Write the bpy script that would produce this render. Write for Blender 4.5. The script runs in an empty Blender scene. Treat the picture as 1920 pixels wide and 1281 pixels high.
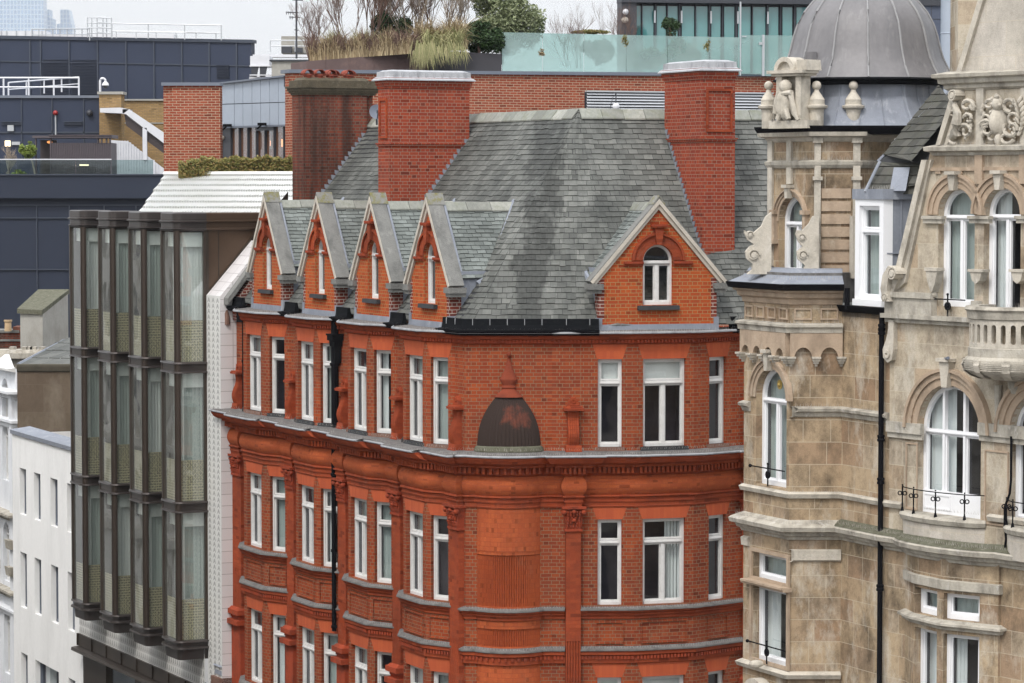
import bpy, bmesh, math, random
from mathutils import Vector, Matrix
from mathutils.geometry import tessellate_polygon
R = math.radians
sin, cos, pi = math.sin, math.cos, math.pi
SC = bpy.context.scene
COL = SC.collection
rnd = random.Random(7)

# ------------------------------------------------------------------ camera, sky, sun, exposure
FPX = 5600.0; PITCH = math.atan(298.5/FPX); CZ = 20.0
cd = bpy.data.cameras.new('camera'); cd.lens = FPX/1920*36; cd.sensor_width = 36; cam = bpy.data.objects.new('camera', cd); COL.objects.link(cam)
cam.location = (0, 0, CZ); cam.rotation_euler = (pi/2-PITCH, 0, 0)
cd.clip_start = 1; cd.clip_end = 12000
SC.camera = cam
SUN_EL, SUN_AZ = R(52), R(205)      # azimuth clockwise from +Y: high, behind the camera and to the left
w = bpy.data.worlds.new('World'); SC.world = w; w.use_nodes = True
nt = w.node_tree; nt.nodes.clear()
def wn(t, **k):
    n = nt.nodes.new(t)
    for a, b in k.items(): setattr(n, a, b)
    return n
sky = wn('ShaderNodeTexSky', sky_type='NISHITA', sun_disc=False, sun_elevation=SUN_EL, sun_rotation=SUN_AZ, air_density=1.0, dust_density=6.0, ozone_density=1.0)
bg1 = wn('ShaderNodeBackground'); bg1.inputs[1].default_value = 0.05
nt.links.new(sky.outputs[0], bg1.inputs[0])
tc = wn('ShaderNodeTexCoord'); sp = wn('ShaderNodeSeparateXYZ'); nt.links.new(tc.outputs['Generated'], sp.inputs[0])
cr = wn('ShaderNodeValToRGB'); e = cr.color_ramp.elements      # overcast cloud deck: brighter overhead than at the horizon
e[0].position = 0.0; e[0].color = (0.40, 0.405, 0.41, 1); e[1].position = 1.0; e[1].color = (0.98, 1.0, 1.03, 1)
x = e.new(0.12); x.color = (0.415, 0.425, 0.44, 1); x = e.new(0.45); x.color = (0.66, 0.68, 0.70, 1)
nz = wn('ShaderNodeTexNoise'); nz.inputs['Scale'].default_value = 2.2; nz.inputs['Detail'].default_value = 3; nt.links.new(tc.outputs['Generated'], nz.inputs['Vector'])
mr = wn('ShaderNodeMapRange'); mr.inputs['To Min'].default_value = 0.93; mr.inputs['To Max'].default_value = 1.05; nt.links.new(nz.outputs['Fac'], mr.inputs['Value'])
mu = wn('ShaderNodeVectorMath', operation='SCALE'); nt.links.new(sp.outputs['Z'], cr.inputs[0]); nt.links.new(cr.outputs[0], mu.inputs[0]); nt.links.new(mr.outputs[0], mu.inputs['Scale'])
bg2 = wn('ShaderNodeBackground'); bg2.inputs[1].default_value = 2.0; nt.links.new(mu.outputs[0], bg2.inputs[0])
ad = wn('ShaderNodeAddShader'); nt.links.new(bg1.outputs[0], ad.inputs[0]); nt.links.new(bg2.outputs[0], ad.inputs[1])
wo = wn('ShaderNodeOutputWorld'); nt.links.new(ad.outputs[0], wo.inputs[0])
sl = bpy.data.lights.new('sun', 'SUN'); sun = bpy.data.objects.new('sun', sl); COL.objects.link(sun)
sl.energy = 1.5; sl.angle = R(10); sl.color = (1, .97, .92)
sd = Vector((sin(SUN_AZ)*cos(SUN_EL), cos(SUN_AZ)*cos(SUN_EL), sin(SUN_EL)))
sun.rotation_euler = (-sd).to_track_quat('-Z', 'Y').to_euler(); sun.location = sd*200
SC.view_settings.view_transform = 'Standard'; SC.view_settings.look = 'None'; SC.view_settings.gamma = 1
SC.view_settings.exposure = 0.15
SC.render.engine = 'CYCLES'
try: SC.cycles.transparent_max_bounces = 16; SC.cycles.volume_bounces = 0
except Exception: pass

# ------------------------------------------------------------------ photo pixel (1920 wide) -> world
_c, _s = cos(PITCH), sin(PITCH)
def at(px, py, Y):
    dx, dy = px-960, py-640.5
    k = Y/(FPX*_c-dy*_s)
    return Vector((dx*k, Y, CZ+(-FPX*_s-dy*_c)*k))
def zof(py, Y): return at(960, py, Y).z
def hit(px, p, h, py=750):          # plan point where the sight line through px meets the line from p with heading h (radians)
    a = at(px, py, 1.0).x
    d = (sin(h), cos(h))
    t = (a*p[1]-p[0])/(d[0]-a*d[1])
    return (p[0]+d[0]*t, p[1]+d[1]*t)
def step(p, h, L): return (p[0]+sin(h)*L, p[1]+cos(h)*L)
def dist(a, b): return math.hypot(a[0]-b[0], a[1]-b[1])

# ------------------------------------------------------------------ mesh helpers
class Fr:                            # vertical wall frame: u along p->q, w outward (towards the street), z up
    def __init__(s, p, q):
        L = dist(p, q); s.L = L; s.o = p; s.d = ((q[0]-p[0])/L, (q[1]-p[1])/L); s.n = (s.d[1], -s.d[0]); s.p = p; s.q = q
    def pt(s, u, w, z): return Vector((s.o[0]+s.d[0]*u+s.n[0]*w, s.o[1]+s.d[1]*u+s.n[1]*w, z))
    def xy(s, u, w=0): return (s.o[0]+s.d[0]*u+s.n[0]*w, s.o[1]+s.d[1]*u+s.n[1]*w)
def frh(p, h): return Fr(p, step(p, h, 1.0))

class MB:
    def __init__(s): s.v = []; s.f = []; s.m = []
    def poly(s, pts, mi=0):
        k = len(s.v); s.v += [tuple(p) for p in pts]; s.f.append(list(range(k, k+len(pts)))); s.m.append(mi)
    def box(s, fr, u0, u1, w0, w1, z0, z1, mi=0, top=0, topw=0):
        P = fr.pt
        a = [P(u0, w0, z0), P(u1, w0, z0), P(u1, w1, z0), P(u0, w1, z0)]
        b = [P(u0+top, w0, z1), P(u1-top, w0, z1), P(u1-top, w1-topw, z1), P(u0+top, w1-topw, z1)]
        k = len(s.v); s.v += [tuple(p) for p in a+b]
        for q in ((0, 1, 2, 3), (7, 6, 5, 4), (0, 4, 5, 1), (1, 5, 6, 2), (2, 6, 7, 3), (3, 7, 4, 0)):
            s.f.append([k+i for i in q]); s.m.append(mi)
    def abox(s, x0, x1, y0, y1, z0, z1, mi=0): s.box(Fr((x0, 0), (x0+1, 0)), 0, x1-x0, -y1, -y0, z0, z1, mi)
    def strip(s, A, B, mi=0, closed=False):
        k = len(s.v); n = len(A); s.v += [tuple(p) for p in A]+[tuple(p) for p in B]
        for i in range(n if closed else n-1):
            j = (i+1) % n; s.f.append([k+i, k+j, k+n+j, k+n+i]); s.m.append(mi)
    def grid(s, rows, mi=0, closed=False):
        k = len(s.v); n = len(rows[0])
        for r in rows: s.v += [tuple(p) for p in r]
        for a in range(len(rows)-1):
            for i in range(n if closed else n-1):
                j = (i+1) % n; s.f.append([k+a*n+i, k+a*n+j, k+(a+1)*n+j, k+(a+1)*n+i]); s.m.append(mi)
    def prism(s, fr, pts, w0, w1, mi=0):     # polygon (u,z) extruded from w0 to w1
        A = [fr.pt(u, w0, z) for u, z in pts]; B = [fr.pt(u, w1, z) for u, z in pts]
        s.poly(A[::-1], mi); s.poly(B, mi); s.strip(A, B, mi, True)
    def hprism(s, pts, z0, z1, mi=0):        # plan polygon extruded vertically
        A = [Vector((x, y, z0)) for x, y in pts]; B = [Vector((x, y, z1)) for x, y in pts]
        s.poly(A[::-1], mi); s.poly(B, mi); s.strip(A, B, mi, True)
    def panel(s, fr, outer, holes=(), w=0, rev=0.0, mi=0, mr=None):
        loops = [[Vector((u, z, 0)) for u, z in lp] for lp in [outer]+list(holes)]
        flat = [p for lp in loops for p in lp]
        k = len(s.v); s.v += [tuple(fr.pt(p.x, w, p.y)) for p in flat]
        for t in tessellate_polygon(loops):
            s.f.append([k+i for i in t]); s.m.append(mi)
        if rev:
            for lp in holes:
                A = [fr.pt(u, w, z) for u, z in lp]; B = [fr.pt(u, w-rev, z) for u, z in lp]
                s.strip(A, B, mi if mr is None else mr, True)
    def tube(s, pts, r, n=6, mi=0, cap=True):
        pts = [Vector(p) for p in pts]; rs = r if isinstance(r, (list, tuple)) else [r]*len(pts)
        rows = []
        for i, p in enumerate(pts):
            t = (pts[min(i+1, len(pts)-1)]-pts[max(i-1, 0)])
            if t.length < 1e-9: t = Vector((0, 0, 1))
            t.normalize(); a = Vector((0, 0, 1)) if abs(t.z) < .9 else Vector((1, 0, 0))
            x = t.cross(a).normalized(); y = t.cross(x)
            rows.append([p+(x*cos(2*pi*j/n)+y*sin(2*pi*j/n))*rs[i] for j in range(n)])
        s.grid(rows, mi, True)
        if cap: s.poly(rows[0], mi); s.poly(rows[-1][::-1], mi)
    def lathe(s, c, prof, n=24, a0=0, a1=2*pi, mi=0, mod=None, cap=False, sq=1.0):
        full = abs(a1-a0-2*pi) < 1e-6; m = n if full else n+1; rows = []
        for r, z in prof:
            row = []
            for j in range(m):
                a = a0+(a1-a0)*j/n; rr = r*(mod(a) if mod else 1)
                row.append(Vector((c[0]+rr*cos(a), c[1]+rr*sin(a)*sq, z)))
            rows.append(row)
        s.grid(rows, mi, full)
    def blob(s, c, r, n=8, m=5, mi=0, M=None):
        c = Vector(c); r = Vector(r) if not isinstance(r, (int, float)) else Vector((r, r, r)); rows = []
        for i in range(m+1):
            t = pi*i/m
            row = []
            for j in range(n):
                a = 2*pi*j/n; p = Vector((r.x*sin(t)*cos(a), r.y*sin(t)*sin(a), r.z*cos(t)))
                row.append(c+(M @ p if M else p))
            rows.append(row)
        s.grid(rows, mi, True)
    def sweep(s, path, prof, mi=0, caps=True):
        rows = [[Vector((q[0], q[1], z)) for q in offset(path, o)] for o, z in prof]
        for i in range(len(rows)-1): s.strip(rows[i], rows[i+1], mi)
        if caps:
            for e in (0, -1):
                s.poly([r[e] for r in rows]+[Vector((path[e][0], path[e][1], prof[-1][1])), Vector((path[e][0], path[e][1], prof[0][1]))], mi)
    def arch(s, fr, cu, zs, r0, r1, w0, w1, n=14, a0=0, a1=pi, mi=0):
        def ring(r, w): return [fr.pt(cu-r*cos(a0+(a1-a0)*i/n), w, zs+r*sin(a0+(a1-a0)*i/n)) for i in range(n+1)]
        A, B, C, D = ring(r0, w0), ring(r0, w1), ring(r1, w1), ring(r1, w0)
        s.strip(A, B, mi); s.strip(B, C, mi); s.strip(C, D, mi)
        s.poly([A[0], B[0], C[0], D[0]], mi); s.poly([A[-1], B[-1], C[-1], D[-1]], mi)
    def build(s, name, mats, parent=None, smooth=False, ang=35):
        me = bpy.data.meshes.new(name); me.from_pydata(s.v, [], s.f)
        mats = mats if isinstance(mats, (list, tuple)) else [mats]
        for m in mats: me.materials.append(m)
        me.polygons.foreach_set('material_index', s.m)
        if smooth:
            bm = bmesh.new(); bm.from_mesh(me); bmesh.ops.remove_doubles(bm, verts=bm.verts, dist=0.0004)
            bmesh.ops.recalc_face_normals(bm, faces=bm.faces); bm.to_mesh(me); bm.free()
        me.validate()
        uv = me.uv_layers.new(name='UVMap').data
        vs = me.vertices
        for p in me.polygons:
            n = p.normal
            if abs(n.z) > .75: T = Vector((1, 0, 0)); B = Vector((0, 1, 0))
            else:
                T = Vector((-n.y, n.x, 0)); T.normalize(); B = Vector((0, 0, 1)) if abs(n.z) < .3 else n.cross(T)
                if (T.x < -1e-6) or (abs(T.x) <= 1e-6 and T.y < 0): T = -T
                if B.z < 0: B = -B
            for li in p.loop_indices:
                co = vs[me.loops[li].vertex_index].co; uv[li].uv = (T.dot(co), B.dot(co))
        if smooth:
            me.polygons.foreach_set('use_smooth', [True]*len(me.polygons))
            me.set_sharp_from_angle(angle=R(ang))
        o = bpy.data.objects.new(name, me); COL.objects.link(o)
        if parent: o.parent = parent
        return o

def offset(path, o):
    if abs(o) < 1e-9: return list(path)
    n = len(path); ns = []
    for i in range(n-1):
        dx, dy = path[i+1][0]-path[i][0], path[i+1][1]-path[i][1]; L = math.hypot(dx, dy) or 1e-9
        ns.append((dy/L, -dx/L))
    out = []
    for i in range(n):
        a = ns[max(i-1, 0)]; b = ns[min(i, n-2)]
        mx, my = a[0]+b[0], a[1]+b[1]; q = 1+a[0]*b[0]+a[1]*b[1]
        q = max(q, .25); out.append((path[i][0]+mx/q*o, path[i][1]+my/q*o))
    return out
def along(path, spacing, o=0):       # frames at even spacing along an offset path
    P = offset(path, o)
    for i in range(len(P)-1):
        L = dist(P[i], P[i+1])
        if L < spacing*.8: continue
        f = Fr(P[i], P[i+1]); n = int(L/spacing); s0 = (L-(n-1)*spacing)/2
        for k in range(n): yield f, s0+k*spacing
def dentils(mb, path, o0, o1, z0, z1, spacing, size, mi=0):
    for f, u in along(path, spacing, o0): mb.box(f, u-size/2, u+size/2, 0, o1-o0, z0, z1, mi)
def spikes(mb, path, o, z, h=.09, sp=.05, lean=.05, mi=0):
    for f, u in along(path, sp, o):
        a = u+rnd.uniform(-.01, .01); ww = rnd.uniform(-.5, 1)*lean; b = a+rnd.uniform(-.03, .03)
        mb.poly([f.pt(a-.0035, 0, z), f.pt(a+.0035, 0, z), f.pt(b, ww, z+h*rnd.uniform(.7, 1))], mi)

def tag(o, label=None, cat=None, group=None, kind=None):
    if label: o['label'] = label
    if cat: o['category'] = cat
    if group: o['group'] = group
    if kind: o['kind'] = kind
    return o
DET = []
def thing(name, label, cat, loc=(0, 0, 0), group=None):
    o = bpy.data.objects.new(name, None); COL.objects.link(o); o.location = loc; o.empty_display_size = .3
    return tag(o, label, cat, group)
def keep(root):                       # children were modelled in world coordinates: cancel the root's offset
    bpy.context.view_layer.update()
    inv = root.matrix_world.inverted()
    for c in root.children: c.matrix_parent_inverse = inv.copy()

# ------------------------------------------------------------------ materials
M = {}
class Nd:
    def __init__(s, name):
        s.m = bpy.data.materials.new(name); s.m.use_nodes = True; s.t = s.m.node_tree; s.t.nodes.clear()
        s.out = s.n('ShaderNodeOutputMaterial'); s.b = s.n('ShaderNodeBsdfPrincipled'); s.l(s.b.outputs[0], s.out.inputs[0])
        s.uvn = s.n('ShaderNodeUVMap'); s.uv = s.uvn.outputs[0]
        s.obn = s.n('ShaderNodeTexCoord'); s.ob = s.obn.outputs['Object']
        g = s.n('ShaderNodeNewGeometry'); s.pos = g.outputs['Position']; s.isl = g.outputs['Random Per Island']
    def n(s, t, **k):
        x = s.t.nodes.new(t)
        for a, b in k.items(): setattr(x, a, b)
        return x
    def l(s, a, b): s.t.links.new(a, b)
    def noise(s, vec, scale, detail=4, rough=.6, sx=(1, 1, 1), lo=.3, hi=.7):
        v = vec
        if sx != (1, 1, 1):
            mp = s.n('ShaderNodeMapping'); mp.inputs['Scale'].default_value = sx; s.l(vec, mp.inputs[0]); v = mp.outputs[0]
        x = s.n('ShaderNodeTexNoise'); x.inputs['Scale'].default_value = scale; x.inputs['Detail'].default_value = detail
        x.inputs['Roughness'].default_value = rough; s.l(v, x.inputs['Vector'])
        r = s.n('ShaderNodeMapRange'); r.inputs['From Min'].default_value = lo; r.inputs['From Max'].default_value = hi; s.l(x.outputs['Fac'], r.inputs['Value'])
        return r.outputs[0]
    def mix(s, f, a, b, mode='MIX'):
        x = s.n('ShaderNodeMix', data_type='RGBA', blend_type=mode)
        for v, i in ((f, 0), (a, 6), (b, 7)):
            if isinstance(v, (int, float)): x.inputs[i].default_value = v
            elif isinstance(v, tuple): x.inputs[i].default_value = (*v[:3], 1)
            else: s.l(v, x.inputs[i])
        return x.outputs[2]
    def math(s, op, a, b=0.0):
        x = s.n('ShaderNodeMath', operation=op)
        for v, i in ((a, 0), (b, 1)):
            if isinstance(v, (int, float)): x.inputs[i].default_value = v
            else: s.l(v, x.inputs[i])
        return x.outputs[0]
    def ramp(s, f, stops):
        x = s.n('ShaderNodeValToRGB'); el = x.color_ramp.elements
        while len(el) < len(stops): el.new(.5)
        for q, (p, c) in zip(el, stops): q.position = p; q.color = (*c, 1)
        s.l(f, x.inputs[0]); return x.outputs[0]
    def bump(s, h, d=.01, st=.6):
        x = s.n('ShaderNodeBump'); x.inputs['Distance'].default_value = d; x.inputs['Strength'].default_value = st
        s.l(h, x.inputs['Height']); s.l(x.outputs[0], s.b.inputs['Normal'])
    def done(s, col, rough=.8, metal=0, spec=.3):
        if isinstance(col, tuple): s.b.inputs['Base Color'].default_value = (*col, 1)
        else: s.l(col, s.b.inputs['Base Color'])
        if isinstance(rough, (int, float)): s.b.inputs['Roughness'].default_value = rough
        else: s.l(rough, s.b.inputs['Roughness'])
        s.b.inputs['Metallic'].default_value = metal; s.b.inputs['Specular IOR Level'].default_value = spec
        return s.m
def brick(name, c1, c2, mortar, bw=.225, bh=.075, ms=.007, dirt=.35, dirtc=(.05, .035, .03), bond=True, soot=0.0, mort2=None):
    k = Nd(name)
    b = k.n('ShaderNodeTexBrick', offset=.5, offset_frequency=2, squash=.5 if bond else 1, squash_frequency=2)
    b.inputs['Scale'].default_value = 1; b.inputs['Brick Width'].default_value = bw; b.inputs['Row Height'].default_value = bh
    b.inputs['Mortar Size'].default_value = ms; b.inputs['Mortar Smooth'].default_value = .1; b.inputs['Bias'].default_value = 0
    b.inputs['Color1'].default_value = (0, 0, 0, 1); b.inputs['Color2'].default_value = (1, 1, 1, 1); b.inputs['Mortar'].default_value = (.5, .5, .5, 1)
    wob = k.n('ShaderNodeTexNoise'); wob.inputs['Scale'].default_value = 5; k.l(k.uv, wob.inputs['Vector'])
    sc = k.n('ShaderNodeVectorMath', operation='SCALE'); sc.inputs['Scale'].default_value = .010; k.l(wob.outputs['Color'], sc.inputs[0])
    av = k.n('ShaderNodeVectorMath', operation='ADD'); k.l(k.uv, av.inputs[0]); k.l(sc.outputs[0], av.inputs[1]); k.l(av.outputs[0], b.inputs['Vector'])
    col = k.ramp(b.outputs['Color'], [(0, c1), (.55, tuple((p+q)/2 for p, q in zip(c1, c2))), (.85, c2), (1, tuple(p*.62 for p in c1))])
    col = k.mix(k.noise(k.uv, 9, 3), col, (1.12, 1.1, 1.1), 'MULTIPLY') if False else col
    big = k.noise(k.pos, .55, 5, .65, lo=.35, hi=.68)
    col = k.mix(k.math('MULTIPLY', big, dirt), col, dirtc)
    med = k.noise(k.pos, 3.2, 5, .75, lo=.50, hi=.70); col = k.mix(k.math('MULTIPLY', med, dirt*.8), col, tuple(q*1.5 for q in dirtc))
    pal = k.noise(k.pos, 1.7, 5, .8, sx=(1, 1, .6), lo=.60, hi=.74); col = k.mix(k.math('MULTIPLY', pal, .22), col, (.42, .26, .17))
    fine = k.noise(k.uv, 30, 4, .7); col = k.mix(k.math('MULTIPLY', fine, .22), col, (.02, .012, .01))
    mo = mortar if mort2 is None else k.mix(k.noise(k.pos, .8, 2, lo=.42, hi=.58), mortar, mort2)
    if soot:
        st = k.noise(k.pos, 1.1, 5, .7, sx=(1.5, 1.5, .15), lo=.40, hi=.58); col = k.mix(k.math('MULTIPLY', st, soot), col, (.02, .017, .015))
        mo = k.mix(k.math('MULTIPLY', st, soot), mo, (.03, .028, .025))
    col = k.mix(b.outputs['Fac'], col, mo)
    k.bump(k.math('SUBTRACT', k.math('MULTIPLY', fine, .3), b.outputs['Fac']), .006, .7)
    return k.done(col, .92, 0, .08)
def plain(name, c, rough=.7, metal=0, var=.15, scale=3, spec=.15, sx=(1, 1, 1), dark=None, bump=0.0, light=None, thr=(.45, .75)):
    k = Nd(name); a = k.noise(k.pos, scale, 5, .65, sx=sx, lo=thr[0], hi=thr[1])
    col = k.mix(k.math('MULTIPLY', a, var), c, dark if dark else tuple(q*.35 for q in c))
    f = k.noise(k.pos, scale*9, 3, .6)
    col = k.mix(k.math('MULTIPLY', f, var*.4), col, tuple(q*.6 for q in c))
    if light:
        g = k.noise(k.pos, scale*1.7, 4, .7, sx=sx, lo=.56, hi=.75); col = k.mix(k.math('MULTIPLY', g, .6), col, light)
    if bump: k.bump(f, .01, bump)
    return k.done(col, rough, metal, spec)
M['brick'] = brick('red_brick', (.275, .048, .019), (.385, .080, .025), (.22, .155, .10), ms=.0055, dirt=.36, mort2=(.20, .15, .10))
M['brickor'] = brick('orange_brick', (.42, .070, .021), (.52, .105, .026), (.30, .21, .10), ms=.006, dirt=.22)
M['brickbg'] = brick('flat_red_brick', (.28, .062, .036), (.37, .095, .052), (.38, .28, .20), ms=.009, dirt=.2, bond=False)
M['brickch'] = brick('chimney_brick', (.27, .044, .024), (.37, .068, .030), (.25, .18, .14), ms=.0056, dirt=.25)
M['brickdk'] = brick('sooty_brick', (.22, .050, .030), (.32, .075, .040), (.13, .10, .08), ms=.008, dirt=.6, soot=.72)
M['bricky'] = brick('yellow_stock_brick', (.34, .22, .09), (.44, .29, .13), (.20, .15, .10), ms=.009, dirt=.3, bond=False)
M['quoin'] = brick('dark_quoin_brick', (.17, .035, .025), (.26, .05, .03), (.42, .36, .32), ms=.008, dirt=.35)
M['terra'] = brick('orange_terracotta', (.335, .063, .026), (.41, .084, .032), (.24, .05, .022), bw=.22, bh=.075, ms=.003, dirt=.46, dirtc=(.07, .028, .02), bond=False)
M['terrab'] = brick('rubbed_orange_brick', (.42, .092, .034), (.50, .120, .042), (.30, .075, .035), bw=.22, bh=.098, ms=.004, dirt=.26, dirtc=(.09, .035, .022), bond=True)
M['terrad'] = plain('weathered_terracotta', (.33, .060, .026), .85, var=.8, scale=2.2, dark=(.06, .03, .022))
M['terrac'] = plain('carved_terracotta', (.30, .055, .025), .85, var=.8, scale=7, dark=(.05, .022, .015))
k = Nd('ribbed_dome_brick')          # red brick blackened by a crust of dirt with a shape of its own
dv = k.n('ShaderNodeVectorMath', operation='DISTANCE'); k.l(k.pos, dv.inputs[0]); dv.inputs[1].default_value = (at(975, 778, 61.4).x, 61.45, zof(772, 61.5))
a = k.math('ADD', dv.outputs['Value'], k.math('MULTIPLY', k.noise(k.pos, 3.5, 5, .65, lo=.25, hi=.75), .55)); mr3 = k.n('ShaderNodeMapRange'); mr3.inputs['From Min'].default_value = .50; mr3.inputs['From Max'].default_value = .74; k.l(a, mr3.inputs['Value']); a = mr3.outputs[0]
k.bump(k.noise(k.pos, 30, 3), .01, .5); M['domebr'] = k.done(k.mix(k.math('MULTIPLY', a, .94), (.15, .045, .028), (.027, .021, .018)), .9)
k = Nd('gauged_arch')                # rubbed brick lintels: fine upright joints
b = k.n('ShaderNodeTexBrick', offset=0); b.inputs['Scale'].default_value = 1; b.inputs['Brick Width'].default_value = .075; b.inputs['Row Height'].default_value = .3
b.inputs['Mortar Size'].default_value = .0025; b.inputs['Color1'].default_value = (.40, .076, .028, 1); b.inputs['Color2'].default_value = (.46, .098, .034, 1); b.inputs['Mortar'].default_value = (.38, .08, .03, 1)
k.l(k.uv, b.inputs['Vector']); M['lintel'] = k.done(k.mix(k.math('MULTIPLY', k.noise(k.pos, 2, 5), .25), b.outputs[0], (.18, .04, .02)), .85)

def slatemat(name, a, b, c, streak=.55, moss=0.0):
    k = Nd(name)
    col = k.ramp(k.isl, [(0, a), (.5, b), (.85, c), (1, tuple(q*.6 for q in a))])
    st = k.noise(k.pos, .50, 6, .72, sx=(1.5, 1.5, .5), lo=.47, hi=.66)
    if streak > .7:                  # a black run-off stain down the corner, and a darker tone spreading towards the side street
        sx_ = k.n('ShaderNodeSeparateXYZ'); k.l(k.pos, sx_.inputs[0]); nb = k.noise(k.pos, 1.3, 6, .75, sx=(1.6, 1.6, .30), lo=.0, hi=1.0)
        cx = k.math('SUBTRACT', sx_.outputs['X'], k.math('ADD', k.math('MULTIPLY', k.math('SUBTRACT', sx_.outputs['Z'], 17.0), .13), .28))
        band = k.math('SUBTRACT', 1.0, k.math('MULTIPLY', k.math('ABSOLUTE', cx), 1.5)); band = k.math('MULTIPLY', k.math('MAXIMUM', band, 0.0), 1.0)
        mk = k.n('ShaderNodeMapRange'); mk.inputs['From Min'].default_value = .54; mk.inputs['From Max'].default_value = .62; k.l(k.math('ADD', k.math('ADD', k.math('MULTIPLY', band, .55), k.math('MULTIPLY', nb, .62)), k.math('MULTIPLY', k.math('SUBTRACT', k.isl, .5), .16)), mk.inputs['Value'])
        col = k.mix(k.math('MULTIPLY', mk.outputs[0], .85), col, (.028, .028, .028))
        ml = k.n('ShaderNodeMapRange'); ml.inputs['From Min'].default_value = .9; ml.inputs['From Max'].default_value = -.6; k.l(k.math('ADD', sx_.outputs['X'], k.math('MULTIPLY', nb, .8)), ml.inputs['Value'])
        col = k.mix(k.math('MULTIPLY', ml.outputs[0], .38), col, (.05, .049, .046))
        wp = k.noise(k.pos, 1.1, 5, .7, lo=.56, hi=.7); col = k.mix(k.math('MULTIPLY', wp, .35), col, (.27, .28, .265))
    col = k.mix(k.math('MULTIPLY', st, streak), col, (.035, .037, .037))
    f = k.noise(k.pos, 14, 4, .7, sx=(1, 1, .5)); col = k.mix(k.math('MULTIPLY', f, .45), col, (.10, .11, .10))
    if moss: col = k.mix(k.math('MULTIPLY', k.noise(k.pos, 5, 5, lo=.5, hi=.66), moss), col, (.10, .11, .03))
    k.bump(f, .006, .5)
    return k.done(col, .75, 0, .18)
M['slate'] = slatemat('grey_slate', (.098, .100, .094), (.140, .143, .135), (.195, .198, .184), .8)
M['slate2'] = slatemat('dormer_slate', (.13, .145, .14), (.18, .20, .19), (.24, .265, .255), .4)
M['slated'] = slatemat('brown_slate', (.045, .042, .037), (.07, .066, .058), (.095, .09, .08), .3, .1)
M['ridge'] = slatemat('ridge_stone', (.22, .23, .205), (.29, .30, .265), (.38, .38, .34), .25, .25)
M['lead'] = plain('lead', (.23, .25, .29), .55, var=.5, scale=2.5, dark=(.11, .12, .15), light=(.42, .44, .47), sx=(1, 1, .4), bump=.2)
M['leadp'] = plain('pale_lead', (.40, .41, .43), .6, var=.7, scale=4, dark=(.14, .145, .16), light=(.56, .57, .59), sx=(1, 1, .4), bump=.3)
M['leadg'] = plain('grey_lead_ledge', (.16, .155, .15), .8, var=.8, scale=5, dark=(.05, .045, .042), light=(.28, .28, .275), bump=.4)
M['leadd'] = plain('dome_lead', (.17, .165, .17), .5, var=.8, scale=1.2, dark=(.085, .085, .092), light=(.27, .265, .265), sx=(1.5, 1.5, .22), bump=.12, spec=.4)
M['black'] = plain('black_paint', (.008, .008, .010), .8, var=.2, spec=.04)
M['blackm'] = plain('worn_black_gutter', (.010, .011, .013), .9, var=.4, scale=5, light=(.025, .025, .025), spec=.03)
M['rib'] = plain('pale_dome_seam', (.27, .27, .275), .5, var=.4)
M['upvc'] = plain('white_window_frame', (.66, .66, .65), .4, var=.35, scale=6, dark=(.36, .35, .33), spec=.5)
M['whitep'] = plain('white_gloss_timber', (.78, .79, .81), .4, var=.12, scale=5, dark=(.5, .5, .5), spec=.5)
M['sillbr'] = plain('brown_stone_sill', (.19, .11, .085), .85, var=.5, scale=5, dark=(.06, .045, .04))
M['silldk'] = plain('dark_slate_sill', (.045, .047, .05), .7, var=.4, scale=5)
M['coping'] = plain('weathered_coping', (.20, .20, .19), .9, var=.8, scale=3.2, dark=(.07, .072, .07), light=(.29, .29, .27), sx=(1, 1, .5), bump=.6)
M['copl'] = plain('pale_coping', (.50, .46, .40), .85, var=.5, scale=3, dark=(.22, .20, .17), bump=.4)
k = Nd('mossy_coping'); a = k.noise(k.pos, 6, 5, .7, lo=.44, hi=.60)
k.bump(a, .01, .5); M['coplm'] = k.done(k.mix(a, (.20, .20, .19), (.17, .16, .07)), .95)
M['spike'] = plain('bird_wire', (.42, .40, .37), .7, var=.1)
M['moss'] = plain('moss', (.13, .13, .095), .95, var=.8, scale=7, dark=(.05, .045, .025), light=(.34, .32, .28), bump=.6)
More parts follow.
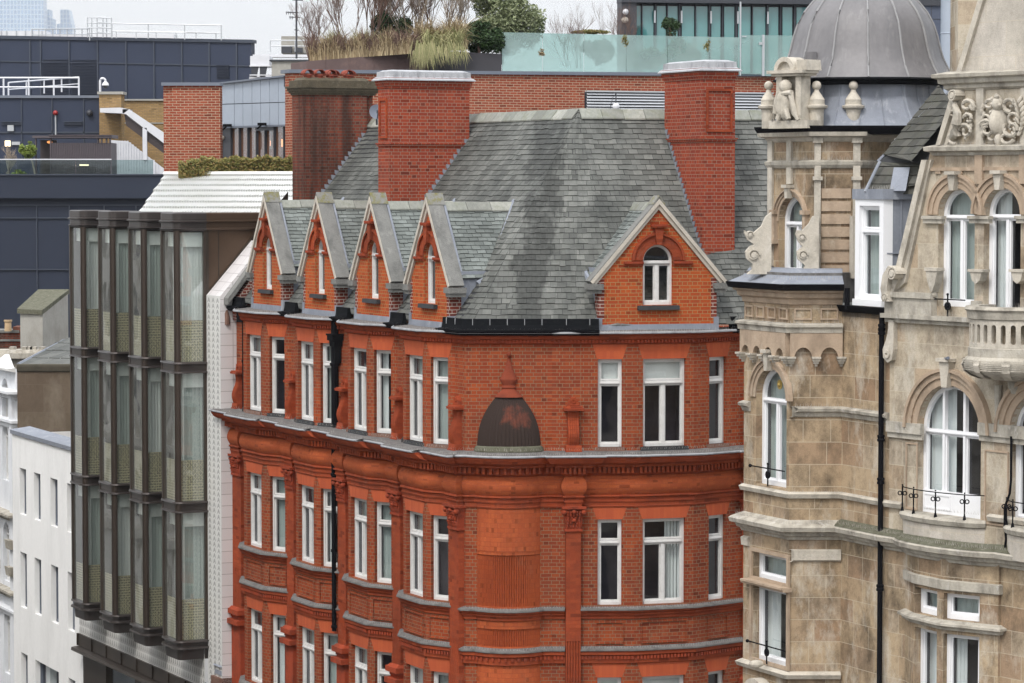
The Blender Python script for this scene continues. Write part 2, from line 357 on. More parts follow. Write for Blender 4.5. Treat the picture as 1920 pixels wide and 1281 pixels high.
# stone
def ashlar(name, cols, bw=.62, bh=.36, mort=(.52, .46, .36), stain=.55, scl=1.0, dark=(.085, .070, .052), pale=.35):
    k = Nd(name)
    b = k.n('ShaderNodeTexBrick', offset=.43, squash=.7, squash_frequency=3); b.inputs['Scale'].default_value = 1
    b.inputs['Brick Width'].default_value = bw; b.inputs['Row Height'].default_value = bh; b.inputs['Mortar Size'].default_value = .007; b.inputs['Mortar Smooth'].default_value = .2
    b.inputs['Color1'].default_value = (0, 0, 0, 1); b.inputs['Color2'].default_value = (1, 1, 1, 1); b.inputs['Bias'].default_value = -.1
    k.l(k.uv, b.inputs['Vector'])
    col = k.ramp(b.outputs['Color'], [(0, cols[0]), (.35, cols[1]), (.7, cols[2]), (1, cols[3])])
    s1 = k.noise(k.pos, 1.15*scl, 7, .74, sx=(1.1, 1.1, .75), lo=.43, hi=.70); col = k.mix(k.math('MULTIPLY', s1, stain), col, dark); s4 = k.noise(k.pos, 5.5, 5, .8, lo=.50, hi=.72); col = k.mix(k.math('MULTIPLY', s4, stain*.4), col, dark)
    s2 = k.noise(k.pos, 1.3*scl, 6, .72, sx=(1.3, 1.3, .6), lo=.52, hi=.70); col = k.mix(k.math('MULTIPLY', s2, pale), col, (.60, .56, .48))
    s3 = k.noise(k.pos, 45, 4, .75, lo=.35, hi=.7); col = k.mix(k.math('MULTIPLY', s3, .28), col, (.14, .10, .06))
    col = k.mix(k.math('MULTIPLY', b.outputs['Fac'], .6), col, mort)
    k.bump(s3, .008, .5)
    return k.done(col, .92, 0, .08)
M['stone'] = ashlar('bath_stone', [(.42, .315, .205), (.48, .375, .25), (.335, .225, .145), (.53, .455, .34)], .74, .42, stain=1.15, pale=.8, dark=(.11, .085, .06))
M['stonep'] = ashlar('pale_stone', [(.52, .45, .345), (.56, .505, .41), (.45, .35, .245), (.60, .56, .49)], .78, .45, stain=.95, pale=.75, dark=(.12, .095, .07))
M['stonew'] = ashlar('washed_stone', [(.58, .54, .47), (.62, .58, .52), (.55, .50, .43), (.64, .61, .56)], 1.2, .6, stain=.5, dark=(.14, .13, .115), pale=.2)
M['stonec'] = plain('carved_stone', (.52, .48, .41), .9, var=.75, scale=3.2, dark=(.13, .12, .10), light=(.62, .59, .54), sx=(1, 1, .6), bump=.5)
M['stoneb'] = plain('brown_dressed_stone', (.42, .325, .24), .9, var=.6, scale=2.6, dark=(.12, .09, .065), light=(.50, .43, .34), sx=(1, 1, .6), bump=.4)
M['stoned'] = plain('grimy_stone_moulding', (.44, .41, .35), .9, var=.75, scale=3.0, dark=(.11, .10, .085), light=(.60, .58, .54), sx=(1, 1, .5), bump=.5, thr=(.44, .68))
M['render'] = plain('white_render', (.80, .80, .79), .85, var=.30, scale=.9, dark=(.42, .42, .41), sx=(1, 1, .3))
M['stucco'] = plain('white_stucco', (.70, .72, .75), .8, var=.35, scale=2, dark=(.30, .31, .33), sx=(1, 1, .4))
M['brownr'] = ashlar('dirty_brown_render', [(.13, .10, .075), (.15, .12, .09), (.12, .095, .07), (.17, .14, .105)], 1.6, .9, (.16, .13, .10), .5, .6, (.05, .04, .032), .12)
M['cem'] = plain('grey_cement', (.34, .33, .30), .9, var=.5, scale=1.2, dark=(.17, .15, .12), light=(.42, .40, .36))
# metals
def metal(name, c, rough=.45, m=.3, var=.2, **k2): return plain(name, c, rough, m, var, spec=.5, **k2)
M['bronze'] = metal('dark_bronze', (.055, .043, .034), .42, .55, .25, scale=1.5)
M['bronzem'] = metal('bronze_mullion', (.062, .047, .038), .42, .5, .2)
M['bronzel'] = metal('brown_bronze_panel', (.085, .053, .034), .4, .5, .25, scale=1.2)
M['bronzeb'] = metal('grey_bronze_band', (.062, .053, .050), .38, .5, .2)
M['navy'] = metal('navy_cladding', (.018, .028, .058), .55, .1, .15, scale=.4)
M['navyd'] = metal('dark_navy_cladding', (.011, .018, .038), .6, .1, .15, scale=.4)
M['navyf'] = metal('navy_seam', (.040, .050, .072), .5, .1, .1)
M['zinc'] = metal('blue_grey_panel', (.36, .41, .48), .42, .25, .18, scale=.8)
M['zincd'] = metal('grey_metal_trim', (.15, .17, .21), .5, .2, .15)
M['corten'] = metal('brown_steel_planter', (.13, .085, .078), .7, .1, .35, scale=1.2, light=(.19, .12, .10))
M['plantd'] = metal('charcoal_planter', (.045, .043, .05), .6, .1, .2)
M['galv'] = metal('galvanised_steel', (.46, .48, .50), .45, .3, .2)
M['alum'] = metal('aluminium_louvre', (.62, .64, .67), .3, .5, .1)
M['framed'] = metal('charcoal_frame', (.045, .048, .058), .5, .2, .1)
M['purple'] = metal('plum_slats', (.085, .070, .080), .6, .1, .15)
M['whitem'] = metal('white_painted_steel', (.62, .63, .66), .45, .1, .15)
M['red'] = metal('red_plastic', (.28, .015, .015), .4, 0, .1)
M['brownm'] = metal('dark_brown_cladding', (.05, .038, .038), .5, .1, .1)
k = Nd('white_tiles')                # glazed tiles: flat return
b = k.n('ShaderNodeTexBrick', offset=0); b.inputs['Scale'].default_value = 1; b.inputs['Brick Width'].default_value = .46; b.inputs['Row Height'].default_value = .285
b.inputs['Mortar Size'].default_value = .006; b.inputs['Color1'].default_value = (.60, .58, .58, 1); b.inputs['Color2'].default_value = (.66, .64, .64, 1); b.inputs['Mortar'].default_value = (.28, .26, .26, 1)
k.l(k.uv, b.inputs['Vector']); M['tile'] = k.done(b.outputs[0], .3, 0, .5)
M['tilew'] = plain('white_patterned_tile', (.68, .68, .66), .4, var=.25, scale=4, dark=(.40, .40, .39), spec=.5)
M['roofw'] = plain('white_glazed_roof_tile', (.60, .61, .60), .4, var=.55, scale=1.1, dark=(.50, .51, .47), spec=.5, thr=(.4, .65))
# glass
def glass(name, tint, fr=1.45, tr=.9, rough=.02, base=None, wav=.15):
    k = Nd(name); tb = k.n('ShaderNodeBsdfTransparent'); tb.inputs[0].default_value = (*[q*tr for q in tint], 1)
    gl = k.n('ShaderNodeBsdfGlossy'); gl.inputs['Roughness'].default_value = rough; gl.inputs['Color'].default_value = (.95, .97, 1, 1)
    lw = k.n('ShaderNodeLayerWeight'); lw.inputs['Blend'].default_value = .5; f0 = ((fr-1)/(fr+1))**2; fo = k.math('ADD', k.math('MULTIPLY', k.math('POWER', lw.outputs['Facing'], 4.0), .85), f0)
    nz = k.n('ShaderNodeTexNoise'); nz.inputs['Scale'].default_value = 1.3; nz.inputs['Detail'].default_value = 1; k.l(k.pos, nz.inputs['Vector'])
    bp = k.n('ShaderNodeBump'); bp.inputs['Strength'].default_value = wav; bp.inputs['Distance'].default_value = .02; k.l(nz.outputs[0], bp.inputs['Height']); k.l(bp.outputs[0], gl.inputs['Normal'])
    ms = k.n('ShaderNodeMixShader'); k.l(fo, ms.inputs[0]); k.l(gl.outputs[0], ms.inputs[2])
    if base:                          # frosted, tinted or made milky: part of the light is scattered
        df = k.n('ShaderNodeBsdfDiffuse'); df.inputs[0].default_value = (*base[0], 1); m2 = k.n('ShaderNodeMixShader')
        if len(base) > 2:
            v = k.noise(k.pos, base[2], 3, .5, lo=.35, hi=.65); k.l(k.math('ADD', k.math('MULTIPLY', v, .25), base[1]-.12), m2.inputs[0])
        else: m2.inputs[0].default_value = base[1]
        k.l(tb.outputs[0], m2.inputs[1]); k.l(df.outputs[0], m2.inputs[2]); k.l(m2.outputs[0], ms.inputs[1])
    else: k.l(tb.outputs[0], ms.inputs[1])
    k.l(ms.outputs[0], k.out.inputs[0]); return k.m
M['glass'] = glass('window_glass', (.97, .99, 1), 1.75, tr=1)
M['glassb'] = glass('shopfront_glass', (.97, 1, .98), 2.25, tr=1, base=((.62, .68, .64), .08))  # milky diffuse share puts pale sky reflection into the glass colour
M['glassgrn'] = glass('frosted_green_balustrade', (.72, .88, .86), 1.5, base=((.50, .64, .62), .34, .5), rough=.15)
M['glassc'] = glass('clear_balustrade', (.72, .82, .82), 1.5)
M['glasst'] = glass('teal_glazing', (.16, .42, .42), 2.0, base=((.10, .29, .29), .8))
M['room'] = plain('dim_room', (.10, .095, .095), .9, var=.5, scale=2)
M['roomd'] = plain('dark_room', (.085, .075, .092), .9, var=.5, scale=2)  # purple tint: reflections of the panes put into the room colour
M['blind'] = plain('pale_blind', (.72, .76, .73), .8, var=.1)
M['curt'] = plain('net_curtain', (.62, .66, .65), .9, var=.25, scale=8, sx=(2, 2, .1))
M['curtg'] = plain('green_grey_curtain', (.36, .42, .40), .9, var=.3, scale=8, sx=(2, 2, .1))
M['lampw'] = None
k = Nd('lit_lamp'); k.b.inputs['Emission Color'].default_value = (1, .72, .42, 1); k.b.inputs['Emission Strength'].default_value = 2.2; M['lampw'] = k.done((.9, .8, .6), .5)
k = Nd('warm_lamp'); k.b.inputs['Emission Color'].default_value = (1, .38, .10, 1); k.b.inputs['Emission Strength'].default_value = 1.0; M['lampo'] = k.done((.8, .4, .2), .5)
# planting
def leafm(name, a, b, c):
    k = Nd(name); col = k.ramp(k.isl, [(0, a), (.5, b), (1, c)]); m = k.done(col, .6, 0, .3); k.b.inputs['Subsurface Weight'].default_value = 0; return m
M['leafd'] = leafm('dark_pine_leaf', (.018, .04, .015), (.03, .06, .02), (.05, .09, .03))
M['leafo'] = leafm('olive_leaf', (.13, .16, .075), (.21, .245, .13), (.33, .36, .22))
M['leafh'] = leafm('hedge_leaf', (.10, .11, .03), (.20, .19, .055), (.30, .19, .075))
M['leafl'] = leafm('bay_leaf', (.10, .15, .02), (.18, .24, .04), (.28, .33, .08))
M['straw'] = leafm('dry_grass', (.16, .115, .06), (.28, .21, .12), (.44, .36, .22))
M['grassg'] = leafm('green_grass', (.16, .17, .07), (.25, .25, .11), (.38, .34, .18))
M['twig'] = plain('bare_twig', (.16, .105, .085), .8, var=.3)
M['twigl'] = plain('pale_twig', (.30, .25, .20), .8, var=.3)
# ------------------------------------------------------------------ windows
def rectp(u0, u1, z0, z1): return [(u0, z0), (u1, z0), (u1, z1), (u0, z1)]
def archp(u0, u1, z0, z1, n=14):     # rectangle with a semicircular head whose crown is at z1
    r = (u1-u0)/2; c = (u0+u1)/2; zs = z1-r
    return [(u0, z0), (u1, z0)]+[(c+r*cos(pi*i/n), zs+r*sin(pi*i/n)) for i in range(n+1)]
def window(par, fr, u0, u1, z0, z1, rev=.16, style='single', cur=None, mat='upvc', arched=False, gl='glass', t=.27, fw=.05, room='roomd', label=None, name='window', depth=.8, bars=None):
    b = MB(); W0, W1 = -rev, -rev+.07; r = (u1-u0)/2; c = (u0+u1)/2; zs = z1-r if arched else z1
    zt = z1-(z1-z0)*t if not arched else zs-.04
    b.box(fr, u0, u0+fw, W0, W1, z0, zs); b.box(fr, u1-fw, u1, W0, W1, z0, zs); b.box(fr, u0+fw, u1-fw, W0, W1+.02, z0, z0+fw*1.3)
    if arched: b.arch(fr, c, zs, r-fw, r, W0, W1, 16)
    else: b.box(fr, u0+fw, u1-fw, W0, W1, z1-fw, z1)
    if style != 'plain':
        b.box(fr, u0+fw, u1-fw, W0, W1+.012, zt-.038, zt+.038); b.box(fr, u0+fw, u1-fw, W0, W1+.03, zt-.018, zt+.004)
    g = .028
    def sash(a0, a1, c0, c1):
        b.box(fr, a0, a0+g, W0, W0+.045, c0, c1); b.box(fr, a1-g, a1, W0, W0+.045, c0, c1)
        b.box(fr, a0+g, a1-g, W0, W0+.045, c0, c0+g*1.2); b.box(fr, a0+g, a1-g, W0, W0+.045, c1-g, c1)
    lo = zt-.045 if style != 'plain' else zs
    zb = z0+fw*1.3
    if style in ('double', 'mull'):
        b.box(fr, c-.035, c+.035, W0, W1, zb, lo); sash(u0+fw, c-.035, zb, lo); sash(c+.035, u1-fw, zb, lo)
    elif style == 'triple':
        m1, m2 = u0+(u1-u0)*bars[0], u0+(u1-u0)*bars[1]
        top = z1-.05
        for m in (m1, m2):
            h = zs+math.sqrt(max(r*r-(m-c)**2, 0)) if arched else z1
            b.box(fr, m-.03, m+.03, W0, W1+.01, zb, h)
        for a, q in ((u0+fw, m1-.03), (m1+.03, m2-.03), (m2+.03, u1-fw)): sash(a, q, zb, lo)
    elif style != 'plain': sash(u0+fw, u1-fw, zb, lo)
    else: sash(u0+fw, u1-fw, zb, zs)
    if style != 'plain' and not arched:
        if style == 'sash3': pass
        sash(u0+fw, u1-fw, zt+.045, z1-fw)
    f = b.build(name, M[mat], par)
    if label: f['label'] = label
    p = MB(); p.panel(fr, archp(u0, u1, z0, z1) if arched else rectp(u0, u1, z0, z1), w=W0-.004); p.build('pane', M[gl], f)
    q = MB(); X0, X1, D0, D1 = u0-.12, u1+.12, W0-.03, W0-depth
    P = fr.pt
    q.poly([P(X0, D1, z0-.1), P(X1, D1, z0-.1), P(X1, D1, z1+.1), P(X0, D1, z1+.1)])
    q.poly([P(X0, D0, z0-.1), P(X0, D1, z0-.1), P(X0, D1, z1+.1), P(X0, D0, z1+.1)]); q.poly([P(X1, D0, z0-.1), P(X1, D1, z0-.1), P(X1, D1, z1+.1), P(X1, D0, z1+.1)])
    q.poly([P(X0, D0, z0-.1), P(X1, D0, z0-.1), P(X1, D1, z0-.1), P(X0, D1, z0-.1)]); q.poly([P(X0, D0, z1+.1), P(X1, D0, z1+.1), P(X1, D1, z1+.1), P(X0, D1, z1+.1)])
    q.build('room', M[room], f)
    def drape(a, e, c0, c1, m, nm='curtain', fold=.02, w=-.12):
        d = MB(); n = max(4, int((e-a)/.035)); A = []; Bq = []
        for i in range(n+1):
            u = a+(e-a)*i/n; ww = W0+w+(fold if i % 2 else -fold)*rnd.uniform(.5, 1.2)
            A.append(P(u, ww, c0)); Bq.append(P(u, ww, c1))
        d.strip(A, Bq); d.build(nm, M[m], f, smooth=True, ang=80)
    Wd = u1-u0
    for cc in (cur or '').split():
        if cc == 'blind': drape(u0, u1, zt, z1, 'blind', 'blind', 0.0, -.08)
        elif cc == 'blindfull': drape(u0, u1, z0+.1, z1, 'blind', 'blind', 0.004, -.08)
        elif cc == 'net': drape(u0, u1, z0, z1, 'curt')
        elif cc == 'netg': drape(u0, u1, z0, z1, 'curtg')
        elif cc == 'left': drape(u0, u0+Wd*.42, z0, z1, 'curt')
        elif cc == 'leftg': drape(u0, u0+Wd*.5, z0, z1, 'curtg')
        elif cc == 'right': drape(u1-Wd*.38, u1, z0, z1, 'curt')
    return f

# ------------------------------------------------------------------ RED BRICK BUILDING: plan
LH = R(-26.0)                                # heading of the street front, away from the camera
C0 = (at(873, 700, 62).x, 62.0)
C1 = (at(1035, 700, 62).x, 62.0)
def L(px): return hit(px, C0, LH)
Ln = (-cos(LH), sin(LH))                     # outward normal of the street front
CAPX = [(444, 460), (546, 559), (643, 657), (745, 760), (853, 870)]     # pilasters, far to near
PR0 = (at(1060, 900, 62).x, 61.97); PR1 = (at(1088, 900, 62).x, 62.0)
Q1 = step(PR1, R(88), 1.13); Q2 = step(Q1, R(73), 1.32); Q3 = step(Q2, R(50), 1.42)
PQ = step(Q3, R(60), .35); PEND = step(PQ, R(70), 6.0)
def yz(py, Y=62.1): return at(1150, py, Y).z
def bay(a, b, p=.36, k=.27):
    f = Fr(a, b); return [a, f.xy(f.L*k, p), f.xy(f.L*(1-k), p), b]
PIL = []; base = []; bays = []
for i, (a, b) in enumerate(CAPX):
    A, B = L(a), L(b); PIL.append((A, B))
    if i: bays.append(bay(PIL[i-1][1], A))
LB = L(CAPX[-1][1])
def wallpath(turret=True, pil=0.0):
    P = []
    def bump(A, B):
        f = Fr(A, B)
        if pil: P.extend([A, f.xy(0, pil), f.xy(f.L, pil), B])
        else: P.extend([A, B])
    for i, (A, B) in enumerate(PIL):
        bump(A, B)
        if i < 4: P.extend(bays[i][1:3])
    P.append(C0)
    if turret: P.extend(tur_pts(0.0))
    else: P.append(C1)
    bump(PR0, PR1); P.extend([Q1, Q2]); bump(Q3, PQ); P.append(PEND)
    return P
TC = (at(954, 1000, 62).x, 61.97+.56); TR = .87; TA = math.asin(.66/.87)
def tur_pts(o, n=12): return [(TC[0]+(TR+o)*sin(t), TC[1]-(TR+o)*cos(t)) for t in [(-TA+2*TA*i/n) for i in range(n+1)]]
Z = dict(gut=yz(623), eav=yz(634), den=yz(641), wh=yz(673), ws=yz(838), led=yz(846), lede=yz(852, 61.7), cor=yz(873), db=yz(884), fr1=yz(889), fr0=yz(927), ar=yz(945),
         lh=yz(973), ls=yz(1134), sill=yz(1139), sb=yz(1156), st=yz(1213), stb=yz(1223), sd=yz(1240))
FH = yz(973)-yz(1269)                        # storey height

rb = thing('brick_building', 'red brick and terracotta corner building with steep slate roofs, gabled dormers and white windows', 'building', (C0[0], C0[1]+4, 0))
parts = []
def part(mb, name, mat, smooth=False, ang=35, lab=None, par=None):
    o = mb.build(name, mat, par or rb, smooth, ang)
    if lab: o['label'] = lab
    return o

curL = {0: ['netg', 'leftg', ''], 1: ['', 'left', 'netg'], 2: ['leftg', '', 'left'], 3: ['', 'netg', 'netg']}
def bay_windows(pts, z0, z1, cu, lintel, wmb, lin, sil, scale=1.0, wide=.94, nar=.50, sillm=0):
    "three lights of one bay: holes go in the wall panels, lintels and sills are collected"
    res = []
    for j in range(3):
        f = Fr(pts[j], pts[j+1]); w = wide if j == 1 else nar
        w = min(w, f.L-.32)
        c = f.L/2+(.0 if j == 1 else (.05 if j == 0 else -.02)); res.append((f, c-w/2, c+w/2, z0, z1, 'double' if j == 1 else 'single', cu[j]))
    return res
def wall_run(mb, pts, zb, zt, wins):
    for j in range(len(pts)-1):
        f = Fr(pts[j], pts[j+1]); hs = [rectp(w[1], w[2], w[3], w[4]) for w in wins if dist(w[0].p, f.p) < 1e-6 and dist(w[0].q, f.q) < 1e-6]
        mb.panel(f, rectp(0, f.L, zb, zt), hs, 0, .17)
def dress(ws, zlt, li, so, sd, par, wt=.27):
    for f, u0, u1, z0, z1, st, cu in ws:
        e = .09
        wn_ = window(par, f, u0, u1, z0+.002, z1-.004, .16, st, cu, t=wt)
        q = MB(); q.prism(f, [(u0-.015, z1-.002), (u1+.015, z1-.002), (u1+e+.03, zlt), (u0-e-.03, zlt)], -.165, .006); q.build('lintel', M['lintel'], wn_)
        if sd is not None: q = MB(); q.box(f, u0-.06, u1+.06, -.16, .05, z0-.09, z0, topw=.01); q.build('sill', M['silldk' if rnd.random() < .6 else 'sillbr'], wn_)
RBAY = [PR1, Q1, Q2, Q3]
curR = {'u': ['blind', 'blind', 'left'], 'l': ['', 'right', 'leftg'], 'b': ['blind', 'blind', '']}
# top storey
wal = MB(); li = MB(); sd = MB()
for i, b in enumerate(bays):
    ws = bay_windows(b, Z['ws'], Z['wh'], curL[i], 1, 0, 0, 0); wall_run(wal, b, Z['led']-.1, Z['eav'], ws); dress(ws, Z['den']-.03, li, 0, sd, rb)
wr = bay_windows(RBAY, Z['ws'], Z['wh'], curR['u'], 1, 0, 0, 0); wall_run(wal, RBAY, Z['led']-.1, Z['eav'], wr); dress(wr, Z['den']-.03, li, 0, sd, rb)
def plainrun(mb, pts, zb, zt):
    for a, b in zip(pts, pts[1:]):
        f = Fr(a, b); mb.panel(f, rectp(0, f.L, zb, zt))
for i, (A, B) in enumerate(PIL): plainrun(wal, [A, B], Z['led']-.1, Z['eav'])
plainrun(wal, [PIL[-1][1], C0, C1, PR0, PR1], Z['led']-.1, Z['eav']); plainrun(wal, [Q3, PQ, PEND], Z['led']-.1, Z['eav'])
part(wal, 'wall', M['brick'])
# lower storeys
pil2 = .13
for s in range(4):
    dz = -FH*s; wal = MB(); li = MB(); sd = MB(); pn = MB()
    ztop = (Z['fr0'] if s == 0 else Z['sb']-FH*(s-1)) if False else (Z['ar']+.2 if s == 0 else Z['st']-FH*(s-1)-.02)
    zb = Z['st']+dz-.02
    if s == 3: zb = 0
    z0, z1 = Z['ls']+dz, Z['lh']+dz
    sets = [(b, curL[(i+s+1) % 4]) for i, b in enumerate(bays)]+[(RBAY, curR['l' if s == 0 else 'b'])]
    for b, cu in sets:
        if s < 3:
            ws = bay_windows(b, z0, z1, cu, 1, 0, 0, 0)
            hs2 = []
            for f, u0, u1, a0, a1, st, c_ in ws: hs2.append((f, u0-.02, u1+.02, Z['st']+.10+dz, Z['sb']-.12+dz, '', ''))
            for j in range(3):
                f = Fr(b[j], b[j+1]); w_ = ws[j]; h_ = hs2[j]
                wal.panel(f, rectp(0, f.L, zb, ztop), [rectp(w_[1], w_[2], w_[3], w_[4])], 0, .17)
                # sunk brick panel under the window, framed by a thin moulding
                x0, x1, y0, y1 = h_[1], h_[2], h_[3], h_[4]
                if x1-x0 > .3:
                    q = .022
                    for bx in ((x0-q, x0, y0-q, y1+q), (x1, x1+q, y0-q, y1+q), (x0, x1, y1, y1+q), (x0, x1, y0-q, y0)): pn.box(f, bx[0], bx[1], 0.0, .03, bx[2], bx[3])
            dress(ws, (Z['ar']-.03 if s == 0 else Z['sd']-FH*(s-1)-.03), li, 0, None, rb)
        else: plainrun(wal, b, zb, ztop)
    for A, B in PIL: plainrun(wal, [A, B], zb, ztop)
    plainrun(wal, [PIL[-1][1], C0, (TC[0]-.66, 61.97)], zb, ztop); plainrun(wal, [(TC[0]+.66, 61.97), C1, PR0, PR1], zb, ztop); plainrun(wal, [Q3, PQ, PEND], zb, ztop)
    part(wal, 'wall', M['brick'])
    if s < 3: part(pn, 'panel_moulding', M['brick'])['kind'] = 'stuff'

# mouldings that run round the whole front
WP = wallpath(True, pil2+.02)
UP = wallpath(False, 0)
WPC = [Fr(WP[0], C0).xy(.16, 0)]+WP[1:]; WPC[1] = Fr(WP[0], C0).xy(.16, pil2+.02)
def runs(path): return path
# eaves: cornice over the top windows
m = MB(); m.sweep(UP, [(0, Z['den']-.05), (.035, Z['den']-.04), (.04, Z['den']), (.05, Z['den']+.03), (.10, Z['eav']-.01), (.11, Z['eav']+.03), (.15, Z['gut']-.02), (.15, Z['gut']+.01), (0, Z['gut']+.02)])
part(m, 'eaves_moulding', M['terra'])
m = MB(); m.sweep(UP, [(.042, Z['den']-.03), (.047, Z['den']+.05)]); part(m, 'dark_dentil_bed', M['terrac'])  # dark bed: recess shade and dirt behind the dentils, put into the colour
m = MB(); dentils(m, UP, .035, .085, Z['den']-.015, Z['den']+.045, .075, .04); part(m, 'eaves_dentil_course', M['terrad'])['kind'] = 'stuff'
# main cornice with its lead ledge, dentils and pulvinated frieze
m = MB(); m.sweep(WPC, [(.0, Z['led']+.02), (.07, Z['led']+.005), (.44, Z['lede']+.01), (.47, Z['lede']-.02), (.465, Z['lede']-.035)]); part(m, 'lead_ledge', M['leadg'])
m = MB(); m.sweep(WPC, [(.455, Z['lede']-.012), (.478, Z['lede']+.004), (.485, Z['lede']-.022), (.47, Z['lede']-.045), (.44, Z['lede']-.045)]); part(m, 'lead_ledge_edge', M['leadp'])
m = MB(); m.sweep(WPC, [(.44, Z['lede']-.04), (.43, Z['lede']-.09), (.38, Z['cor']+.10), (.30, Z['cor']+.055), (.26, Z['cor']+.05), (.25, Z['cor'])]); m.sweep(WPC, [(.12, Z['db']-.012), (.12, Z['db']-.02), (.10, Z['fr1']+.01), (.055, Z['fr1']-.005), (.03, Z['fr1']-.02)])
part(m, 'cornice', M['terra'])
m = MB(); m.sweep(WPC, [(.25, Z['cor']+.002), (.13, Z['cor']-.003), (.12, Z['db']-.012)]); part(m, 'dark_dentil_bed', M['terrac'])  # same dark bed in the main cornice, shade and dirt painted in
m = MB(); dentils(m, WPC, .12, .215, Z['db']-.005, Z['cor']-.012, .098, .055); part(m, 'dentil_course', M['terra'])['kind'] = 'stuff'
h = Z['fr1']-.02-Z['fr0']
m = MB(); m.sweep(WP, [(.03, Z['fr1']-.015)]+[(.03+.085*sin(pi*i/8), Z['fr1']-.02-h*i/8) for i in range(9)]+[(.02, Z['fr0']-.01)]); part(m, 'pulvinated_frieze', M['terrab'], True, 50)
m = MB(); m.sweep(WP, [(.01, Z['fr0']+.01), (.07, Z['fr0']-.005), (.075, Z['fr0']-.03), (.035, Z['fr0']-.055), (.03, Z['fr0']-.11), (.045, Z['fr0']-.115), (.04, Z['fr0']-.145), (.02, Z['fr0']-.15), (.015, Z['ar']-.02), (.03, Z['ar']-.03), (.02, Z['ar']-.06), (0, Z['ar']-.06)])
part(m, 'architrave', M['terra'])
sp_ = MB(); spikes(sp_, WP, .40, Z['lede']+.015, .07, .045, .06); spikes(sp_, WP, .12, Z['led']+.05, .08, .05, .1); sp2 = part(sp_, 'bird_spikes', M['spike']); sp2['kind'] = 'stuff'
# sills and strings stop against the pilasters
def segs():
    out = []
    for i in range(4): out.append(bays[i])
    out.append([PIL[-1][1], C0]+tur_pts(0)+[C1, PR0]); out.append([PR1, Q1, Q2, Q3]); out.append([PQ, PEND]); return out
for s in range(3):
    dz = -FH*s; d_ = MB()
    for sg in segs():
        m = MB(); n_ = MB(); g_ = MB()
        n_.sweep(sg, [(-.02, Z['sill']+.035+dz), (.05, Z['sill']+.02+dz), (.15, Z['sill']-.005+dz), (.155, Z['sill']-.035+dz), (.13, Z['sill']-.045+dz)])
        m.sweep(sg, [(.13, Z['sill']-.045+dz), (.12, Z['sill']-.075+dz), (.085, Z['sill']-.10+dz), (.08, Z['sill']-.13+dz), (.04, Z['sb']+.01+dz), (.035, Z['sb']-.03+dz), (0, Z['sb']-.035+dz)])
        g_.sweep(sg, [(0, Z['st']+.03+dz), (.05, Z['st']+.01+dz), (.13, Z['st']-.025+dz), (.135, Z['st']-.055+dz), (.11, Z['st']-.07+dz)])
        m.sweep(sg, [(.11, Z['st']-.065+dz), (.10, Z['stb']-.03+dz), (.05, Z['stb']-.05+dz), (.045, Z['sd']-.02+dz), (0, Z['sd']-.03+dz)])
        dentils(d_, sg, .045, .09, Z['stb']-.125+dz, Z['stb']-.055+dz, .075, .042)
        part(n_, 'lead_sill_course', M['leadg']); part(g_, 'lead_string_course', M['leadg']); part(m, 'string_course', M['terra'])
    part(d_, 'small_dentil_course', M['terrad'])['kind'] = 'stuff'
    q = MB(); 
    for sg in segs(): spikes(q, sg, .12, Z['sill']+.02+dz, .07, .06, .03); spikes(q, sg, .10, Z['st']+dz, .07, .06, .03)
    part(q, 'bird_spikes', M['spike'])['kind'] = 'stuff'

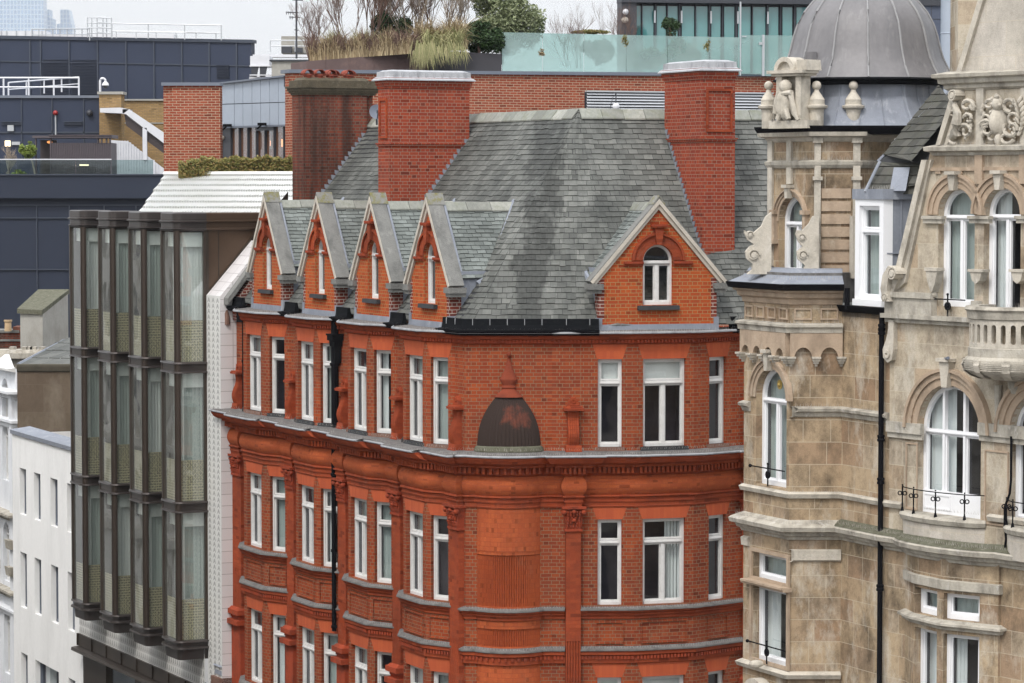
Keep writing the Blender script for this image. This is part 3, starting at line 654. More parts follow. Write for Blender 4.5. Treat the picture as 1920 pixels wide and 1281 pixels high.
# pilasters with carved capitals
zc1, zc0 = yz(947), yz(992); zfl = yz(1199); zped = 9.47
def fluted(mb, f, u0, u1, w0, w1, z0, z1, n=5, d=.03):
    pts = [(u0, w0), (u0, w1)]; W = (u1-u0); g = W/(n+.35)
    for i in range(n):
        a = u0+g*.35+g*i
        for t in (0, .15, .5, .85, 1): pts.append((a+g*.65*t, w1-d*sin(pi*t)))
    pts += [(u1, w1), (u1, w0)]
    A = [f.pt(u, w, z0) for u, w in pts]; B = [f.pt(u, w, z1) for u, w in pts]; mb.strip(A, B, 0, True); mb.poly(B); mb.poly(A)
for (A, B) in PIL+[(PR0, PR1), (Q3, PQ)]:
    f = Fr(A, B); W = f.L
    m = MB(); m.box(f, 0, W, -.05, pil2, zfl, zc0); fluted(m, f, 0, W, -.05, pil2, zped, zfl-.0)
    m.box(f, 0, W, -.05, pil2, zc1, Z['ar']+.02)
    pl = part(m, 'pilaster', M['terra'])
    m = MB(); m.box(f, -.06, W+.06, -.05, pil2+.10, zped-.05, zped, topw=.05, top=.05); m.box(f, -.08, W+.08, -.05, pil2+.14, zped-.17, zped-.05); m.box(f, -.03, W+.03, -.05, pil2+.06, zped-.25, zped-.17)
    m.box(f, -.02, W+.02, -.05, pil2+.04, 0, zped-.25); m.box(f, -.09, W+.09, -.05, pil2+.16, zped-.42, zped-.30); m.build('pedestal', M['terrad'], pl)
    c = MB(); H = zc1-zc0
    c.box(f, -.03, W+.03, -.05, pil2+.04, zc0-.02, zc0+.03); c.box(f, -.10, W+.10, -.05, pil2+.12, zc1-.05, zc1)
    k_ = Fr(f.p, f.q)
    c.prism(f, [(0, zc0+.03), (W, zc0+.03), (W+.06, zc1-.05), (-.06, zc1-.05)], -.05, pil2+.03)
    for x in (-.05, W+.05):                 # corner volutes
        cc = f.pt(x, pil2+.07, zc1-.12); c.blob(cc, .062, 8, 6)
        c.tube([f.pt(x+.05*cos(t)*(1-t/9), pil2+.09, zc1-.12+.05*sin(t)*(1-t/9)) for t in [q*.6 for q in range(12)]], .013, 5)
    c.blob(f.pt(W/2, pil2+.09, zc1-.11), .05, 8, 6); c.blob(f.pt(W/2, pil2+.08, zc0+H*.42), .045, 8, 6)
    for r_ in range(3):                      # rows of acanthus leaves
        nn = 5-(r_ % 2)
        for i in range(nn):
            u = W*(i+.5)/nn; zz = zc0+.05+r_*H*.24
            c.blob(f.pt(u, pil2+.035+.018*r_, zz+H*.10), (.028, .028, H*.12), 6, 5); c.blob(f.pt(u, pil2+.065+.018*r_, zz+H*.19), .022, 6, 4)
    c.build('capital', M['terrac'], pl, smooth=True)

# rounded corner shaft below the brick dome
m = MB()
def tsec(z0, z1, o, flute=False, mi=0):
    n = 150 if flute else 24; pts = []
    for i in range(n+1):
        t = -TA+2*TA*i/n; o2 = o-(.042*abs(sin(pi*i/5)) if flute else 0)
        pts.append((TC[0]+(TR+o2)*sin(t), TC[1]-(TR+o2)*cos(t)))
    m.strip([Vector((x, y, z0)) for x, y in pts], [Vector((x, y, z1)) for x, y in pts], mi)
    m.poly([Vector((x, y, z1)) for x, y in pts], mi); m.poly([Vector((x, y, z0)) for x, y in pts], mi)
zf1, zf0, zg1, zg0 = yz(1037), yz(1133), yz(1175), yz(1212)
for s in range(2):
    dz = -FH*s
    tsec(zf1, Z['ar']+.05, 0) if s == 0 else tsec(Z['sill']-.05+dz, Z['st']-.02-FH*(s-1)+.0, 0)
    if s == 0: tsec(zf0, zf1, 0, True); tsec(Z['sill'], zf0, 0)
    tsec(Z['st']-.02+dz, zg0+dz+.05, 0); tsec(zg0+dz+.05, zg1+dz, 0, True); tsec(zg1+dz, Z['sb']+.05+dz, 0)
tsec(0, Z['st']-FH, 0)
for i in range(26):                          # row of small roundels above the flutes
    t = -TA+2*TA*(i+.5)/26; f = Fr((TC[0]+TR*sin(t)-.0, TC[1]-TR*cos(t)), (TC[0]+TR*sin(t)+cos(t), TC[1]-TR*cos(t)+sin(t)))
    m.arch(f, 0, zf1+.075, .010, .020, 0, .008, 8, 0, 2*pi)
part(m, 'corner_shaft', M['terrab'])
# ribbed brick half dome and finial
dz0, dz1 = yz(846), yz(745)
m = MB(); Rb = .66; prof = []
pxm = 62/FPX
prof = [(r*pxm*1.02, yz(y)) for y, r in ((846, 59), (832, 59), (820, 58), (808, 56.5), (797, 54), (786, 50.5), (776, 46), (767, 41), (758, 35), (750, 29), (744, 24.5), (741, 24))]
m.lathe((TC[0], 62.02), prof, 144, pi, 2*pi, 0, lambda a: 1-.055*(abs(sin(a*24))), sq=.5)
dm = part(m, 'brick_half_dome', M['domebr'])
m = MB(); m.sweep([(TC[0]-Rb*1.04*cos(t), 62.02-Rb*.55*sin(t)) for t in [pi*i/20 for i in range(21)]], [(-.02, dz0+.13), (.02, dz0+.11), (.05, dz0+.03), (.03, dz0-.05), (0, dz0-.09)], caps=False); m.build('dome_base', M['moss'], dm)
f_ = MB(); zt_ = lambda y: yz(y)
def fprof(l): return [(r, yz(y)) for y, r in l]
f_.lathe((TC[0], 61.98), fprof([(744, .30), (741, .275), (736, .22), (731, .15), (728, .115), (727, .15), (723.5, .15), (722, .125), (716, .16), (712, .185), (710, .185), (709, .175), (704, .15), (698, .115), (690, .08), (682, .055), (674, .032), (667, .025)]), 12, sq=.5)
f_.blob((TC[0], 61.93, yz(664)), .048); f_.build('finial', plain('finial_terracotta', (.22, .050, .026), .9, var=.8, scale=4, dark=(.10, .03, .02)), dm, smooth=True)
# scroll consoles standing on the cornice in front of each pier
for (A, B) in PIL+[(PR0, PR1), (Q3, PQ)]:
    f = Fr(A, B); W = f.L; u0, u1 = W*.5-.135, W*.5+.135; za, zb_, zc_ = yz(846), yz(768), yz(758)
    m = MB(); m.box(f, u0-.03, u1+.03, 0, .20, za-.05, yz(836)+.03, topw=.03)
    for q in ((.02, zb_), ): m.box(f, u0-.07, u1+.07, 0, .21, zb_-.0, zb_+.03); m.box(f, u0-.05, u1+.05, 0, .19, zb_+.03, zb_+.075)
    # S-curved flank: swelling foot and waist
    hh = zb_-yz(836); NS = 14
    def sw(t): return .15+.055*sin(2*pi*(t*.95-.02))
    for r_ in range(-1, 5):          # five upright ribs on an S-curved flank
        uu0, uu1, dd = (u0+.02, u1-.02, -.022) if r_ < 0 else (u0+.025+r_*.046, u0+.025+r_*.046+.028, 0)
        A = [f.pt(uu0, sw(i/NS)+dd, yz(836)+hh*i/NS) for i in range(NS+1)]; B = [f.pt(uu1, sw(i/NS)+dd, yz(836)+hh*i/NS) for i in range(NS+1)]
        A0 = [f.pt(uu0, 0, yz(836)+hh*i/NS) for i in range(NS+1)]; B0 = [f.pt(uu1, 0, yz(836)+hh*i/NS) for i in range(NS+1)]
        m.strip(A, B); m.strip(A0, A); m.strip(B, B0)
    m.prism(f, [(u0, zb_+.075), (u1, zb_+.075), (u1-.035, zb_+.20), (u1-.09, zb_+.27), (u0+.09, zb_+.27), (u0+.035, zb_+.20)], 0, .09)
    m.arch(f, (u0+u1)/2, zb_+.20, .02, .055, .09, .11, 10, 0, 2*pi)
    sc_ = part(m, 'scroll_console', M['terra']); m = MB(); m.box(f, u0-.075, u1+.075, 0, .215, zb_+.028, zb_+.05); m.box(f, u0-.04, u1+.04, 0, .205, za-.05, za+.03); m.build('dark_course', M['terrac'], sc_)  # darker courses at the cap and foot of the console
# ------------------------------------------------------------------ slates
def slates(mb, poly, dz, w, z0=None, lift=.018, gap=.007, mi=0, u_off=0.0):
    poly = [Vector(p) for p in poly]; n = Vector((0, 0, 0))
    for i in range(len(poly)): n += (poly[i]-poly[0]).cross(poly[(i+1) % len(poly)]-poly[0])
    n.normalize()
    if n.z < 0: n = -n
    t = Vector((0, 0, 1)).cross(n); t.normalize(); up = n.cross(t); 
    o = poly[0]; zs = [p.z for p in poly]; zl, zh = min(zs), max(zs); z0 = zl if z0 is None else z0
    def P(u, z): return o+t*u+up*((z-o.z)/up.z)
    def span(z):
        z = min(max(z, zl+1e-5), zh-1e-5); us = []
        for i in range(len(poly)):
            a, b = poly[i], poly[(i+1) % len(poly)]
            if (a.z-z)*(b.z-z) <= 0 and abs(a.z-b.z) > 1e-9:
                q = a+(b-a)*((z-a.z)/(b.z-a.z)); us.append((q-o).dot(t))
        return (min(us), max(us)) if us else (0, 0)
    r = int((zl-z0)/dz)-1
    while z0+r*dz < zh:
        a, b = z0+r*dz, z0+(r+1)*dz; r += 1
        if b <= zl: continue
        a, b = max(a, zl), min(b, zh)
        if b-a < .01: continue
        L0, R0 = span(a); L1, R1 = span(b)
        lo = min(L0, L1); hi = max(R0, R1)
        base = u_off+(w*.5 if r % 2 else 0)+rnd.uniform(-.02, .02)*w
        i = int((lo-base)/w)-1; x = base+i*w
        while x < hi:
            x2 = x+w; j = rnd.uniform(-.035, .035)*w
            a0, a1 = max(x+gap/2, L0), min(x2+j-gap/2, R0); b0, b1 = max(x+gap/2, L1), min(x2+j-gap/2, R1)
            x = x2+j if False else x2
            if a1 <= a0 and b1 <= b0: continue
            if a1 < a0: a0 = a1 = min(max((a0+a1)/2, L0), R0)
            if b1 < b0: b0 = b1 = min(max((b0+b1)/2, L1), R1)
            dzz = rnd.uniform(-.009, .007)-(.02 if rnd.random() < .025 else 0); l = lift*rnd.uniform(.75, 1.35)
            k = len(mb.v); A = P(a0, a+dzz); B = P(a1, a+dzz+rnd.uniform(-.003, .003)); C = P(b1, b); D = P(b0, b)
            mb.v += [tuple(q) for q in (A+n*l, B+n*l, C+n*.003, D+n*.003, A-n*.004, B-n*.004)]
            mb.f += [[k, k+1, k+2, k+3], [k+4, k+5, k+1, k]]; mb.m += [mi, mi]
def roofplane(name, poly, dz, w, mat='slate', par=None, z0=None, u_off=0):
    m = MB(); slates(m, poly, dz, w, z0, u_off=u_off); m.poly([Vector(p)-Vector((0, 0, .012)) for p in poly], 1)
    return m.build(name, [M[mat], M['silldk']], par)

# ------------------------------------------------------------------ main roof
H = Vector((1.45, 65.0, 21.55)); GN = Vector((H.x+sin(LH)*12.05, H.y+cos(LH)*12.05, 21.55)); ZE = 17.02
EN = Vector((*Fr(PIL[0][0], C0).xy(-.1, -.05), ZE))
RE = Vector((H.x+sin(R(71))*9, H.y+cos(R(71))*9, 21.55))
def ev(p, o=-.05): return Vector((p[0], p[1], ZE))
eL = [EN, ev(step(C0, LH, .35))]                 # straight street side
fan = [ev(step(C0, LH, .35)), ev((C0[0]+.12, 62.03)), ev((C0[0]+.75, 61.98)), ev((C1[0], 61.98)), ev((PR1[0]-.1, 62.0)), ev((PR1[0]+.75, 62.12))]
rt = [fan[-1], ev(step((fan[-1].x, fan[-1].y), R(71), 9.6))]
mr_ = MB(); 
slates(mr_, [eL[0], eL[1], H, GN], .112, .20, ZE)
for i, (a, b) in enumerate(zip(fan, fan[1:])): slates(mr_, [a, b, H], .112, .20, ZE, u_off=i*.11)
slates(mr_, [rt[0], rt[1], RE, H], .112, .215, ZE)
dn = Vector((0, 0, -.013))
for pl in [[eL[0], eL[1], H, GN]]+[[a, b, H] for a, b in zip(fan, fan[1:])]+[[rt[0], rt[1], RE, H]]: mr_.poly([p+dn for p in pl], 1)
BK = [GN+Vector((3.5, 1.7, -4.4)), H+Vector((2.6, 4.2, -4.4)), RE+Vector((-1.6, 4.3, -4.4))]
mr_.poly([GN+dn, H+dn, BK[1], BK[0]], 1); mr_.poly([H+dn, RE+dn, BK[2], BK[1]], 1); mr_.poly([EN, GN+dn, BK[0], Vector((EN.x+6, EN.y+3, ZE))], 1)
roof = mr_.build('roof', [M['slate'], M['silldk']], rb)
# ridge tiles
def ridgeline(a, b, wd, ln, par, mat='ridge', h=.05, slope=1.2):
    a, b = Vector(a), Vector(b); L_ = (b-a).length; t = (b-a)/L_; s = Vector((-t.y, t.x, 0)).normalized(); m = MB(); n = max(1, int(L_/ln))
    for i in range(n):
        p = a+t*(L_*i/n+.006); q = a+t*(L_*(i+1)/n-.006); j = Vector((0, 0, rnd.uniform(-.006, .006)))
        for sg in (1, -1):
            k = len(m.v); dwn = Vector((0, 0, -wd*slope)); up_ = Vector((0, 0, h))+j
            pts = [p+up_, q+up_, q+s*sg*wd+dwn+up_, p+s*sg*wd+dwn+up_]; low = [x-Vector((0, 0, .03)) for x in pts]
            m.v += [tuple(x) for x in pts+low]; m.f += [[k, k+1, k+2, k+3], [k+3, k+2, k+6, k+7], [k, k+3, k+7, k+4], [k+1, k+2, k+6, k+5]]; m.m += [0]*4
    return m.build('ridge_tiles', M[mat], par)
ridgeline(GN, H, .17, .50, roof); ridgeline(H, RE, .17, .50, roof)

# gutters: white-edged lead over the bays, black between
gm = MB(); gm.sweep(UP, [(.13, Z['gut']-.03), (.20, Z['gut']-.02), (.23, Z['gut']+.0), (.225, Z['gut']+.01), (.0, Z['gut']+.03), (-.2, Z['gut']+.05)]); part(gm, 'lead_gutter', M['leadg'])
gm = MB(); gm.sweep(UP, [(.232, Z['gut']-.025), (.25, Z['gut']-.01), (.25, Z['gut']+.02), (.22, Z['gut']+.025)]); part(gm, 'gutter_edge', M['leadp'])
q = MB(); spikes(q, UP, .14, Z['gut']+.015, .08, .04, .06); part(q, 'bird_spikes', M['spike'])['kind'] = 'stuff'
def blackgutter(path):
    g = MB(); g.sweep(path, [(.12, Z['gut']-.065), (.22, Z['gut']-.05), (.27, Z['gut']+.02), (.275, Z['gut']+.06), (.0, Z['gut']+.065)]); o = part(g, 'black_gutter', M['black'])
    g = MB()
    g.sweep(path, [(.20, Z['gut']+.066), (.12, Z['gut']+.07), (.10, ZE+.02), (.09, ZE+.15), (.03, ZE+.15), (0, ZE-.02)]); b_ = g.build('snow_board', M['blackm'], o)
    if sum(dist(p_, q_) for p_, q_ in zip(path, path[1:])) > 1.3:
        g = MB()
        for f, u in along(path, .36, .10): g.box(f, u-.005, u+.005, -.01, .006, ZE+.02, ZE+.148)
        g.build('board_joint', M['galv'], o)
    return o
blackgutter([step(PIL[-1][0], LH, .42)][::1]+[PIL[-1][0], PIL[-1][1], C0, C1, PR1, step(PR1, R(88), .38)])
blackgutter([step(Q2, R(50), 1.0), Q3, PQ, PEND])
for i in range(4):
    A = PIL[i][0] if i else step(PIL[0][0], LH, -.0)
    c = Fr(PIL[i][0], PIL[i][1]); blackgutter([c.xy(-.12 if i else .05, .02), c.xy(c.L+.12, .02)])

# ------------------------------------------------------------------ dormers
def pent(hw, zb, zs, za): return [(-hw, zb), (hw, zb), (hw, zs), (0, za), (-hw, zs)]
def dormer(fr, cu, hw, zb, zs, za, depth_r, depth_e, inn, label, ww, wz0, wz1, style, cur, rise):
    """gabled dormer whose front lies in frame fr, centred at u=cu; depth_r / depth_e: how far ridge and eaves run back"""
    D = None
    P = fr.pt; m = MB()
    out = [(cu+x, z) for x, z in pent(hw, zb, zs, za)]
    m.panel(fr, out, [archp(cu-ww/2, cu+ww/2, wz0, wz1)], 0, .22)
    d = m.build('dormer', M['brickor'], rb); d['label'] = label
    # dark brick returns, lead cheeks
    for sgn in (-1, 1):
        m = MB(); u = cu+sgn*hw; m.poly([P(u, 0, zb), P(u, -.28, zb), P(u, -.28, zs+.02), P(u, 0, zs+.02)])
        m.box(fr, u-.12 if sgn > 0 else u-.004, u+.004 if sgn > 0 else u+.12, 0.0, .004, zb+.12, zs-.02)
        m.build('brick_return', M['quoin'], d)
    m = MB()
    for sgn in (-1, 1):
        u = cu+sgn*(hw-.012); m.poly([P(u, -.28, zb-.05), P(u, -depth_e-.4, zb-.05), P(u, -depth_e-.4, zs+.2), P(u, -.28, zs+.2)])
        m.box(fr, u-.05, u+.06, -.30, .02, zb-.04, zb+.14)
        for k_ in (.45, .62): m.tube([P(u+sgn*.008, -k_, zb), P(u+sgn*.008, -k_, zs+.1)], .012, 5)
    m.box(fr, cu-hw-.05, cu+hw+.05, -.1, .035, zb-.20, zb, topw=.02)
    m.build('lead_cheek', M['lead'], d)
    # coping: weathered top, moulded pale edge and kneelers
    co = MB(); ed = MB(); ov = .08
    sl = Vector((hw, 0, -(za-zs))).normalized(); tk = .12; nx, nz_ = (za-zs), hw; nl = math.hypot(nx, nz_); nx /= nl; nz_ /= nl
    ex = .16
    for sgn in (-1, 1):
        def q(s_, t_): return (cu+sgn*((hw+ex*0)*s_+nx*t_), za-(za-zs)*s_+nz_*t_)
        a = q(0, .0); apx = (cu, za+tk/nz_)
        foot = 1.10
        co.prism(fr, [(cu, za+.06/nz_), q(foot, .06), q(foot, tk), apx], -.26, ov)
        ed.prism(fr, [(cu, za-.04/nz_), q(foot-.02, -.04), q(foot-.02, .055), (cu, za+.055/nz_)], -.02, ov-.03)
        ed.prism(fr, [(cu, za+.03/nz_), q(foot, .03), q(foot, .10), (cu, za+.10/nz_)], -.02, ov+.015)
        uo = cu+sgn*(hw+.10)
        x0, x1 = sorted((cu+sgn*(hw-.08), cu+sgn*(hw+.22))); zk = za-(za-zs)*foot
        co.box(fr, x0, x1, -.30, ov+.02, zk-.10, zk+.02); co.box(fr, min(x0, x1)+.03, max(x0, x1)-.03, -.30, ov-.02, zk-.18, zk-.10)
    o1 = co.build('coping', M['coping'], d); o2 = ed.build('coping_moulding', M['copl'], d)
    mm = MB(); mm.prism(fr, [(cu-.10, za+.10/nz_-.10*nx/nz_*1), (cu, za+(tk+.012)/nz_), (cu+.10, za+.10/nz_-.10*nx/nz_*1), (cu+.14, za+(tk+.012)/nz_-.14*nx/nz_), (cu, za+(tk+.02)/nz_+.015), (cu-.14, za+(tk+.012)/nz_-.14*nx/nz_)], -.31, ov+.004)
    mm.build('moss_patch', M['coplm'], o1)
    # hood arch, keystone and imposts
    m = MB(); r0 = ww/2+.0; zc = wz1-ww/2
    m.arch(fr, cu, zc, r0, r0+.20, -.05, .03, 18); m.arch(fr, cu, zc, r0+.20, r0+.25, -.02, .07, 18)
    kz = wz1; m.prism(fr, [(cu-.055, kz-.0), (cu+.055, kz), (cu+.10, kz+.36), (cu-.10, kz+.36)], -.02, .11); m.box(fr, cu-.16, cu+.16, -.02, .15, kz+.36, kz+.42)
    for sgn in (-1, 1):
        x0, x1 = sorted((cu+sgn*r0, cu+sgn*min(r0+.42, hw-.02))); m.box(fr, x0, x1, -.05, .07, zc-.075, zc-.02); m.box(fr, x0, x1, -.05, .04, zc-.11, zc-.075)
    m.build('hood_mould', M['terra'], d)
    m = MB(); m.box(fr, cu-.165, cu+.165, -.02, .155, kz+.385, kz+.425)
    for sgn in (-1, 1):
        x0, x1 = sorted((cu+sgn*r0, cu+sgn*min(r0+.42, hw-.02))); m.box(fr, x0+.002, x1-.002, -.04, .074, zc-.06, zc-.018)
    m.build('dark_impost', M['terrac'], d)
    m = MB(); m.box(fr, cu-ww/2-.12, cu+ww/2+.12, -.2, .10, wz0-.10, wz0-.01, topw=.01); m.build('sill', M['silldk'], d)
    window(d, fr, cu-ww/2, cu+ww/2, wz0, wz1, .17, style, cur, arched=True)
    # its own little slate roof
    zr = za+.02; back = -depth_r; be = -depth_e; zsl = zs+.05; he = hw+.03
    m = MB()
    for sgn in (-1, 1):
        A = P(cu+sgn*he, -.28, zsl); B = P(cu+sgn*he, be, zsl); C = P(cu, back, zr); E = P(cu, -.28, zr)
        slates(m, [A, B, C, E], .085, .21, zsl); m.poly([x-Vector((0, 0, .013)) for x in (A, B, C, E)], 1)
    rr = m.build('roof', [M['slate2'], M['silldk']], d); ridgeline(P(cu, -.28, zr+.01), P(cu, back, zr+.01), .13, .50, rr, slope=1.3)
    m = MB()
    for sgn in (-1, 1):
        B = P(cu+sgn*(he+.02), be-.02, zsl+.03); C = P(cu, back-.03, zr+.10)
        m.tube([C, (B+C)/2+Vector((0, 0, .02)), B, P(cu+sgn*(he+.02), be+.22, zsl-.12)], [.035, .04, .05, .07], 6)
        A = P(cu+sgn*(hw-.02), -.31, zsl+.06); E = P(cu+sgn*.10, -.31, zr-.02)
        m.tube([A, E], .035, 5)
    m.build('valley_lead', M['lead'], rr, smooth=True)
    return d
tl = math.tan(R(52))
labs = ['left-most narrow gabled dormer above the street front', 'second gabled dormer from the bronze building', 'third gabled dormer from the bronze building', 'gabled dormer nearest the rounded roof corner']
for i in range(4):
    f = Fr(PIL[i][1], PIL[i+1][0]); cu = f.L/2
    dormer(Fr(f.xy(0, .0), f.xy(f.L, .0)), cu, 1.0, 17.05, 17.93, 19.50, 1.98, .86, None, labs[i], .58, 17.42, 18.72, 'single', ['net', 'netg', 'leftg', 'left'][i], 0)
pc = hit(1233, (at(1115, 600, 62.02).x, 62.02), R(75)); fd = frh(step(pc, R(75), -1.31), R(75))
d5 = dormer(fd, 1.31, 1.29, 17.04, 18.02, 19.50, 2.0, .75, None, 'broad gabled dormer with a double window facing the camera', .66, 17.44, 18.70, 'double', '', 0)

# ------------------------------------------------------------------ chimneys
Lf = Fr(step(C0, LH, 16), C0)          # frame along the street front, u=0 at 16 m away
def chim(fr, u0, u1, w0, w1, zb, zt, label, par, pots=False, mat='brickch', cap=True, panelside='front', flash=None):
    m = MB(); zbnd = zt-1.62
    m.box(fr, u0, u1, w0, w1, zb, zt-.24)
    b = m.build('chimney', M[mat], par); b['label'] = label
    m = MB(); e = .03
    m.box(fr, u0-e, u1+e, w0-e, w1+e, zbnd, zbnd+.045); m.box(fr, u0-.05, u1+.05, w0-.05, w1+.05, zbnd+.045, zbnd+.075)
    m.box(fr, u0-.02, u1+.02, w0-.02, w1+.02, zt-.30, zt-.25); m.box(fr, u0-.04, u1+.04, w0-.04, w1+.04, zt-.25, zt-.20); m.box(fr, u0-.055, u1+.055, w0-.055, w1+.055, zt-.20, zt-.13); m.box(fr, u0-.07, u1+.07, w0-.07, w1+.07, zt-.13, zt-.06)
    m.build('brick_band', M['brickch' if mat == 'brickch' else 'brickdk'], b)
    return b, zbnd
def framebox(m, fr, u0, u1, z0, z1, w, t=.05, d=.035):
    for a in ((u0, u0+t, z0, z1), (u1-t, u1, z0, z1), (u0+t, u1-t, z0, z0+t), (u0+t, u1-t, z1-t, z1)): m.box(fr, a[0], a[1], w-.01, w+d, a[2], a[3])
def leadcap(fr, u0, u1, w0, w1, zt, b):
    m = MB(); m.box(fr, u0-.115, u1+.115, w0-.115, w1+.115, zt-.055, zt-.03); m.box(fr, u0-.11, u1+.11, w0-.11, w1+.11, zt-.03, zt+.03, top=.08, topw=.08)
    m.box(fr, u0-.03, u1+.03, w0-.03, w1+.03, zt, zt+.15, top=.01, topw=.01); m.box(fr, u0, u1, w0, w1, zt+.15, zt+.19, top=.12, topw=.12)
    for i in range(int((u1-u0)/.2)): m.box(fr, u0+.1+i*.2, u0+.13+i*.2, w1+.02, w1+.05, zt+.03, zt+.12)
    for i in range(int((w1-w0)/.25)): m.box(fr, u1+.02, u1+.05, w0+.1+i*.25, w0+.13+i*.25, zt+.03, zt+.12)
    m.build('lead_cap', M['leadp'], b)
def flashing(fr, pts, b, w, d=.02, st=.135):
    "stepped lead flashing in the plane w of frame fr; pts = slope line (u,z) low to high"
    (ua, za_), (ub, zb_) = pts; m = MB(); n = max(2, int(abs(zb_-za_)/.115)); sg = 1 if ub > ua else -1
    poly = [(ua, za_), (ub, zb_)]
    for i in range(n):
        t1 = 1-i/n; t0 = 1-(i+1)/n
        u1_, z1_ = ua+(ub-ua)*t1, za_+(zb_-za_)*t1; u0_, z0_ = ua+(ub-ua)*t0, za_+(zb_-za_)*t0
        m.prism(fr, [(u1_, z1_), (u1_-sg*st, z1_+.02), (u0_-sg*.04, z0_+.055), (u0_, z0_)], w-.01, w+d)
    m.build('stepped_flashing', M['lead'], b)
# middle chimney: wide face looks towards the camera
a1 = R(90+LH*0)
in_h = R(90-26)                       # heading pointing in from the street front
Qm = (at(880, 262, 69.1).x, 69.1)
fm = Fr(step(Qm, in_h, -2.02), Qm)    # u runs inwards along the wide face; w towards the camera
ztm = zof(131, 68.4)
b, zb_ = chim(fm, 0, fm.L, -.62, 0, 17.5, ztm-.12, 'tall clean red brick chimney with a pale lead cap, left of the slate roof corner', rb)
leadcap(fm, 0, fm.L, -.62, 0, ztm-.19, b)
side = Fr(fm.xy(0, -.62), fm.xy(0, 0)); m = MB(); framebox(m, side, .10, .54, zb_+.18, ztm-.65, 0); m.build('panel_moulding', M['terra'], b)
def rz(p): return 17.02+((p[0]-C0[0])*cos(LH)*1+(p[1]-C0[1])*(-sin(LH)))*1.28
flashing(fm, [(fm.L-1.55, rz(fm.xy(fm.L-1.55))), (fm.L, rz(fm.xy(fm.L)))], b, 0)
# right chimney: narrow face towards the camera, wide face turned left
cR = (at(1317, 505, 63.75).x, 63.75); fr_ = frh(cR, R(66)); inR = R(66-90)
WR = hit(1376, cR, R(66)); wr_ = dist(cR, WR); LR = 1.80
ztr = zof(113, 64.2)
b, zb_ = chim(fr_, 0, wr_, -LR, 0, 17.6, ztr-.12, 'tall clean red brick chimney with a pale lead cap behind the broad dormer', rb)
leadcap(fr_, 0, wr_, -LR, 0, ztr-.19, b)
m = MB(); framebox(m, fr_, .07, wr_-.07, zb_+.20, ztr-.62, 0); m.build('panel_moulding', M['terra'], b)
sideR = Fr(fr_.xy(0, -LR), fr_.xy(0, 0))
nR = (H-fan[-1]).cross(RE-fan[-1]); 
def rzR(p): return fan[-1].z-(nR.x*(p[0]-fan[-1].x)+nR.y*(p[1]-fan[-1].y))/nR.z
flashing(sideR, [(LR-.01, rzR(sideR.xy(LR-.01))), (.03, rzR(sideR.xy(.03)))], b, 0)
m = MB(); m.box(fr_, -.03, wr_+.04, -.1, .06, zof(521, 63.7), zof(503, 63.7), topw=.03); m.box(fr_, wr_-.02, wr_+.05, -.3, .05, zof(523, 63.7), zof(496, 63.7)); m.build('lead_apron', M['lead'], b)
# sooty chimney on the party wall, with pots
Qs = (at(688, 230, 75.0).x, 75.0); fs = Fr(hit(571, Qs, in_h), Qs); zts = zof(152, 74.3)
m = MB(); m.box(fs, 0, fs.L, -.75, 0, 14, zts-.30); m.box(fs, fs.L, fs.L+.20, -.70, -.10, 17, zts-.30)
bs = m.build('chimney', M['brickdk'], rb); bs['label'] = 'soot-blackened brick chimney with clay pots, beside the white tiled roof'
m = MB(); X = fs.L+.2
for e, z0_, z1_ in ((.03, -.34, -.29), (.07, -.29, -.24), (.10, -.24, -.17), (.14, -.17, -.12), (.06, -.12, .02)): m.box(fs, -e, X+e, -.75-e, e, zts+z0_, zts+z1_)
for i in range(5): m.box(fs, .3+i*.35, .36+i*.35, -.5, .006, zts-.9-rnd.random()*.3, zts-.35) if False else None
m.box(fs, .0, X-.1, -.7, -.05, zts+.02, zts+.10, top=.1, topw=.1); m.build('corbelled_cap', plain('sooty_cap', (.10, .085, .06), .9, var=.7, scale=4, dark=(.03, .027, .022), light=(.20, .17, .12), bump=.6), bs)
for px_ in (582, 606, 630, 646, 667, 681):
    u = (fs.L)*(px_-566)/135; uu = u if px_ not in (646, 681) else u; w_ = -.22 if px_ not in (646, 681) else -.52
    c = fs.pt(uu, w_, zts+.10); m = MB()
    m.lathe((c.x, c.y), [(.095, c.z-.03), (.10, c.z+.03), (.125, c.z+.04), (.125, c.z+.075), (.09, c.z+.08), (.09, c.z+.02)], 14)
    for s_ in range(9):                # hooded cowl: half barrel
        pass
    g = fs; r_ = .135
    A = [fs.pt(uu-r_*cos(t), w_+.13, zts+.19+r_*sin(t)*.8) for t in [pi*i/10 for i in range(11)]]; B = [fs.pt(uu-r_*cos(t), w_-.13, zts+.19+r_*sin(t)*.8) for t in [pi*i/10 for i in range(11)]]
    m.strip(A, B); A2 = [fs.pt(uu-(r_-.02)*cos(t), w_+.13, zts+.19+(r_-.02)*sin(t)*.8) for t in [pi*i/10 for i in range(11)]]; B2 = [fs.pt(uu-(r_-.02)*cos(t), w_-.13, zts+.19+(r_-.02)*sin(t)*.8) for t in [pi*i/10 for i in range(11)]]
    m.strip(A2, B2); m.strip(A, A2); m.build('chimney_pot', plain('pot', (.24, .06, .04), .8, var=.5, scale=6) if 'pot' not in M else M['pot'], bs, smooth=True)
    M['pot'] = bpy.data.materials['pot']
flashing(fs, [(fs.L-1.75, rz(fs.xy(fs.L-1.75))), (fs.L-.02, rz(fs.xy(fs.L-.02)))], bs, 0)
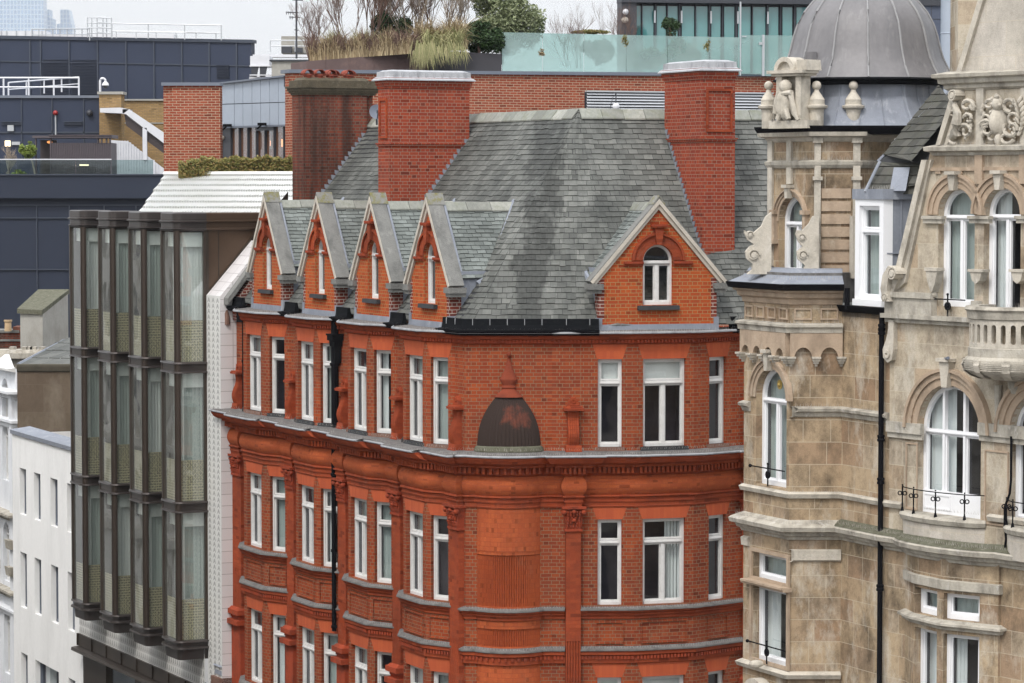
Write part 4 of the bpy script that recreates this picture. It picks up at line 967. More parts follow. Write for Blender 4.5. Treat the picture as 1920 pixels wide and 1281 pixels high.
# party wall upstand with its sloping pale coping at the far end
pe = Fr(PIL[0][0], C0)
m = MB(); fe = Fr(pe.xy(.0, .05), step(pe.xy(.0, .05), in_h, 1.0))
m.prism(fe, [(-.05, 16.6), (2.6, 16.6), (2.6, 20.4), (-.05, 17.1)], 0, .26); pw = m.build('party_wall', M['quoin'], rb)
m = MB(); m.prism(fe, [(-.28, 16.98), (2.7, 20.75), (2.7, 20.9), (-.28, 17.14)], -.03, .30); m.build('wall_coping', M['coping'], pw)
m = MB(); m.prism(fe, [(-.31, 17.0), (2.7, 20.76), (2.7, 20.84), (-.31, 17.10)], -.06, -.03); m.build('coping_edge', M['copl'], pw)
# rainwater pipes: big square black one between the second and third bays, slim one at the far end
def pipe(pts, r, name='drainpipe', hop=None, mat='black', n=8, lab=None):
    m = MB(); m.tube(pts, r, n); P0 = Vector(pts[0]); P1 = Vector(pts[-1])
    z = P0.z-1.0
    while z > P1.z:
        m.lathe((P1.x, P1.y), [(r, z-.07), (r*1.35, z-.06), (r*1.35, z), (r, z+.01)], n); z -= 1.75
    o = m.build(name, M[mat], rb, smooth=True)
    return o
fp = Fr(PIL[2][0], PIL[2][1]); c = fp.xy(-.14, .14); zt = Z['gut']
o = pipe([(*c, zt), (*c, Z['lede']+.05)], .085, lab=1); o['label'] = 'black rainwater pipe between the second and third bays'
m = MB(); hf = Fr((c[0]-.001, c[1]), (c[0]+cos(-LH)*1, c[1]+.49)); hf = Fr(fp.p, fp.q); cu = -.12
m.box(hf, cu-.17, cu+.17, 0, .27, zt-.48, zt-.36, top=-.0); m.box(hf, cu-.13, cu+.13, .02, .22, zt-.62, zt-.48, top=-.03); m.box(hf, cu-.19, cu+.19, -.02, .29, zt-.37, zt-.33); m.box(hf, cu-.10, cu+.10, .03, .19, zt-1.0, zt-.62); m.box(hf, cu-.20, cu+.06, .0, .16, zt-.22, zt+.06); m.build('hopper_head', M['blackm'], o)
c2 = fp.xy(-.11, .19); pipe([(*c2, Z['lede']), (*c2, yz(1262))], .052)['label'] = 'lower run of the black rainwater pipe beside the third pilaster'
fp = Fr(PIL[0][0], PIL[0][1]); c = fp.xy(fp.L+.06, .06); o = pipe([(*c, Z['gut']-.25), (*c, Z['led'])], .04); m = MB(); m.box(fp, fp.L-.06, fp.L+.22, 0, .20, Z['gut']-.32, Z['gut']-.08); m.build('hopper_head', M['black'], o)
c3 = fp.xy(.02, .25); c4 = fp.xy(-.12, .25)
pipe([(c4[0], c4[1], Z['gut']+.25), (c4[0], c4[1], Z['gut']+.08), (c3[0], c3[1], Z['gut']-.22), (c3[0], c3[1], Z['gut']-.4)], .06, mat='sillbr')
# ------------------------------------------------------------------ BRONZE FRONTED SHOP BUILDING
bz = thing('bronze_building', 'dark bronze fronted building with tall projecting bay windows beside the red brick building', 'building', (-10, 82, 0))
def bp(mb, name, mat, par=None, smooth=False, lab=None):
    o = mb.build(name, M[mat] if isinstance(mat, str) else mat, par or bz, smooth)
    if lab: o['label'] = lab
    return o
E0 = PIL[0][0]; A2 = (E0[0]+Ln[0]*.31, E0[1]-abs(Ln[1])*.31*1.0)
A2 = (E0[0]-cos(LH)*.42, E0[1]+sin(LH)*.42)
def outw(p, d): return (p[0]-cos(LH)*d, p[1]+sin(LH)*d)
B2 = hit(388, A2, LH)
zz = lambda y: zof(y, 74.7)
zT, zF1, zF0 = zz(399), zz(416), zz(433)
fl = [(zz(436), zz(678)), (zz(700), zz(939)), (zz(961), zz(1199))]
far = hit(152, A2, LH)
# body: dark wall behind the bays, side wall over the roof of the neighbour, flat roof
m = MB(); fw_ = Fr(far, B2); m.panel(fw_, rectp(0, fw_.L, zz(1225), zT-.1)); bp(m, 'wall', 'bronze')
sdw = Fr(B2, step(B2, in_h, 9)); m = MB(); m.panel(sdw, rectp(0, 9, 14, zT-.35)); w_ = bp(m, 'wall', 'bronzel', lab='plain brown bronze side wall')
m = MB()
for u in (.32,): m.box(sdw, u, u+.02, 0, .012, 14, zT-.4)
m.prism(sdw, [(0, zz(566)), (2.2, zz(566)+2.55), (2.2, zz(566)+2.75), (0, zz(566)+.2)], 0, .03); m.box(sdw, 0, .06, 0, .03, 12, zT-.4); m.build('seam', M['bronze'], w_)
m = MB(); p3 = step(far, in_h, 9); m.hprism([far, B2, step(B2, in_h, 9), p3], zT-.3, zT-.05); bp(m, 'roof', 'bronzeb')
m = MB(); sf = Fr(B2, step(B2, in_h, 9))
m.sweep([B2, step(B2, in_h, 9)], [(0, zF0), (.05, zF0+.02), (.08, zF0+.06), (.03, zF0+.07), (.03, zF1-.02), (.09, zF1), (.09, zF1+.03), (.04, zF1+.04), (.04, zT-.02), (.02, zT), (-.3, zT)])
bp(m, 'fascia', 'bronzel')
LPX = [302, 242, 181, 124]; PB = .80; rc = .20
outer = lambda px: hit(px, outw(A2, PB), LH)
nearc = outw(B2, PB); pl0 = outer(302); bw_ = dist(nearc, pl0); pitch = dist(outer(302), outer(242))
k_ = Nd('gold_lattice')
ck = k_.n('ShaderNodeTexBrick', offset=.5); ck.inputs['Scale'].default_value = 1; ck.inputs['Brick Width'].default_value = .10; ck.inputs['Row Height'].default_value = .07; ck.inputs['Mortar Size'].default_value = .012; ck.inputs['Mortar Smooth'].default_value = .2
ck.inputs['Color1'].default_value = (.30, .27, .16, 1); ck.inputs['Color2'].default_value = (.22, .20, .13, 1); ck.inputs['Mortar'].default_value = (.44, .40, .26, 1)
k_.l(k_.uv, ck.inputs['Vector']); vr = k_.n('ShaderNodeTexVoronoi', distance='CHEBYCHEV'); vr.inputs['Scale'].default_value = 15; vr.inputs['Randomness'].default_value = .25; k_.l(k_.uv, vr.inputs['Vector'])
M['gold'] = k_.done(k_.mix(k_.ramp(vr.outputs['Distance'], [(0, (.9, .9, .9)), (.20, (.9, .9, .9)), (.28, (0, 0, 0)), (1, (0, 0, 0))]), ck.outputs[0], (.10, .095, .07)), .5, .2, .4)
for i in range(4):
    ne = step(nearc, LH, pitch*i); root = step(B2, LH, pitch*i); fe_ = step(ne, LH, bw_); fr0 = step(root, LH, bw_)
    # plan path left (far) to right (near): root - outer - rounded - root
    def cornr(c, d1, d2, n=5, rc=rc):
        a = step(c, d1, rc); b = step(c, d2, rc); return [((1-t)**2*a[0]+2*t*(1-t)*c[0]+t*t*b[0], (1-t)**2*a[1]+2*t*(1-t)*c[1]+t*t*b[1]) for t in [q/n for q in range(n+1)]]
    back = in_h
    path = [fr0]+cornr(fe_, in_h, LH+pi)+cornr(ne, LH, in_h)+[root]
    r2 = .085; fF = Fr(step(fe_, LH+pi, r2), step(ne, LH, r2)); fS = Fr(step(ne, in_h, r2), root)
    b = MB()
    b.sweep(path, [(-.05, zF0-.01), (.04, zF0), (.07, zF0+.05), (.02, zF0+.06), (.02, zF1-.03), (.08, zF1-.01), (.08, zF1+.02), (.03, zF1+.03), (.03, zT-.02), (0, zT), (-.5, zT)])
    fas = bp(b, 'fascia', 'bronzeb')
    for z1_, z0_ in ((fl[0][1], fl[1][0]), (fl[1][1], fl[2][0])):
        b = MB()
        b.sweep(path, [(-.05, z1_+.0), (.06, z1_-.01), (.075, z1_-.05), (.01, z1_-.06), (.01, z0_+.06), (.07, z0_+.05), (.08, z0_+.01), (-.05, z0_)]); bp(b, 'floor_band', 'bronzeb')
    z1_ = fl[2][1]; b = MB(); b.sweep(path, [(-.05, z1_), (.06, z1_-.01), (.075, z1_-.05), (.0, z1_-.06), (.0, z1_-.16), (.07, z1_-.17), (.08, z1_-.22), (-.02, z1_-.24), (-.04, z1_-.50), (-.4, z1_-.50)])
    bp(b, 'floor_band', 'bronzeb')
    b = MB()
    zb_, zt_ = fl[2][1]-.02, zF0+.02
    b.box(fF, 0-.02, .06, -.09, .02, zb_, zt_)
    cp = cornr(ne, LH, in_h, 5, r2)
    b.strip([Vector((*q_, zb_)) for q_ in cp], [Vector((*q_, zt_)) for q_ in cp]); b.box(fF, fF.L-.04, fF.L+.0, -.08, .02, zb_, zt_)
    b.box(fS, 0, .02, -.08, .015, zb_, zt_); b.box(fS, fS.L-.07, fS.L, -.08, .015, zb_, zt_)
    cp = cornr(fe_, in_h, LH+pi, 5, r2); b.strip([Vector((*q_, zb_)) for q_ in cp], [Vector((*q_, zt_)) for q_ in cp])
    ff_ = Fr(fr0, step(fe_, in_h, r2)); b.panel(ff_, rectp(0, ff_.L, zb_, zt_))
    bp(b, 'mullion', 'bronzem')
    for s, (zt1, zb1) in enumerate(fl):
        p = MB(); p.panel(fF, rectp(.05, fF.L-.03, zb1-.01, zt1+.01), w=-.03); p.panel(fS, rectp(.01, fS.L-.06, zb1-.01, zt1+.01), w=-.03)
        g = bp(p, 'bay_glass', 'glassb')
        q = MB(); gh = (zt1-zb1)*.32
        q.panel(fF, rectp(.06, fF.L-.04, zb1, zb1+gh), w=-.09); q.panel(fS, rectp(.02, fS.L-.07, zb1, zb1+gh), w=-.09); q.build('lattice_screen', M['gold'], g)
        q = MB(); q.box(fS, .05, fS.L-.07, -.55, -.2, zb1, zb1+.02)
        # white reveal lining, slab edge and curtain
        q.panel(fS, rectp(.0, .16, zb1, zt1), w=-.16); q.panel(fS, rectp(0, fS.L, zt1-.36, zt1), w=-.16); q.panel(fF, rectp(0, fF.L, zt1-.36, zt1), w=-.18); q.panel(fF, rectp(fF.L-.3, fF.L, zb1, zt1), w=-.18)
        q.build('white_lining', M['blind'], g)
        d = MB()
        for f_, a0, a1_, ww in ((fF, .0, fF.L-.3, -.3), (fS, .16, fS.L, -.26)):
            n = int((a1_-a0)/.045)+2; rowa = [f_.pt(a0+(a1_-a0)*t/n, ww+(.009 if t % 2 else -.009)*rnd.uniform(.3, 1.2), zb1) for t in range(n+1)]; d.strip(rowa, [Vector((r_.x, r_.y, zt1-.3)) for r_ in rowa])
        d.build('curtain', M['curtg' if (i*2+s) % 3 else 'curt'], g)
# white tiled pier between the bronze bays and the red brick
m = MB(); ps = Fr(A2, E0); pf = Fr(B2, A2)
m.panel(ps, rectp(0, ps.L, 6, zz(553))); m.panel(pf, rectp(0, pf.L, 6, zz(553)))
m.poly([pf.pt(0, 0, zz(553)), pf.pt(pf.L, 0, zz(553)), ps.pt(1.2, 0, zz(553)+1.35), ps.pt(1.2, -pf.L, zz(553)+1.35)]); m.poly([pf.pt(pf.L, 0, zz(553)), ps.pt(1.2, 0, zz(553)+1.35), ps.pt(1.2, 0, zz(553))])
pr_ = bp(m, 'tiled_pier', 'tile')
M['tileg'] = plain('grey_tile_relief', (.40, .40, .39), .6)
def relief(mb, f, u0, u1, z0, z1, cw, rh):
    z = z0
    while z+rh <= z1+.001:
        n = int((u1-u0)/cw); 
        for i in range(n):
            u = u0+(u1-u0)*(i+.5)/n
            for (xa, ya), (xb, yb) in (((-.30, .1), (0, .9)), ((0, .9), (.30, .1)), ((-.16, .42), (.16, .42))):
                t_ = .10*cw if xa != -.16 else 0; v_ = 0 if xa != -.16 else .09*rh
                mb.poly([f.pt(u+cw*xa-t_, .006, z+rh*ya-v_), f.pt(u+cw*xa+t_, .006, z+rh*ya+v_), f.pt(u+cw*xb+t_, .006, z+rh*yb+v_), f.pt(u+cw*xb-t_, .006, z+rh*yb-v_)], 1)
        z += rh
m = MB(); m.panel(pf, rectp(0, pf.L, 6, zz(553)), w=.004); relief(m, pf, .03, pf.L-.03, 7.2, zz(553), .25, .142); m.build('relief_tiles', [M['tilew'], M['tileg']], pr_)
m = MB(); m.panel(fw_, rectp(0, fw_.L, zz(1290), zz(1215)+.0), w=.10); relief(m, Fr(fw_.xy(0, .1), fw_.xy(fw_.L, .1)), 0, fw_.L, zz(1290), zz(1222), .16, .22); m.build('relief_tile_band', [M['tilew'], M['tileg']], bz)
m = MB(); zs_ = zz(1290)
m.box(fw_, 0, fw_.L, -.2, .16, zs_-.34, zs_); 
for i in range(8): m.box(fw_, fw_.L*i/8, fw_.L*i/8+.05, .16, .19, zs_-.34, zs_)
m.sweep([far, B2], [(0, zs_-.34), (.34, zs_-.38), (.36, zs_-.46), (.30, zs_-.50), (0, zs_-.50)]); m.panel(fw_, rectp(0, fw_.L, 0, zs_-.5), [rectp(fw_.L*a, fw_.L*b, 1.0, zs_-.62) for a, b in ((.20, .44), (.52, .80), (.84, .98))], 0, .2)
bp(m, 'shopfront', 'bronze')
m = MB()
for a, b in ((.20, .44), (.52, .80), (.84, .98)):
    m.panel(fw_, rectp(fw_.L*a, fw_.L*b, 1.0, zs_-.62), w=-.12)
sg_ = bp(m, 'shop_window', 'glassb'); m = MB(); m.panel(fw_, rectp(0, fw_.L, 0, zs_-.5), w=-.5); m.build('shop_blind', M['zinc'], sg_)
# white tiled sloping roof behind the bays
m = MB(); a, b, c, d = at(258, 401, 82), at(575, 402, 78.5), at(556, 329, 83), at(308, 329, 86)
N_, K_ = 7, 60
for r_ in range(N_):
    for q in range(K_):
        def pt(s, t): return (a.lerp(b, s)).lerp(d.lerp(c, s), t)
        s0, s1 = q/K_, (q+1)/K_; t0, t1 = r_/N_, (r_+1)/N_; up = Vector((0, -.02, .035))
        o_ = .5/K_ if r_ % 2 else 0
        jz = Vector((0, 0, rnd.uniform(-.006, .009))); m.poly([pt(min(s0+o_, 1), t0)+up*1.1+jz, pt(min(s1+o_-.002, 1), t0)+up*(1.4)+jz, pt(min(s1+o_-.002, 1), t1)+up*.3, pt(min(s0+o_, 1), t1)-up*.1])
        m.poly([pt(min(s0+o_, 1), t0)+up*1.1+jz, pt(min(s1+o_-.002, 1), t0)+up*1.9+jz, pt(min(s1+o_-.002, 1), t0)-up*.3, pt(min(s0+o_, 1), t0)-up*.3])
m.poly([p-Vector((0, 0, .03)) for p in (a, b, c, d)])
wr_f = bp(m, 'tiled_roof', 'roofw'); m = MB(); m.tube([d+Vector((0, 0, .04)), c+Vector((0, 0, .04))], .07, 4); m.tube([c, b], .09, 4); m.build('roof_edge', M['tilew'], wr_f)
m = MB(); m.poly([d, c, c+Vector((0, 0, -6)), d+Vector((0, 0, -6))]); m.poly([a, d, d+Vector((0, 0, -6)), a+Vector((0, 0, -6))]); bp(m, 'wall', 'bronzel')
m = MB(); cq = at(420, 1262, 73.6); cqf = Fr(PIL[0][0], C0); m.box(cqf, -.52, -.02, -.35, .44, cq.z-.12, cq.z+.10, top=.03, topw=.03); m.box(cqf, -.56, .0, -.36, .48, cq.z+.10, cq.z+.16, top=.12, topw=.12); o = m.build('lead_corner_cap', M['lead'], rb)
m = MB(); cq2 = Fr(PIL[0][0], C0); m.box(cq2, -.6, 0.0, -.6, .5, 0, cq.z-.18); part(m, 'plinth', M['sillbr'])

# ------------------------------------------------------------------ WHITE RENDERED BUILDING
wb = thing('rendered_building', 'plain white rendered building with small slit windows, left of the bronze bays', 'building', (-13, 88, 0))
W0p = hit(156, A2, LH); WH = R(-24.5); W1p = hit(22, W0p, WH); wf = Fr(W1p, W0p)
def uw(px, w=0): return dist(W1p, hit(px, W0p, WH))
def zw(px, py): p = hit(px, W0p, WH); return zof(py, p[1])
cols_ = [(35.5, 47.5), (62, 74.5), (93, 106.5), (124, 137)]
rows_ = [(zw(64, 886), zw(64, 974)), (zw(64, 1046), zw(64, 1151)), (zw(64, 1238), zw(64, 1330))]
hs = [rectp(uw(a), uw(b), r_[1], r_[0]) for a, b in cols_ for r_ in rows_ if not (r_ is rows_[2] and a in (62, 93))]
big_ = rectp(uw(62), uw(106), rows_[2][1], rows_[2][0]); hs.append(big_)
m = MB(); m.panel(wf, rectp(0, wf.L, 0, zw(75, 828)), hs, 0, .22); m.poly([wf.pt(0, 0, 0), wf.pt(0, -8, 0), wf.pt(0, -8, zw(75, 828)), wf.pt(0, 0, zw(75, 828))])
m.build('wall', M['render'], wb)
m = MB(); zc = zw(75, 828); m.sweep([W1p, W0p], [(0, zc-.02), (.06, zc), (.07, zc+.12), (-.55, zc+.20), (-.56, zc)]); m.build('parapet_coping', M['lead'], wb)
for h_ in hs:
    u0, u1 = h_[0][0], h_[1][0]; z0, z1 = h_[0][1], h_[2][1]
    window(wb, wf, u0+.005, u1-.005, z0+.005, z1-.005, .22, 'plain', 'blindfull' if u1-u0 < 1.2 else 'left', 'zincd', fw=.05)
# brown wall and slate roof rising behind it
bb = thing('brown_building', 'grimy brown rendered house with a slate roof behind the white rendered building', 'building', (-15, 97, 0))
a, b = at(32, 700, 96), at(150, 700, 96); m = MB(); bf = Fr((a.x, a.y), (b.x, b.y))
zt = zof(686, 96); m.panel(bf, rectp(0, bf.L, 0, zt)); m.poly([bf.pt(0, 0, 0), bf.pt(0, -8, 0), bf.pt(0, -8, zt), bf.pt(0, 0, zt)]); m.build('wall', M['brownr'], bb)
m = MB(); m.sweep([(a.x, a.y), (b.x, b.y)], [(0, zt-.2), (.06, zt-.16), (.1, zt-.02), (.1, zt+.05), (0, zt+.06)]); m.build('parapet', plain('grimy_coping', (.10, .09, .07), .9, var=.5), bb)
m = MB(); A_, B_, C_ = at(34, 686, 97), at(150, 686, 97), at(150, 626, 103); slates(m, [A_, B_, C_, at(120, 640, 102)], .17, .42); q = [at(34, 684, 97.2), at(150, 626, 103.2)]; o = m.build('roof', M['slate'], bb)
m = MB(); m.tube([q[0], at(120, 639, 102)], .07, 5); m.build('hip_lead', M['lead'], o)
for k__ in range(1): pass
cs = thing('chimney_stack', 'grey rendered chimney stack with a mossy sloping top', 'chimney', (-15.5, 104, 0))
p0, p1, p2 = at(38, 600, 104), at(80, 600, 103), at(128, 600, 106)
m = MB(); P_ = [(p0.x, p0.y), (p1.x, p1.y), (p2.x, p2.y), (p2.x-.9, p2.y+1.5)]
zA, zB = zof(590, 104), zof(590, 103); zR = zof(553, 105)
m.hprism(P_, 0, zB); m.poly([Vector((*P_[1], zB)), Vector((*P_[2], zB)), Vector((*P_[2], zR))]); m.build('shaft', M['cem'], cs)
m = MB(); e1, e2 = Vector((*P_[0], zB)), Vector((*P_[1], zB)); t1, t2 = Vector((p0.x+.45*1, p0.y+2.2, zR)), Vector((*P_[2], zR))
e1 += Vector((-.1, -.05, 0)); e2 += Vector((0, -.1, 0)); U = Vector((0, 0, .16))
t1 = at(72, 551, 106.5); t2 = at(130, 551, 106.5)
m.poly([e1+U, e2+U, t2+U, t1+U]); m.strip([e1, e2, t2, t1], [e1+U, e2+U, t2+U, t1+U], 0, True); m.build('sloping_cap', M['moss'], cs)
bs2 = thing('brick_chimney', 'low red brick chimney with one pale clay pot in front of the navy cladding', 'chimney', (-18, 108, 0))
a, b = at(-14, 640, 108), at(39, 640, 108); m = MB(); f = Fr((a.x, a.y), (b.x, b.y)); m.box(f, 0, f.L, -1, 0, 5, zof(622, 108)); m.box(f, f.L*.72, f.L, -1, .01, zof(622, 108), zof(613, 108)); m.build('stack', M['brickdk'], bs2)
m = MB(); m.box(f, -.05, f.L*.95, -1.05, .05, zof(624, 108), zof(619, 108)); m.box(f, -.05, f.L+.05, -1.05, .06, zof(640, 108), zof(636, 108)); m.build('cap', M['coping'], bs2)
c = at(15, 600, 107.6); m = MB(); m.lathe((c.x, c.y), [(.13, zof(621, 107.6)), (.12, zof(605, 107.6)), (.15, zof(603, 107.6)), (.15, zof(600, 107.6)), (.10, zof(600, 107.6))], 12); m.build('chimney_pot', plain('buff_pot', (.50, .36, .22), .8, var=.3), bs2, True)
# lead-capped ledge between
lg = thing('stone_ledge', 'pale weathered stone parapet with blocks below the grey rendered chimney stack', 'parapet', (-17, 101, 0))
a, b = at(-10, 668, 100), at(92, 668, 100); f = Fr((a.x, a.y), (b.x, b.y)); m = MB(); m.box(f, 0, f.L, -.6, 0, 8, zof(664, 100)); m.box(f, 0, f.L, -.62, .15, zof(672, 100), zof(662, 100)); m.box(f, 0, f.L, -.6, .05, zof(662, 100), zof(656, 100), topw=.05)
for px_ in (22, 45, 54, 61, 78): u = f.L*(px_+10)/102; m.box(f, u-.1, u+.1, -.4, -.1, zof(657, 100), zof(651, 100))
m.build('parapet', M['stoned'], lg)
# ornate white stucco front at the far left
ob = thing('stucco_building', 'ornate white stucco building with arched windows and cornices at the left edge', 'building', (-19, 104, 0))
o1 = hit(29, W0p, WH, 900); o1 = (o1[0]-1.2*0, o1[1]+1.0); o1 = (at(31, 900, 97).x, 97.0); o0 = step(o1, WH, 8); of = Fr(o0, o1)
zo = lambda y: zof(y, 97.5)
hs = []; 
for (yt, yb) in ((712, 790), (800, 905), (985, 1095), (1150, 1270)):
    for u in (of.L-1.75, of.L-4.0, of.L-6.2): hs.append(archp(u, u+.75, zo(yb), zo(yt)))
m = MB(); m.panel(of, rectp(0, of.L, 0, zo(690)), hs, 0, .25); m.panel(Fr(o1, (o1[0]+2, o1[1]+.3)), rectp(0, 2, 0, zo(690))); m.build('wall', M['stucco'], ob)
for h_ in hs:
    us = [p[0] for p in h_]; zs = [p[1] for p in h_]; window(ob, of, min(us)+.01, max(us)-.01, min(zs), max(zs), .2, 'single', 'net', arched=True)
for y, e in ((735, .35), (790, .2), (965, .35), (1110, .3), (1145, .2)):
    m = MB(); m.sweep([o0, o1, (o1[0]+1.5, o1[1]+.3)], [(0, zo(y)-.25), (.08, zo(y)-.2), (.1, zo(y)-.08), (e, zo(y)-.02), (e, zo(y)+.06), (0, zo(y)+.1)]); m.build('cornice', M['stoned' if y in (965, 1110) else 'stucco'], ob)
for u in (of.L-.45, of.L-2.6, of.L-4.8):
    m = MB(); m.box(of, u, u+.36, 0, .12, 0, zo(740)); m.build('pilaster', M['stucco'], ob)
    for y in (1010, 1060): 
        m = MB(); m.box(of, u-.08, u+.44, 0, .24, zo(y)-.3, zo(y), topw=-.05); m.build('capital', M['stoned'], ob)
m = MB(); A_, B_ = at(-12, 700, 98), at(31, 700, 97); m.poly([Vector((o0[0], o0[1], zo(690))), Vector((*o1, zo(695))), at(17, 664, 99.5), at(-14, 664, 104)]); m.sweep([o0, o1], [(0, zo(697)), (.25, zo(694)), (.25, zo(690)), (0, zo(688))]); m.build('roof', M['tilew'], ob)
# ------------------------------------------------------------------ BACKGROUND BUILDINGS
def FP(px0, px1, Y0, Y1=None, py=300):
    a, b = at(px0, py, Y0), at(px1, py, Y1 or Y0); return Fr((a.x, a.y), (b.x, b.y))
class Bg:                            # facade addressed by photo pixels on a vertical plane
    def __init__(s, px0, px1, Y0, Y1=None): s.px0, s.px1, s.Y0, s.Y1 = px0, px1, Y0, Y1 or Y0; s.f = FP(px0, px1, Y0, s.Y1)
    def u(s, px): p = hit(px, s.f.p, math.atan2(s.f.d[0], s.f.d[1])); return (p[0]-s.f.p[0])*s.f.d[0]+(p[1]-s.f.p[1])*s.f.d[1]
    def z(s, py, px=None): 
        p = hit(px if px is not None else (s.px0+s.px1)/2, s.f.p, math.atan2(s.f.d[0], s.f.d[1])); return zof(py, p[1])
    def box(s, m, px0, px1, py0, py1, w0, w1, mi=0): m.box(s.f, s.u(px0), s.u(px1), w0, w1, s.z(py1), s.z(py0), mi)
nb = thing('navy_building', 'large dark navy metal-clad building with panel seams, behind the rooftops at the left', 'building', (-20, 150, 0))
g = Bg(-60, 472, 150, 147); m = MB(); zt0, zt1 = zof(68, 150), zof(77, 147)
m.prism(g.f, [(0, 0), (g.f.L, 0), (g.f.L, zt1), (0, zt0)], -.6, 0); m.build('wall', M['navy'], nb)
m = MB(); m.prism(g.f, [(0, zt0-.1), (g.f.L+.1, zt1-.1), (g.f.L+.1, zt1+.06), (0, zt0+.06)], -.6, .1); m.build('roof_trim', M['navyf'], nb)
m = MB()
for px in (2, 62, 82, 135, 188, 241, 293, 345, 396, 447): m.box(g.f, g.u(px)-.04, g.u(px)+.04, 0, .06, g.z(400), g.z(76, px))
for py in (118,): m.prism(g.f, [(0, g.z(114, 0)), (g.f.L, g.z(125, 472)), (g.f.L, g.z(123, 472)), (0, g.z(112, 0))], 0, .06)
m.box(g.f, 0, g.f.L, 0, .08, g.z(189), g.z(186)); m.build('panel_seam', M['navyf'], nb)
for a, b, y0, y1 in ((85, 134, 110, 178), (139, 187, 111, 178), (410, 433, 123, 149)):
    m = MB(); n = int((y1-y0)/2.6)
    for i in range(n): m.prism(Fr(g.f.xy(g.u(a), 0), g.f.xy(g.u(b), 0)), [(0, g.z(y0+(i+1)*2.6)), (g.u(b)-g.u(a), g.z(y0+(i+1)*2.6)), (g.u(b)-g.u(a), g.z(y0+i*2.6)-.02), (0, g.z(y0+i*2.6)-.02)], .0, .05 if i % 2 else .09)
    m.build('louvre', M['navyd'], nb)
lb = thing('navy_terrace_building', 'lower dark navy block with roof terrace and grey seams at the left', 'building', (-22, 135, 0))
g2 = Bg(-60, 191, 140); m = MB(); g2.box(m, -60, 190, 181, 345, -6, 0); m.build('wall', M['navy'], lb)
m = MB(); g2.box(m, -60, 191, 179, 184, -6, .12); m.build('roof_trim', M['zincd'], lb)
m = MB()
for px in (45, 102, 161): g2.box(m, px-1, px+1, 184, 300, 0, .06)
g2.box(m, -60, 190, 247, 250, 0, .06)
for a in ((8, 44), (124, 159)):
    for y in (228, 232): g2.box(m, a[0], a[1], y, y+1.5, 0, .12)
m.build('panel_seam', M['navyf'], lb)
g3 = Bg(-60, 320, 127); m = MB(); g3.box(m, -60, 325, 328, 372, -8, 0); g3.box(m, -60, 325, 372, 900, -8, -.4); m.build('parapet', M['navyd'], lb)
m = MB()
for px in (69, 130, 195, 255): g3.box(m, px-1, px+1, 386, 900, -.4, -.33)
for y in (384, 408, 505, 640): g3.box(m, -60, 325, y, y+2, -.4, -.32)
g3.box(m, -60, 325, 326.5, 329, -8, .08); m.build('panel_seam', M['navyf'], lb)
# yellow brick stair tower
yb = thing('yellow_brick_tower', 'yellow stock brick pier and wall with a covered stair', 'building', (-16, 145, 0))
g4 = Bg(188, 232, 139); m = MB(); g4.box(m, 190, 231, 177, 345, -1.2, 0); m.build('pier', M['bricky'], yb); m = MB(); g4.box(m, 187, 235, 172, 177, -1.3, .1); m.build('pier_cap', M['cem'], yb)
g5 = Bg(228, 330, 144); m = MB(); g5.box(m, 228, 330, 187, 345, -.5, 0); m.build('wall', M['bricky'], yb); m = MB(); g5.box(m, 228, 330, 230, 232, 0, .04); g5.box(m, 228, 330, 186, 189, 0, .1); m.build('string', M['cem'], yb)
st = thing('covered_stair', 'white steel canopy sloping down over an outside stair, on the yellow brick wall', 'staircase', (-15, 138, 0))
g6 = Bg(190, 330, 137.5); U = g6.u; Zg = g6.z; m = MB()
m.prism(g6.f, [(U(192), Zg(211)), (U(236), Zg(213)), (U(246), Zg(205)), (U(230), Zg(202)), (U(192), Zg(203))], -1.5, .1)
m.prism(g6.f, [(U(234), Zg(214)), (U(240), Zg(214)), (U(330), Zg(284)), (U(330), Zg(262)), (U(246), Zg(205)), (U(234), Zg(205))], 0, .1); m.build('canopy', M['whitem'], st)
m = MB(); m.prism(g6.f, [(U(236), Zg(214)), (U(330), Zg(284)), (U(330), Zg(303)), (U(240), Zg(236))], -1.2, -.1); m.build('canopy_soffit', M['brownm'], st)
m = MB(); m.box(g6.f, U(271), U(279), -.1, .1, Zg(300), Zg(240)); m.build('post', M['whitem'], st)
m = MB(); pts = [(U(212), Zg(330)), (U(330), Zg(330)), (U(330), Zg(336)), (U(243), Zg(265)), (U(212), Zg(263))]
m.prism(g6.f, [(U(212), Zg(330)), (U(312), Zg(330)), (U(312), Zg(318)), (U(243), Zg(265)), (U(212), Zg(263))], -.1, 0)
x = 212
while x < 300: m.box(g6.f, U(x), U(x)+.05, 0, .05, Zg(330), Zg(264 if x < 243 else 264+(x-243)*.8)); x += 5
m.build('corrugated_side', M['whitem'], st)
